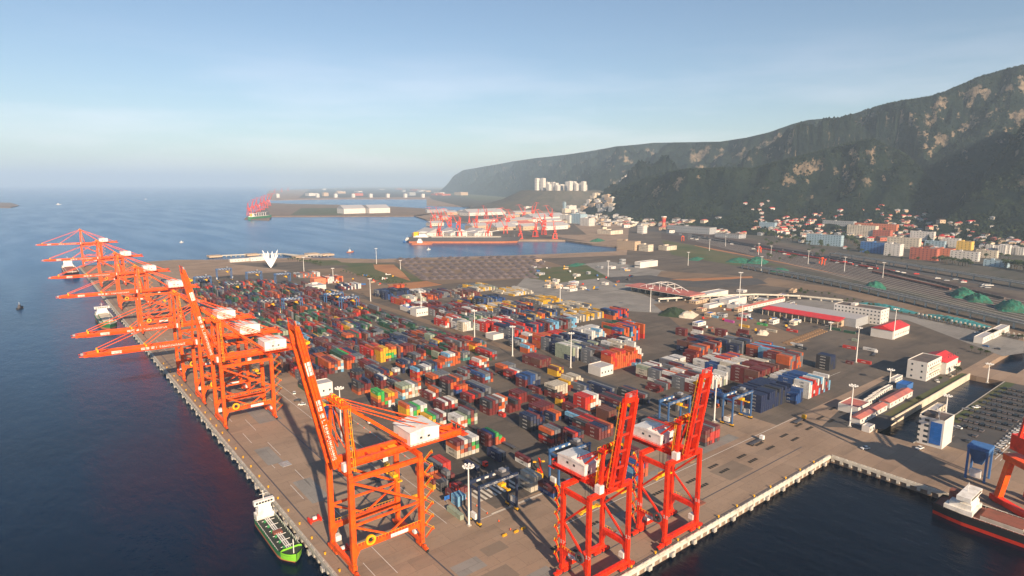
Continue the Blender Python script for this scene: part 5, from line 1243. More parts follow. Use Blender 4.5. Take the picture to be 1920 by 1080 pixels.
ship('cargo_ship', 'dark-hulled cargo ship moored below the farthest orange crane', (71, 1510, SEA_Z), R(-90), 140, 23, 9, 'hull_black', 'hull_rust', 'rust', deck='deck_rust')
ship('cargo_ship', 'black and red cargo ship with white bridge at its stern, moored by the basin corner', (365.5, 97, SEA_Z), R(-90), 118, 19, 6.0, 'hull_black', 'crane_shade_red', 'rust', deck='deck_rust', hs=.8, fun='deck_rust')
a, b_ = G(768, 455, SEA_Z), G(1015, 455, SEA_Z)
ship('bulk_carrier', 'very long bulk carrier with salmon hull along the middle pier', (a.x, a.y, SEA_Z), math.atan2(b_.y - a.y, b_.x - a.x), min(330, (b_ - a).length), 34, 17, 'steel_dark', 'hull_rust', 'bulk')
a = G(470, 411, SEA_Z); ship('cargo_ship', 'ship with orange hull lying at the head of the far pier', (a.x - 20, a.y - 60, SEA_Z), YAW * -1 + R(80), 190, 30, 14, 'hull_green', 'hull_rust', 'bulk')
def boat(name, label, u, v, L_, m, cab='white_paint', rot=0.3):
    a = G(u, v, SEA_Z); T = thing(name, label, 'boat', (a.x, a.y, SEA_Z), rot); b = MB(); hull(b, L_, L_ * .28, -.6, L_ * .08 + .6, m, m, .4, bow=.4, sheer=.6); b.build('hull', T)
    b = MB(); b.box(L_ * .25, -L_ * .09, L_ * .05, L_ * .5, L_ * .09, L_ * .16 + 1.5, cab); b.box(L_ * .3, -L_ * .07, L_ * .16 + 1.5, L_ * .45, L_ * .07, L_ * .24 + 2.0, cab); b.build('wheelhouse', T)
    b = MB(); b.beam((L_ * .38, 0, L_ * .2 + 2), (L_ * .38, 0, L_ * .4 + 3), .25, .25, 'mast_white'); b.build('mast', T); return T
boat('fishing_boat', 'small dark boat alone on the water at the left edge', 33, 581, 17, 'hull_black', 'steel_dark', 1.2)
boat('tugboat', 'white and blue tug off the bow of the long bulk carrier', 757, 454, 42, 'blue_wall'); boat('barge', 'low orange barge beside the tug', 772, 459, 60, 'hull_rust', rot=-.5)
boat('ferry', 'white boat far out below the island', 105, 384, 40, 'white_paint'); boat('launch', 'tiny white launch in the open channel', 271, 374, 30, 'white_paint')
boat('launch', 'tiny white boat near the end of the jetty', 337, 455, 12, 'white_paint'); boat('launch', 'small orange-topped boat between jetty and shore mast', 651, 474, 22, 'hull_rust'); boat('launch', 'white launch off the middle pier', 801, 469, 14, 'white_paint')

# ------------------------------------------------------------------ level-luffing portal cranes
def portal_crane(label, loc, rot, m='far_crane_red', k=1.0, jib=R(55), group='red portal cranes on the far piers', lattice=False, legm=None):
    T = thing('portal_crane', label, 'crane', loc, rot, group); T.scale = (k, k, k); legm = legm or m
    for x in (-6, 6):
        for y in (-6, 6): b = MB(); b.beam((x, y, 0), (x * .75, y * .75, 15), 1.8, 1.8, legm); b.build('leg', T)
    for x in (-6, 6): b = MB(); b.box(x - 1, -8, .4, x + 1, 8, 2.2, m); b.build('sill_beam', T)
    b = MB(); b.box(-6, -6, 15, 6, 6, 17, legm); b.cyl((0, 0, 17), (0, 0, 20), 3, m, 12); b.build('portal_frame', T)
    b = MB(); b.box(-7, -3, 20, 4, 3, 25, m); b.build('machine_house', T)
    b = MB(); b.box(4.1, -1.2, 20.5, 6.4, 1.2, 23, 'white_paint'); b.build('operator_cab', T)
    b = MB(); b.beam((-2, -2, 25), (-4, 0, 41), 1, 1, m); b.beam((-2, 2, 25), (-4, 0, 41), 1, 1, m); b.beam((-7, 0, 25), (-4, 0, 41), .8, .8, m); b.build('tower', T)
    c, s = math.cos(jib), math.sin(jib); tip = Vector((4 + 34 * c, 0, 22 + 34 * s)); b = MB()
    if lattice:
        for (y, z) in ((-1.6, 0), (1.6, 0), (-1.2, 2.4), (1.2, 2.4)): b.beam((4, y, 22 + z), tip + Vector((0, y * .3, z * .4)), .45, .45, m)
        for q in range(12):
            t, t2 = q / 12, (q + 1) / 12; A = Vector((4, 0, 22)).lerp(tip, t); B2 = Vector((4, 0, 22)).lerp(tip, t2); w = 1.6 * (1 - .7 * t)
            for e in (-1, 1): b.beam(A + Vector((0, e * w, 0)), B2 + Vector((0, e * w, 2.0)), .25, .25, m)
            b.beam(A + Vector((0, -w, 0)), B2 + Vector((0, w, 0)), .25, .25, m)
    else: b.beam((4, 0, 22), tip, 2.4, 2.0, m, w2=1.1, h2=1.0)
    b.build('jib', T)
    b = MB(); nose = tip + Vector((12 * math.cos(jib - 1.2), 0, 12 * math.sin(jib - 1.2))); back = tip - Vector((7 * math.cos(jib - 1.2), 0, 7 * math.sin(jib - 1.2)))
    b.beam(back, nose, 1.0, 1.2, m, w2=.5, h2=.5); b.beam((-4, 0, 41), back, .5, .5, m); b.beam((-4, 0, 40), Vector((4, 0, 22)).lerp(tip, .6), .4, .4, m); b.build('luffing_gear', T)
    b = MB(); b.beam(nose, nose - Vector((0, 0, 14)), .3, .3, 'steel_dark'); b.box(nose.x - 1, -1, nose.z - 16, nose.x + 1, 1, nose.z - 14, 'steel_dark'); b.build('grab', T)
    return T
portal_crane('red and orange lattice crane over the black and red ship', (390.5, 64, 0), R(-35), 'crane_red', 1.6, R(36), None, True, 'crane_orange')
T = thing('hopper', 'tall blue loading hopper behind the lattice crane', 'hopper', (408, 88, 0)); T.scale = (1.25, 1.25, 1.5)
for x in (0, 7):
    for y in (0, 7): b = MB(); b.beam((x, y, 0), (x, y, 13), .8, .8, 'blue_wall'); b.build('leg', T)
b = MB(); b.add([(2, 2, 6), (5, 2, 6), (5, 5, 6), (2, 5, 6), (-.5, -.5, 12), (7.5, -.5, 12), (7.5, 7.5, 12), (-.5, 7.5, 12)], [(0, 1, 5, 4), (1, 2, 6, 5), (2, 3, 7, 6), (3, 0, 4, 7)], 'rtg_blue'); b.box(-.6, -.6, 12, 7.6, 7.6, 13.2, 'blue_wall'); b.build('funnel_box', T)
b = MB(); b.box(-2.5, 1, 2, -.6, 5, 5, 'white_paint'); b.build('control_cabin', T)
mp_ = portal_crane('leftmost red crane on the middle pier', (*P(808, 436), 0), 1.0, k=1.0, jib=R(62))
for i, (u, v, r_, s_) in enumerate(((824, 443, .4, 1.0), (843, 436, 2.0, 1.1), (862, 445, .8, 1.15), (893, 440, 1.6, 1.0), (915, 447, .2, 1.1), (948, 438, 2.4, 1.05), (975, 448, 1.2, 1.0), (1004, 444, .5, 1.1), (1020, 440, 2.0, 1.0), (1040, 448, 1.1, 1.05))):
    o = dup(mp_, (*P(u, v), 0), r_, ('second', 'third', 'fourth', 'fifth', 'sixth', 'seventh', 'eighth', 'ninth', 'tenth', 'last')[i] + ' red crane from the left on the middle pier', (s_, s_, s_))
for i, (u, v, r_, s_) in enumerate(((468, 404, .3, 1.6), (476, 401, .5, 1.7), (484, 397, .2, 1.7), (491, 394, .6, 1.8), (498, 390, .4, 1.8), (504, 386, .1, 1.8))):
    dup(mp_, (*P(u, v), .2), r_, ('nearest', 'second', 'third', 'fourth', 'fifth', 'farthest')[i] + ' red crane at the head of the far pier', (s_,) * 3)
for i, (u, v, s_) in enumerate(((515, 362, 1.7), (528, 360, 1.8), (540, 358, 1.8))): dup(mp_, (*P(u, v), .2), .5, ('left', 'middle', 'right')[i] + ' crane of three on the most distant pier', (s_,) * 3)
for i, (u0, v0, l, d, h) in enumerate(((645, 401, 95, 130, 28), (693, 400, 95, 130, 28), (800, 444, 22, 70, 11), (845, 444, 22, 70, 11), (890, 444, 22, 70, 11), (940, 427, 90, 40, 14), (1020, 432, 120, 60, 14), (880, 405, 240, 90, 16), (1000, 415, 200, 80, 16))):
    x, y = P(u0, v0); building('warehouse', ('left of the two big white warehouses on the far pier', 'right of the two big white warehouses on the far pier', 'left white shed behind the bulk carrier', 'middle white shed behind the bulk carrier', 'right white shed behind the bulk carrier', 'white shed on the far side of the middle pier',
             'long grey store by the inner basin', 'long pale store in the far dock yards', 'second long store in the far dock yards')[i], 'warehouse', x, y, x + (l if i > 4 else d), y + (d if i > 4 else l if i < 2 else d), h, 'white_wall', 'gable', 'roof_grey', side=(3, 1), end=(4, 1), ww=6)
for i, u in enumerate((519, 594, 628, 661, 694, 726, 759, 792)):
    x, y = P(u, 370.5); building('transfer_tower', 'small pale transfer tower in the row along the distant coal pier', 'tower', x, y, x + 35, y + 35, 45, 'white_wall', 'flat', 'roof_grey', side=(2, 3), end=(2, 3), group='transfer towers on the distant pier', z=.1)
# conveyor jetty off the north shore
jt = thing('jetty', 'long concrete jetty on piles with small platforms, off the north shore', 'jetty')
A, B2 = G(398, 479, -1), G(618, 475, -1)
pts = [G(398, 480, -1), G(470, 477, -1), G(530, 476, -1), G(560, 479, -1), G(615, 478, -1)]
for a, b_ in zip(pts, pts[1:]):
    b = MB(); b.beam((a.x, a.y, -.6), (b_.x, b_.y, -.6), 9, 1.4, 'pale_concrete'); b.build('deck', jt)
b = MB(); a, e = G(530, 476, -1), G(600, 487, -1); b.beam((a.x, a.y, -.7), (e.x, e.y, -.7), 8, 1.3, 'pale_concrete'); b.build('deck', jt)
for i in range(34):
    t = i / 33; k = min(3, int(t * 4)); q = pts[k].lerp(pts[k + 1], t * 4 - k); b = MB(); b.cyl((q.x, q.y, -9), (q.x, q.y, -1.3), 1.6, 'concrete', 6); b.build('pile', jt)
for u, v in ((402, 480), (472, 477), (562, 481), (585, 476), (612, 477)):
    q = G(u, v, -1); b = MB(); b.box(q.x - 14, q.y - 14, -3, q.x + 14, q.y + 14, .4, 'tan_wall'); b.build('platform', jt)
# white plume of spray behind the gantries
q = G(508, 503); T = thing('water_spray', 'white fan of water jets rising behind the far gantries', 'water spray', (q.x, q.y, 0)); rx = Vector((math.cos(YAW), -math.sin(YAW), 0))
for i, a in enumerate((-.42, -.30, -.2, -.1, .0, .1, .2, .31, .43)):
    b = MB(); pr = Vector((0, 0, 1)); h_ = (30, 40, 34, 38, 22, 38, 33, 41, 30)[i]
    for k in range(1, 7):
        t = k / 6; nx = rx * (math.sin(a * 1.25) * h_ * t ** .8) + Vector((0, 0, 1 + h_ * (t - .12 * t * t))); b.cyl(pr, nx, .5 + 1.0 * (k - 1) / 6, 'spray', 7, r2=.5 + 1.0 * k / 6 if k < 6 else .2); pr = nx
    b.build('jet', T)

for i in range(14):
    u = 812 + i * 17 + rnd0.uniform(-4, 4); v = rnd0.uniform(408, 432); s_ = rnd0.uniform(1.1, 1.5); dup(mp_, (*P(u, v), .3), rnd0.uniform(0, 3), 'red crane in the second rank of the middle docks', (s_,) * 3)['group'] = 'second rank of red dock cranes'
# sheds, stores and coal heaps of the far docks
for i in range(26):
    u, v = rnd0.uniform(800, 1040), rnd0.uniform(398, 432); x, y = P(u, v); w = rnd0.uniform(60, 160)
    building('dock_store', 'long low store in the hazy far dock yards', 'warehouse', x, y, x + w, y + rnd0.uniform(24, 50), rnd0.uniform(8, 15), rnd0.choice(('white_wall', 'cream_wall', 'grey_wall', 'tan_wall')), 'gable', rnd0.choice(('roof_grey', 'roof_pinkish', 'roof_grey')), side=(3, 1), end=(6, 1), ww=5, group='low stores of the far dock yards', z=.3)
for i in range(30):
    u, v = rnd0.uniform(560, 1000), rnd0.uniform(354, 368); x, y = P(u, v); hh = rnd0.uniform(20, 50)
    building('dock_building', 'pale block on the most distant pier, softened by haze', 'building', x, y, x + rnd0.uniform(60, 160), y + rnd0.uniform(60, 200), hh, rnd0.choice(('white_wall', 'brick_red_wall', 'tan_wall', 'grey_wall')), side=(3, 2), end=(3, 2), ww=6, group='pale blocks on the most distant pier', z=.3)
# ------------------------------------------------------------------ trees
def crown_mesh(seed, n, r=1.0, m='leaf'):
    rnd = random.Random(seed); mb = MB(); lobes = [(rnd.uniform(-.45, .45), rnd.uniform(-.45, .45), rnd.uniform(.0, .7), rnd.uniform(.38, .62)) for _ in range(7)]
    for _ in range(n):
        l = rnd.choice(lobes); th, ph = rnd.uniform(0, 6.283), math.acos(rnd.uniform(-.6, 1)); rr = l[3] * rnd.uniform(.75, 1.08)
        c = Vector((l[0] + rr * math.sin(ph) * math.cos(th), l[1] + rr * math.sin(ph) * math.sin(th), l[2] + rr * math.cos(ph) * .85)); s = rnd.uniform(.07, .15)
        a = Vector((rnd.gauss(0, 1), rnd.gauss(0, 1), rnd.gauss(0, 1))).normalized() * s; b = Vector((rnd.gauss(0, 1), rnd.gauss(0, 1), rnd.gauss(0, .5))).normalized() * s
        mb.quad(c - a, c - b, c + a, c + b, m)
    return mb.mesh('crown')
CR = [crown_mesh(i, 420) for i in range(4)]
tb = MB(); tb.cyl((0, 0, 0), (.05, 0, 1.0), .11, 'bark', 7, r2=.07)
for k in range(4): t = k * 1.6; tb.cyl((.04, 0, .8), (.5 * math.cos(t), .5 * math.sin(t), 1.35), .05, 'bark', 5, r2=.02)
TRK = tb.mesh('trunk')
def tree(x, y, h, label, group, z=0.0):
    T = thing('tree', label, 'tree', (x, y, z), random.uniform(0, 6.28), group); s = h / 2.35; T.scale = (s, s, s)
    put('trunk', TRK, T); c = put('crown', random.choice(CR), T); c.location = (0, 0, 1.35); return T
for i, (u, v, h, lb) in enumerate(((1722, 757, 6, 'bush at the lower end of the canal wall'), (1793, 703, 8, 'round tree in front of the red-roofed hall'), (1762, 715, 4, 'small bush by the white block on the canal bank'), (1838, 664, 6, 'tree left of the pair of white sheds'), (1850, 667, 6, 'tree below the pair of white sheds'),
        (1822, 658, 5, 'low tree by the goal-post frame'), (1500, 553, 9, 'dark tree at the top of the grey warehouse roof'), (1508, 556, 8, 'second dark tree by the grey warehouse roof'), (1585, 572, 7, 'shrub beside the teal netting'), (1600, 575, 7, 'shrub left of the long office'))):
    tree(*P(u, v), h, lb, 'single trees around the port')
rnd = random.Random(5)
for (u0, v0, u1, v1, n, h, lb) in ((1425, 440, 1540, 462, 26, 16, 'dark tree in the belt before the small red-roofed houses'), (1590, 455, 1618, 470, 9, 18, 'dense tree between the grey-blue block and the blue office'), (1745, 488, 1820, 500, 16, 14, 'tree in front of the orange and white blocks'),
                                   (1880, 500, 1960, 515, 16, 16, 'tree in the dark clump at the right edge'), (1640, 166, 1641, 167, 0, 0, ''), (540, 488, 600, 496, 14, 8, 'scrubby tree on the shore behind the far gantries'), (640, 510, 760, 536, 22, 5, 'bush in the hedge between fields and earth lot'),
                                   (1500, 545, 1920, 640, 34, 5, 'young tree along the inland embankment'), (1160, 415, 1300, 428, 30, 15, 'tree at the foot of the blue spur')):
    for i in range(n):
        t = (i + rnd.uniform(-.3, .3)) / max(1, n - 1); u, v = u0 + (u1 - u0) * t, v0 + (v1 - v0) * t + rnd.uniform(-2, 2); x, y = P(u, v)
        q = march(u, v) if v < 470 else G(u, v)
        tree(q.x, q.y, h * rnd.uniform(.7, 1.2), lb, lb.replace('tree', 'trees', 1).replace('bush', 'bushes', 1), q.z)

# ------------------------------------------------------------------ the town at the hill foot
def town_block(uL, uR, v, hpx, wall, label, depth=14, floors=5, rm='roof_dark', n=None, roof='flat', endm=None):
    """Long block whose long face looks to the lower left: near right corner surveyed at (uR, v), far end seen at uL."""
    c = march(uR, v); x0, y0 = c.x, c.y; d = (uL - 960) / FOC; y1 = None
    # distance along Y where the wall line passes under column uL
    k = d; y1 = x0 * (math.cos(YAW) - k * math.sin(YAW)) / (k * math.cos(YAW) + math.sin(YAW))
    F = x0 * math.sin(YAW) + y0 * math.cos(YAW); h = hpx * F / FOC; z = ground_z(x0, y0); L_ = max(8, y1 - y0)
    return building('apartment_block', label, 'building', x0, y0, x0 + depth, y0 + L_, h, wall, roof, rm, side=(n or max(3, int(L_ / 7)), floors), end=(2, floors), z=max(z, .02), ww=2.4 if L_ > 40 else 1.6)
for a in ((1512, 1576, 463, 20, 'pale_blue_wall', 'grey-blue slab block behind the dark tree belt', 16, 6), (1587, 1640, 447, 22, 'cream_wall', 'cream office slab with close rows of windows', 22, 8), (1636, 1668, 450, 17, 'brick_red_wall', 'red and orange block joined to the cream slab', 20, 5), (1600, 1680, 437, 15, 'orange_wall', 'long orange block above the cream slab', 18, 4),
          (1615, 1672, 478, 20, 'blue_wall', 'blue glass office block by the highway', 24, 6), (1660, 1686, 481, 22, 'white_wall', 'white-topped block right of the blue office', 22, 6), (1664, 1722, 468, 20, 'cream_wall', 'cream block with tall pilasters', 16, 5), (1706, 1750, 452, 15, 'white_wall', 'white block with square windows on the rise', 14, 4),
          (1735, 1770, 467, 13, 'pale_blue_wall', 'low grey block below the white one', 14, 4), (1709, 1755, 490, 22, 'brick_red_wall', 'brick block with orange ends near the highway', 18, 6), (1755, 1786, 482, 14, 'orange_wall', 'orange gabled block behind the brick one', 16, 4), (1768, 1797, 465, 16, 'white_wall', 'small white block with one tall bay', 16, 5),
          (1795, 1820, 470, 16, 'yellow_wall', 'bright yellow block beside the white school', 22, 5), (1785, 1833, 491, 17, 'white_wall', 'long white school block with pink end', 14, 4), (1833, 1868, 486, 14, 'cream_wall', 'cream banded block right of the school', 14, 4), (1850, 1888, 503, 12, 'pale_blue_wall', 'low pale blue block by the highway', 18, 3),
          (1500, 1540, 447, 8, 'cream_wall', 'low cream row above the tree belt', 10, 2), (1422, 1452, 431, 12, 'pale_blue_wall', 'grey-green apartment block by the small red roofs', 14, 4), (1250, 1330, 440, 12, 'grey_wall', 'long dark grey depot before the blue spur', 40, 2), (1340, 1385, 448, 7, 'grey_wall', 'grey depot with a white frame beside the highway', 40, 2),
          (1540, 1600, 425, 8, 'grey_wall', 'long blue-grey roof row under the terraces', 22, 2)):
    town_block(*a)
for i, (u, v, hh) in enumerate(((1860, 475, 15), (1870, 475, 14), (1884, 478, 17), (1892, 478, 18), (1908, 478, 14), (1918, 479, 14))):
    x, y = P(u, v); z = ground_z(x, y); F = x * math.sin(YAW) + y * math.cos(YAW)
    building('apartment_tower', ('leftmost', 'second', 'third', 'fourth and tallest', 'fifth', 'rightmost')[i] + ' of the white towers at the right edge', 'building', x, y, x + 14, y + 14, hh * F / FOC, 'white_wall', side=(3, 7), end=(3, 7), z=z)
# small houses on the slopes
def small_house(x, y, z, s, wall, rm, label, group):
    T = building('house', label, 'house', x, y, x + 12 * s, y + 9 * s, 5.5 * s, wall, 'gable', rm, side=(2, 1), end=(2, 1), z=z, group=group); T.rotation_euler.z = rnd.uniform(-.5, .5); return T
protoh = {}
def hillside_houses(cx, cy, sx, sy, n, walls, roofs, lb, s=(.9, 1.6)):
    for i in range(n):
        u, v = rnd.gauss(cx, sx), rnd.gauss(cy, sy); q = march(u, v); x, y, z = q.x, q.y, q.z
        if z > 130 or (u < 1230 and z > 14): continue
        w, r_ = rnd.choice(walls), rnd.choice(roofs); key = (w, r_)
        if key not in protoh: protoh[key] = small_house(x, y, z - .4, 1.0, w, r_, lb, lb + ' group'); T = protoh[key]
        else: T = dup(protoh[key], (x, y, z - .4), rnd.uniform(-.5, .5), lb)
        k = rnd.uniform(*s); T.scale = (k, k, k); T['group'] = lb.replace('house', 'houses', 1)
W1 = ['white_wall', 'cream_wall', 'tan_wall']; R1_ = ['roof_red', 'roof_pinkish', 'roof_dark', 'roof_pinkish', 'roof_grey']
hillside_houses(1460, 428, 22, 7, 46, W1, R1_, 'small house in the village left of the terraces')
hillside_houses(1505, 416, 30, 6, 30, W1, R1_, 'small house climbing the slope above the village')
hillside_houses(1680, 425, 26, 9, 34, W1 + ['orange_wall'], R1_, 'small house behind the orange blocks')
hillside_houses(1800, 432, 40, 9, 24, W1, ['roof_dark', 'roof_red', 'roof_grey'], 'small house scattered under the dark ridge')
hillside_houses(1420, 392, 14, 9, 10, ['white_wall'], ['roof_red', 'roof_pinkish'], 'red-roofed house high on the green slope')
hillside_houses(1640, 405, 60, 8, 20, W1, R1_, 'small house in the terraced hollow')
hillside_houses(1350, 436, 30, 3, 14, W1, R1_, 'small house beside the highway bend')
hillside_houses(1720, 452, 60, 9, 40, W1 + ['grey_wall', 'brick_red_wall'], R1_, 'low house packed between the town blocks', (1.0, 2.0))
hillside_houses(1870, 462, 40, 10, 30, W1 + ['grey_wall'], ['roof_dark', 'roof_pinkish', 'roof_grey'], 'low dark-roofed house near the right edge', (1.0, 2.0))
hillside_houses(1560, 440, 40, 6, 34, W1 + ['grey_wall'], ['roof_dark', 'roof_pinkish', 'roof_grey'], 'low house around the grey-blue slab', (1.0, 1.8))
hillside_houses(1250, 424, 60, 5, 50, W1 + ['grey_wall', 'cream_wall'], ['roof_dark', 'roof_grey', 'roof_pinkish'], 'small grey building under the blue spur', (1.0, 2.4))
hillside_houses(1140, 414, 40, 5, 40, W1, ['roof_dark', 'roof_grey'], 'small pale building where the highway leaves the city', (1.2, 2.6))
for i in range(120):
    q = march(rnd.uniform(1420, 1930), rnd.uniform(425, 492)); tree(q.x, q.y, rnd.uniform(8, 15), 'street tree among the town blocks', 'trees among the town blocks', q.z)
# pale city blocks in the distant valley
for i in range(26):
    t = i / 25; u = 1008 + t * 88 + rnd.uniform(-2, 2); v = 352 + 7 * rnd.random() + t * 3; q = G(u, 357 + rnd.uniform(-1, 3), F=4350 + rnd.uniform(-160, 120)); hh = rnd.uniform(38, 66) if i > 3 else 85; w = rnd.uniform(16, 26)
    building('apartment_tower', 'white tower in the cluster on the distant knoll', 'building', q.x, q.y, q.x + w, q.y + w, hh, 'white_wall', side=(3, 8), end=(3, 8), z=118, group='white towers on the distant knoll', ww=4)
for i in range(7): q = G(1163 + i * 4.4, 349, F=3700); building('apartment_tower', 'white tower in the short row below the far ridge', 'building', q.x, q.y, q.x + 13, q.y + 12, 30, 'white_wall', side=(2, 6), end=(2, 6), z=max(2, ground_z(q.x, q.y) - 3), group='short row of white towers', ww=4)
for i in range(95):
    t = rnd.random(); u = 985 + 190 * t + rnd.gauss(0, 9); v = 376 + 34 * t + rnd.gauss(0, 7); x, y = P(u, v); w = rnd.uniform(20, 60); hh = rnd.choice((8, 12, 16, 22, 30))
    z = ground_z(x, y)
    if z > 12: continue
    building('city_block', 'pale low block in the city along the far highway', 'building', x, y, x + w, y + rnd.uniform(16, 40), hh, rnd.choice(('white_wall', 'cream_wall', 'white_wall', 'grey_wall')), side=(5, 3), end=(3, 3), z=max(z, .35), group='pale low blocks of the far city', rm=rnd.choice(('roof_grey', 'roof_dark', 'roof_grey')), ww=3)
for i, (u, v, w, l, hh) in enumerate(((1068, 419, 30, 60, 34), (1088, 420, 40, 60, 40), (1104, 424, 34, 50, 30), (1106, 388, 60, 60, 40), (1058, 398, 14, 14, 60), (1042, 388, 30, 30, 34))):
    x, y = P(u, v); building('office_block', ('white office left of three by the inner docks', 'pale blue office, middle of three by the inner docks', 'grey office right of three by the inner docks', 'pale square block at the foot of the valley', 'thin white tower with a pointed top in the far city', 'white square block left of the thin tower')[i], 'building', x, y, x + w, y + l, hh, ('white_wall', 'pale_blue_wall')[i % 3 == 1], side=(6, 8), end=(5, 8), ww=3)

# the built-up slope between the towers and the docks
for i in range(90):
    t = rnd.random(); q = march(1000 + 150 * t + rnd.gauss(0, 8), 362 + 26 * rnd.random() + 10 * t)
    if q.z > 110: continue
    w = rnd.uniform(16, 44); building('hill_block', 'pale block on the built-up slope below the distant towers', 'building', q.x, q.y, q.x + w, q.y + rnd.uniform(14, 34), rnd.choice((8, 12, 18, 24)), rnd.choice(('white_wall', 'cream_wall', 'grey_wall', 'tan_wall')), side=(4, 3), end=(3, 3), z=max(q.z, .35), rm=rnd.choice(('roof_grey', 'roof_dark', 'roof_pinkish')), ww=3, group='pale blocks on the built-up slope')
# ------------------------------------------------------------------ viaduct, railway and their traffic
def viaduct(name, label, px, w, z, step, pier_m='pale_concrete', rail='pale_concrete'):
    T = thing(name, label, 'viaduct'); pts = [Vector((*P(*q), z)) for q in px]
    for a, b in zip(pts, pts[1:]):
        m = MB(); m.beam(a, b, w, 1.0, 'asphalt'); m.build('deck', T)
        n = Vector((0, 0, 1)).cross((b - a).normalized())
        for s in (-1, 1): q = MB(); o = n * (s * w / 2); q.beam(a + o + Vector((0, 0, .7)), b + o + Vector((0, 0, .7)), .5, 1.6, rail); q.build('parapet', T)
        k = 0
        while k < (b - a).length:
            c = a + (b - a).normalized() * k - n * (w / 2 - 1.2); q = MB(); q.box(c.x - .9, c.y - .9, 0, c.x + .9, c.y + .9, z - .5, pier_m); q.build('pier', T); k += step
    return T
viaduct('viaduct', 'low grey road viaduct on many white piers, crossing the inland yards', ((1395, 503), (1500, 523), (1600, 543), (1700, 566), (1800, 590), (1960, 628)), 11, 7.5, 19)
viaduct('ramp_viaduct', 'lower ramp on short white piers curving from the gate', ((1235, 566), (1330, 560), (1420, 557), (1500, 560), (1580, 568)), 4, 3.5, 14)
viaduct('highway_viaduct', 'dark elevated highway running along the town edge', ((1560, 481), (1680, 500), (1800, 520), (1960, 548)), 14, 8, 34, 'concrete')
fence = thing('fence', 'white post fence along the earth bank behind the grey lot', 'fence')
A, B2 = Vector((*P(1722, 594), 0)), Vector((*P(1920, 636), 0)); n = 24
for k in range(n): q = A.lerp(B2, k / (n - 1)); b = MB(); b.box(q.x - .8, q.y - .8, 0, q.x + .8, q.y + .8, 5, 'pale_concrete'); b.build('post', fence)
b = MB(); b.beam(A + Vector((0, 0, 2)), B2 + Vector((0, 0, 2)), .3, .6, 'concrete'); b.build('rail', fence)
wag = {}
def wagon(m):
    if m not in wag:
        b = MB(); b.box(-6.2, -1.5, 1.1, 6.2, 1.5, 3.6, m); b.box(-6.4, -1.3, .8, 6.4, 1.3, 1.1, 'steel_dark')
        for x in (-4.6, 4.6): b.box(x - 1.2, -1.1, 0.05, x + 1.2, 1.1, .8, 'steel_dark')
        wag[m] = b.mesh('wagon')
    return wag[m]
for i, ((u0, v0), (u1, v1), n, mm) in enumerate((((1300, 441), (1560, 484), 46, 'roof_dark'), ((1300, 444.5), (1600, 495), 48, 'steel_dark'), ((1420, 466), (1700, 515), 34, 'crane_shade_red'), ((1360, 452), (1660, 503), 44, 'tarp_dark'), ((1660, 508), (1900, 566), 34, 'roof_dark'), ((1640, 512), (1860, 563), 30, 'deck_rust'))):
    T = thing('freight_train', ('dark open wagons on the track nearest the town', 'grey wagons on the second track', 'brown wagons along the red earth strip', 'tarpaulined wagons in the middle of the rail yard', 'dark wagons at the right end of the rail yard', 'rusty wagons nearest the field at right')[i], 'train', (0, 0, .05), 0, 'freight trains in the rail yard')
    a, e = Vector((*P(u0, v0), .1)), Vector((*P(u1, v1), .1)); L_ = (e - a).length; d = (e - a).normalized(); n = min(n, int(L_ / 13.4)); r_ = math.atan2(d.y, d.x)
    for k in range(n):
        if rnd.random() < .1: continue
        q = a + d * (k * 13.4); o = put('wagon', wagon(mm), T, loc=q, rot=r_)
T = thing('railway_tracks', 'bundle of parallel railway tracks through the inland yard', 'railway tracks')
for k in range(9):
    a, e = Vector((*P(1290, 438 + k * 1.3), .08)), Vector((*P(1920, 566 + k * 4.4), .08)); b = MB(); b.beam(a, e, 1.6, .16, 'concrete'); b.build('track', T)
for i, (u, v) in enumerate(((1427, 474), (1546, 497), (1282, 452))):
    x, y = P(u, v); T = thing('rail_gantry', ('orange rail gantry at the left of the red earth strip', 'orange rail gantry in the middle of the red earth strip', 'small orange rail gantry far along the tracks')[i], 'gantry crane', (x, y, 0), R(35), 'orange rail gantries')
    for xx in (0, 24):
        for yy in (0, 6): b = MB(); b.beam((xx, yy, 0), (xx, yy, 10), 1.1, 1.1, 'crane_orange'); b.build('leg', T)
    for yy in (0, 6): b = MB(); b.box(-7, yy - .8, 10, 31, yy + .8, 12.4, 'crane_orange'); b.build('girder', T)
    b = MB(); b.box(8, .9, 12.4, 14, 5.1, 14.6, 'crane_orange'); b.build('trolley', T)
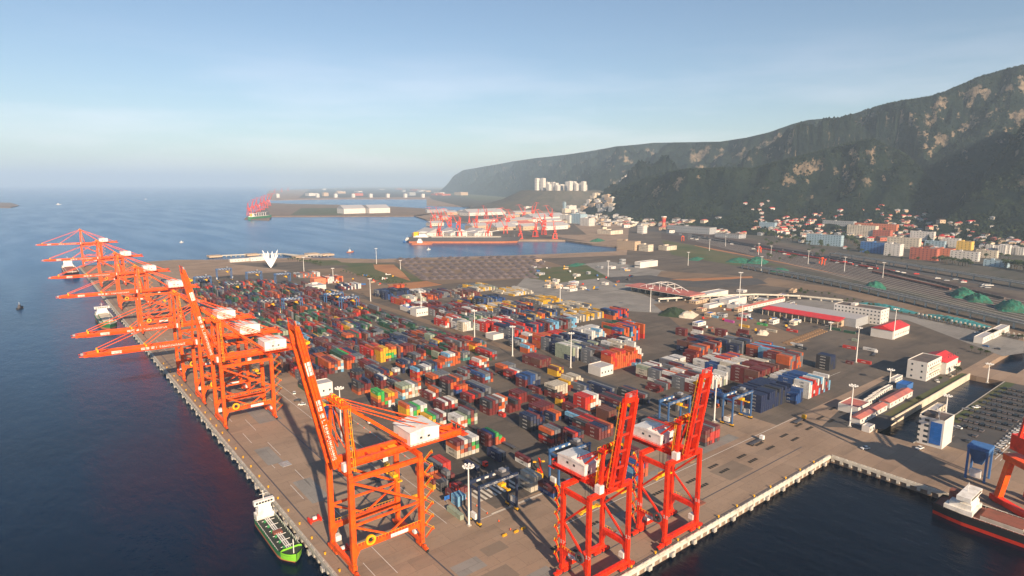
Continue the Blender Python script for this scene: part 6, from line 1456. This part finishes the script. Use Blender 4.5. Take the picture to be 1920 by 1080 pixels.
# netted heaps
def heap(name, label, cat, u, v, w, d, h, m, rot=0.0, group=None, seed=0, at=None, nx=12, ny=8):
    x, y = at or P(u, v); r = random.Random(seed); mb = MB(); vs = []
    for i in range(nx + 1):
        for j in range(ny + 1):
            a, b = i / nx * 2 - 1, j / ny * 2 - 1; k = max(0, 1 - abs(a) ** 2.4) * max(0, 1 - abs(b) ** 2.2); vs.append((a * w / 2, b * d / 2, -.05 + h * k * r.uniform(.72, 1.1)))
    mb.add(vs, [(i * (ny + 1) + j, (i + 1) * (ny + 1) + j, (i + 1) * (ny + 1) + j + 1, i * (ny + 1) + j + 1) for i in range(nx) for j in range(ny)], m)
    o = put(name, mb.mesh(name), loc=(x, y, 0), rot=rot); tag(o, label, cat, group); return o
for i, (u, v, w, d, h, m, lb) in enumerate(((1420, 492, 60, 40, 12, 'tarp_green', 'bright green netted heap beside the railside mast'), (1385, 490, 70, 46, 8, 'tarp_green', 'dull green netted heap left of the bright one'), (1462, 508, 50, 30, 6, 'tarp_green', 'low green heap by the viaduct'), (1640, 540, 46, 32, 11, 'tarp_green', 'green netted heap in the middle field'),
        (1808, 555, 60, 34, 12, 'tarp_green', 'left green heap under the right end of the tracks'), (1835, 563, 50, 30, 10, 'tarp_green', 'small green heap between two larger ones'), (1897, 580, 52, 34, 13, 'tarp_green', 'brightest green heap at the right edge'), (1262, 588, 46, 30, 8, 'hedge', 'grass-green heap on the earth lot'), (1290, 592, 36, 22, 6, 'cream_wall', 'pale heap beside the grass-green one'),
        (1430, 626, 18, 12, 5, 'cream_wall', 'pale net heap behind the navy block'), (1120, 452, 60, 30, 8, 'tarp_green', 'teal heap by the vaulted hall'), (1080, 497, 60, 24, 4, 'tarp_green', 'flat green sheet on the netted field'), (1305, 486, 60, 26, 5, 'tarp_green', 'low green heap by the green verge'))):
    heap('netted_heap', lb, 'heap', u, v, w, d, h, m, R(20), seed=i)
for i, (u0, v0, u1, v1) in enumerate(((1605, 568, 1720, 588), (1728, 590, 1855, 614))):
    a, e = Vector((*P(u0, v0), 0)), Vector((*P(u1, v1), 0)); c = (a + e) / 2; heap('netted_bank', ('left', 'right')[i] + ' long bank under teal netting behind the grey lot', 'bank', 0, 0, (e - a).length, 17, 5, 'tarp_teal', math.atan2((e - a).y, (e - a).x), seed=40 + i, at=(c.x, c.y), nx=40, ny=6)
# rows of dark stacked stone behind the green fields
hm = {}
for i in range(17):
    for j in range(7):
        u = 752 + i * 15.5 + j * 7.2; v = 487 + j * 6.0 - i * .25
        if u > 1015 - (j - 3) * 5 or rnd.random() < .06: continue
        x, y = P(u, v); k = rnd.randrange(4)
        if k not in hm: o = heap('stone_pile', 'dark covered stone pile in the ranks behind the green fields', 'stone pile', 0, 0, 27, 11, 6, 'tarp_dark', R(90), 'ranks of dark stone piles', seed=60 + k, at=(x, y), nx=7, ny=5); hm[k] = o.data; o['label'] = f'dark covered stone pile, {nth(i + 1)} from the left in the {nth(j + 1)} rank from the shore'
        else: o = put('stone_pile', hm[k], loc=(x, y, 0), rot=R(90)); tag(o, f'dark covered stone pile, {nth(i + 1)} from the left in the {nth(j + 1)} rank from the shore', 'stone pile', 'ranks of dark stone piles')
        o.scale = (rnd.uniform(.85, 1.3), rnd.uniform(.8, 1.2), rnd.uniform(.7, 1.2))
# yellow crates in the middle yards are containers; timber rows on the earth lot
for j in range(2):
    for i in range(16):
        t = i / 15; x, y = P(1475 + 66 * t + j * 8, 645 - 25 * t + j * 3); b = MB()
        for q in range(3): b.box(q * 1.1, 0, 0, q * 1.1 + .8, 4.5, 1.2 + .3 * (q % 2), 'timber')
        tag(b.build('timber_stack', loc=(x, y, .02)), 'short timber stack in the double row behind the red-ended boxes', 'timber stack', 'double row of timber stacks')

# ------------------------------------------------------------------ vehicles
car_m = {}
def car_mesh(m):
    if m not in car_m:
        b = MB(); b.add([(-2.2, -.9, .35), (2.2, -.9, .35), (2.2, .9, .35), (-2.2, .9, .35), (-2.2, -.9, .95), (-1.2, -.9, 1.02), (1.1, -.9, 1.0), (2.2, -.9, .82), (-2.2, .9, .95), (-1.2, .9, 1.02), (1.1, .9, 1.0), (2.2, .9, .82)],
              [(0, 3, 2, 1), (0, 1, 7, 6, 5, 4), (3, 8, 9, 10, 11, 2), (4, 5, 9, 8), (5, 6, 10, 9), (6, 7, 11, 10), (1, 2, 11, 7), (0, 4, 8, 3)], m)
        g = MB(); g.add([(-1.9, -.82, .98), (1.0, -.82, 1.0), (1.0, .82, 1.0), (-1.9, .82, .98), (-1.4, -.7, 1.5), (.3, -.7, 1.52), (.3, .7, 1.52), (-1.4, .7, 1.5)], [(0, 1, 5, 4), (1, 2, 6, 5), (2, 3, 7, 6), (3, 0, 4, 7)], 'window_glass'); g.quad((-1.4, -.7, 1.51), (.3, -.7, 1.53), (.3, .7, 1.53), (-1.4, .7, 1.51), m)
        w = MB(); w.cyl((0, -.1, 0), (0, .1, 0), .34, 'rubber', 10); car_m[m] = (b.mesh('body'), g.mesh('cabin'), w.mesh('wheel'))
    return car_m[m]
def car(x, y, rot, m, label, group, full=True, k=1.0):
    T = thing('parked_car', label, 'car', (x, y, .015), rot, group); a, g, w = car_mesh(m); put('body', a, T); put('cabin', g, T); T.scale = (k, k, k)
    if full:
        for wx in (-1.4, 1.4):
            for wy in (-.85, .85): put('wheel', w, T, loc=(wx, wy, .34))
    return T
for k in range(26): car(458 + k * 6.6 + rnd.uniform(-.6, .6), 96.5, R(90) + rnd.uniform(-.06, .06), 'white_paint' if k % 5 else 'steel_grey', f'white car, {nth(k + 1)} in the line along the car park edge from the near end', 'line of white cars along the car park', k=1.15)
for r_ in range(12):
    for k in range(9):
        if r_ < 3 and rnd.random() < .55: continue
        car(468 + r_ * 13.5, 102 + k * 3.2, rnd.choice((0, math.pi)), rnd.choice(('steel_dark', 'roof_dark', 'hull_black', 'tarp_dark')), f'dark vehicle, {nth(k + 1)} place in the {nth(r_ + 1)} row of the car park, from the control building', 'close rows of dark vehicles', False, 1.2)
for u, v, m, lb in ((1795, 803, 'white_paint', 'white van alone at the near end of the car park'), (1724, 842, 'white_paint', 'white car parked below the control building'), (1770, 788, 'white_paint', 'white car beside the orange-ended shed'), (1830, 765, 'white_paint', 'white car on a marked bay near the dark rows'),
                   (1812, 769, 'steel_grey', 'grey car next to the white one in the bays'), (1765, 818, 'white_paint', 'white car between control building and low shed'), (1622, 842, 'white_paint', 'small white vehicle on the quay corner road'), (558, 752, 'steel_dark', 'dark car left of the boom on the quay'), (566, 760, 'white_paint', 'white car right of the dark one on the quay'),
                   (552, 738, 'white_paint', 'white pickup by the white shed on the quay'), (1757, 716, 'white_paint', 'white car in front of the canal block'), (1780, 705, 'cream_wall', 'cream car by the red-roofed hall'), (1848, 650, 'blue_wall', 'blue truck before the white shed pair'), (1870, 655, 'steel_dark', 'dark truck before the white shed pair'), (1832, 625, 'white_paint', 'white car on the grey lot')):
    car(*P(u, v), rnd.uniform(0, 3), m, lb, 'single vehicles around the port', k=1.25)
for k in range(34):
    t = rnd.random(); u = 1200 + 700 * t; v = 428 + 117 * t + rnd.uniform(-2, 4); car(*P(u, v), -.9, rnd.choice(('white_paint', 'white_paint', 'steel_grey', 'crane_red')), 'pale vehicle on the highway below the town', 'traffic on the highway', False, 2.0)
def truck(x, y, rot, k, label, cab='crane_red'):
    T = thing('container_truck', label, 'truck', (x, y, .015), rot, 'container trucks'); b = MB(); b.box(4.2, -1.2, .9, 6.6, 1.2, 3.5, cab); b.box(6.58, -1.05, 2.2, 6.63, 1.05, 3.1, 'window_glass'); b.build('cab', T)
    b = MB(); b.box(-8.5, -1.1, .95, 4.0, 1.1, 1.35, 'steel_dark'); b.build('trailer', T)
    for x_ in (-7.4, -6.1, 3.0, 5.6):
        for y_ in (-1.0, 1.0): w = MB(); w.cyl((x_, y_ - .15, .5), (x_, y_ + .15, .5), .5, 'rubber', 10); w.build('wheel', T)
    if k:
        o = put('shipping_container', cmesh('box', k, 12.19)); o.location = (x + 3.9 * math.cos(rot) - 1.22 * -math.sin(rot) * 1, y + 3.9 * math.sin(rot) + -1.22 * math.cos(rot), 1.39)
        o.rotation_euler = (0, 0, rot + R(90)); tag(o, f'{CNAME[k]} container riding on the truck, {label}', 'container')
for u, v, r_, k, lb, cb in ((1015, 902, 90, None, 'yellow-cabbed truck beside the cream stack', 'equipment_yellow'), (900, 870, -90, None, 'red truck entering the near lane', 'crane_red'), (1400, 752, 0, None, 'red truck by the blue gantry right of crane 18', 'crane_red'),
        (700, 800, 90, None, 'white truck in the lane behind the mast', 'white_paint'), (520, 700, 90, None, 'red truck on the quay behind the second crane', 'crane_red')):
    truck(*P(u, v), R(r_), k, lb, cb)
for u, v, r_, lb, cb in ((560, 690, 90, 'orange truck parked in the quay lane behind the second crane', 'orange_wall'), (735, 885, 95, 'yellow truck under the machine house of the near crane', 'equipment_yellow'), (880, 800, 90, 'white truck in the lit lane behind the crane tail', 'white_paint'), (950, 835, 90, 'red truck in the open lane near the maroon stack', 'crane_red'),
        (1080, 905, 180, 'blue truck in the shade between the red cranes', 'blue_wall'), (1420, 830, 0, 'white truck heading inland along the short quay road', 'white_paint'), (1500, 790, 0, 'yellow truck near the navy block corner', 'equipment_yellow'), (1320, 700, 90, 'red truck in the lane below the pale block', 'crane_red'), (1262, 700, 0, 'white truck left of the pale block', 'white_paint'),
        (1640, 665, 10, 'white truck on the inland lot', 'white_paint'), (800, 640, 90, 'white truck on the yard road', 'white_paint'), (920, 700, 90, 'blue truck in mid yard lane', 'blue_wall'), (1000, 745, 90, 'yellow truck in the lane by the blue-sided stack', 'equipment_yellow'), (690, 610, 90, 'red truck on the far yard road', 'crane_red')):
    truck(*P(u, v), R(r_), None, lb, cb)
for i in range(70):
    u, v = (rnd.uniform(1000, 1190), rnd.uniform(492, 545)) if i < 30 else (rnd.uniform(1290, 1480), rnd.uniform(575, 625)) if i < 50 else (rnd.uniform(600, 740), rnd.uniform(515, 560))
    x, y = P(u, v); T = thing('parked_lorry', 'small lorry or plant standing in the open lots inland of the yards', 'truck', (x, y, .12), rnd.uniform(0, 3), 'vehicles scattered over the inland lots')
    b = MB(); b.box(-5, -1.2, .5, 2.4, 1.2, rnd.choice((1.2, 3.0)), rnd.choice(('white_paint', 'steel_dark', 'deck_rust', 'blue_wall', 'tan_wall'))); b.build('body', T); b = MB(); b.box(2.6, -1.1, .5, 4.6, 1.1, 2.8, rnd.choice(('white_paint', 'crane_red', 'equipment_yellow'))); b.build('cab', T)
for i in range(46):
    u, v = (rnd.uniform(1000, 1180), rnd.uniform(488, 548)) if i < 20 else (rnd.uniform(1300, 1500), rnd.uniform(548, 615)); x, y = P(u, v); hw_ = rnd.uniform(6, 16)
    building('hut', 'small flat hut or store among the inland lots', 'hut', x, y, x + hw_, y + rnd.uniform(5, 12), rnd.uniform(2.6, 4.5), rnd.choice(('white_wall', 'cream_wall', 'grey_wall', 'tan_wall')), rm=rnd.choice(('roof_grey', 'roof_dark', 'roof_pinkish', 'roof_blue')), side=(3, 1), end=(2, 1), group='small huts among the inland lots', z=.1)
# yellow reach stacker behind the near red crane's house
q = P(1012, 893); T = thing('reach_stacker', 'yellow and red reach stacker beside the maroon and blue boxes', 'reach stacker', (*q, .02), R(60))
b = MB(); b.box(-4, -1.6, .9, 4, 1.6, 2.4, 'equipment_yellow'); b.box(-3.8, -1.5, 2.4, -1.4, 1.5, 3.4, 'equipment_yellow'); b.build('body', T)
b = MB(); b.box(-.6, .2, 2.4, 1.2, 1.5, 4.4, 'crane_red'); b.build('cab', T)
b = MB(); b.beam((-3.4, -.5, 3.4), (5.5, -.5, 8.6), .9, 1.0, 'crane_red'); b.beam((5.5, -.5, 8.6), (5.5, -.5, 6.6), .5, .5, 'steel_dark'); b.build('arm', T)
b = MB(); b.box(5.0, -4, 6.1, 6.2, 3, 6.6, 'equipment_yellow'); b.build('spreader', T)
for x_ in (-2.8, 2.8):
    for y_ in (-1.7, 1.7): w = MB(); w.cyl((x_, y_ - .4, .9), (x_, y_ + .4, .9), .9, 'rubber', 12); w.build('wheel', T)
for (x, y, lb) in ((100.5, 283, 'red spreader frame resting on the quay by the tanker'), (101, 250, 'small red winch on the quay edge below the tanker bow')):
    T = thing('spreader_frame', lb, 'spreader', (x, y, .02)); b = MB(); b.box(-2.5, -1.2, .3, 2.5, 1.2, 1.0, 'crane_red'); b.build('beam', T)
    for s in (-1, 1): b = MB(); b.box(s * 2.5 - .4, -2.0, .0, s * 2.5 + .4, 2.0, 1.8, 'crane_red'); b.build('end_frame', T)
    b = MB(); b.box(-.9, -.6, 1.0, .9, .6, 2.2, 'white_paint'); b.build('headblock', T)
# blue quay sign
T = thing('quay_sign', 'blue sign board on a post beside the red pile', 'sign', (*P(838, 944), 0)); b = MB(); b.beam((0, 0, 0), (0, 0, 4), .2, .2, 'steel_grey'); b.build('post', T); b = MB(); b.box(-1.6, -.1, 2.2, 1.6, -.02, 4.4, 'roof_blue'); b.build('board', T)
# hatch covers and pit lids set out on the short quay
for (u, v) in ((912, 840),): pass
n = 0
for i in range(12):
    cx = 176 + i * 25.5
    for a in (0, 4.6):
        for c in (0, 7.5):
            for e in (0, 2.3):
                x, y = cx + a + e, 183 + c + (i % 2) * 3
                if x > CX - 3 and y < QY + 2: continue
                o = MB().box(0, 0, Z4 + .06, 1.7, 2.0, .16, 'rubber').build('pit_lid', loc=(x, y, 0)); tag(o, f'black pit lid, {("near", "far")[c > 0]} {("left", "right")[a > 0]} pair, {("left", "right")[e > 0]} lid, {nth(i + 1)} group along the short quay', 'pit lid', 'black pit lids on the short quay'); n += 1
# fenders and bollards
fm = MB(); fm.box(-1.0, -1.5, -3.2, 0, 1.5, -1.7, 'steel_grey'); fm.box(-1.25, -1.1, -3.6, -1.0, 1.1, -1.4, 'pale_concrete'); fme = fm.mesh('fender')
for k in range(17): o = put('fender', fme, loc=(QX + 12 + k * 16.5 + .8, QY - .92, 0), rot=R(90)); tag(o, f'grey fender on the short quay, {nth(k + 1)} counted towards the basin corner', 'fender', 'fenders on the short quay')
for k in range(60): o = put('fender', fme, loc=(QX - .92, QY + 8 + k * 16, 0)); tag(o, f'grey fender on the long quay, {nth(k + 1)} counted away from the camera', 'fender', 'fenders on the long quay')
bm = MB(); bm.cyl((0, 0, 0), (0, 0, .8), .35, 'equipment_yellow', 8); bm.cyl((0, 0, .8), (0, 0, 1.05), .55, 'equipment_yellow', 8); bme = bm.mesh('bollard')
for k in range(30): o = put('bollard', bme, loc=(QX + 2.2, QY + 14 + k * 16, 0.01)); tag(o, f'yellow bollard on the long quay, {nth(k + 1)} counted away from the camera', 'bollard', 'bollards on the long quay')
for k in range(16): o = put('bollard', bme, loc=(QX + 20 + k * 16.5, QY + .7 + .4, 0.28)); tag(o, f'yellow bollard on the short quay, {nth(k + 1)} counted towards the basin corner', 'bollard', 'bollards on the short quay')
for u, v, lb in ((946, 1005, 'left'), (968, 998, 'middle'), (981, 992, 'right')):
    T = thing('barrier', lb + ' yellow and black barrier block before the dark gantry', 'barrier', (*P(u, v), .0)); b = MB(); b.box(-1.2, -.4, 0, 1.2, .4, .9, 'equipment_yellow'); b.build('block', T)
    for s in (-.8, 0, .8): b = MB(); b.box(s - .15, -.42, .1, s + .15, -.4, .8, 'rubber'); b.build('stripe', T)
# canal walls
for nm, lb, x0, y0, x1, y1 in (('canal_wall', 'tan canal wall lit by the sun below the white block', 470, QY - .8, 640, QY - .02), ('canal_wall', 'dark grassy wall on the far right bank of the canal', 438, 133.02, 640, 133.5)):
    o = MB().box(x0, y0, -4.4, x1, y1, 1.3 if y0 > 140 else .3, 'cream_wall' if y0 > 140 else 'concrete').build(nm); tag(o, lb, 'wall')
# hillside woods: clumps of crowns across the lower slopes
mat('woods', (.004, .011, .010), .95, var=.5, scale=.02, c2=(.022, .034, .018), spec=.1)
def woods():
    N = 22000; T = np.array([(1, 0, 0), (0, 1, 0), (-1, 0, 0), (0, -1, 0), (0, 0, 1.1), (.6, .6, .55), (-.6, .6, .55), (-.6, -.6, .55), (.6, -.6, .55)], float)
    Fc = [(0, 1, 5), (1, 2, 6), (2, 3, 7), (3, 0, 8), (5, 4, 8), (5, 6, 4), (6, 7, 4), (7, 8, 4), (0, 5, 8), (1, 6, 5), (2, 7, 6), (3, 8, 7)]
    V = []; rr = random.Random(11); n = 0; tries = 0
    while n < N and tries < 120000:
        tries += 1; az = rr.uniform(.1, .9); f0 = float(np.interp(az, FOOT[:, 0], FOOT[:, 1])); F = f0 + 30 + rr.random() ** 1.4 * 1500; r_ = az * F
        X = r_ * math.cos(YAW) + F * math.sin(YAW); Y = -r_ * math.sin(YAW) + F * math.cos(YAW)
        if noise.noise(Vector((X * .012, Y * .012, 4))) < -.12: continue
        z = ground_z(X, Y)
        if z < 6: continue
        s = rr.uniform(3, 6.5); a = rr.uniform(0, 6.28); v = T * (s, s, s * rr.uniform(.8, 1.5)); v += np.array([[rr.uniform(-.2, .2) * s for _ in range(3)] for _ in range(9)])
        c, d = math.cos(a), math.sin(a); V.append(np.column_stack((v[:, 0] * c - v[:, 1] * d + X, v[:, 0] * d + v[:, 1] * c + Y, v[:, 2] + z - 1))); n += 1
    V = np.concatenate(V); fs = (np.arange(n)[:, None, None] * 9 + np.array(Fc)[None]).reshape(-1, 3)
    me = bpy.data.meshes.new('woods'); me.from_pydata(V.tolist(), [], fs.tolist()); me.materials.append(MATS['woods']); me.update()
    o = put('woods', me, kind='stuff'); o['label'] = 'dark green woods covering the lower mountain slopes'
woods()

# quay litter: hatch covers, pallets, cones, oil drums set down between the rails
for i, (x, y, a, m, lb) in enumerate(((112, 262, 0, 'deck_rust', 'rusty steel plate lying inside the near crane portal'), (108, 352, 5, 'steel_grey', 'grey hatch cover behind the near crane'), (140, 340, 0, 'timber', 'timber pallets beside the quay lane'), (143, 300, 0, 'steel_dark', 'dark steel frame beside the quay lane'),
        (150, 268, 0, 'equipment_yellow', 'yellow lashing rack near the yard kerb'), (205, 176, 0, 'steel_grey', 'grey plate under crane 17'), (262, 172, 0, 'deck_rust', 'rusty plate right of crane 18'), (300, 205, 0, 'timber', 'timber pile on the short quay apron'), (240, 206, 0, 'equipment_yellow', 'yellow frame behind crane 18'))):
    b = MB()
    for k in range(3): b.box(0, k * 2.2, 0, 5.5, k * 2.2 + 1.8, .35 + .15 * k, m)
    b.box(.5, .3, .3, 1.2, 6.0, .75, m); o = b.build('deck_cargo', loc=(x, y, .03), ); o.rotation_euler.z = R(a); tag(o, lb, 'deck cargo')
cm = MB(); cm.cyl((0, 0, 0), (0, 0, .9), .42, 'crane_orange', 8, r2=.08); cm.box(-.5, -.5, 0, .5, .5, .06, 'rubber'); cme = cm.mesh('traffic_cone')
for k in range(22): o = put('traffic_cone', cme, loc=(171.5 + .2 * (k % 2), 216 + k * 9.5, .02)); tag(o, f'orange cone, {nth(k + 1)} from the near end of the yard kerb', 'traffic cone', 'cones along the yard kerb'); 
b = MB(); b.box(171.8, 236, 0, 172.3, 470, .22, 'concrete'); b.box(173, 233.2, 0, 396, 233.7, .22, 'concrete'); b.build('yard_kerb', kind='structure')
for k in range(9):
    o = MB().box(176 + k * 3.2, 247, .03, 177.6 + k * 3.2, 259, .12, 'pale_concrete').build('container_pad'); tag(o, 'pale concrete strip in the striped bay behind the dark gantry', 'concrete strip', 'strips of the striped bay')
# ------------------------------------------------------------------ sea air
def haze():
    m = bpy.data.materials.new('sea_air'); m.use_nodes = True; nt = m.node_tree; nt.nodes.clear()
    o = nt.nodes.new('ShaderNodeOutputMaterial'); v = nt.nodes.new('ShaderNodeVolumePrincipled')
    v.inputs['Color'].default_value = (.60, .80, 1.0, 1); v.inputs['Density'].default_value = 0.00007; v.inputs['Anisotropy'].default_value = 0.0
    nt.links.new(v.outputs[0], o.inputs['Volume'])
    b = MB(); b.box(-59000, -59000, -14, 59000, 59000, 860, m)
    o = b.build('haze', kind='stuff'); o['label'] = 'thin blue sea air over the whole harbour'
haze()
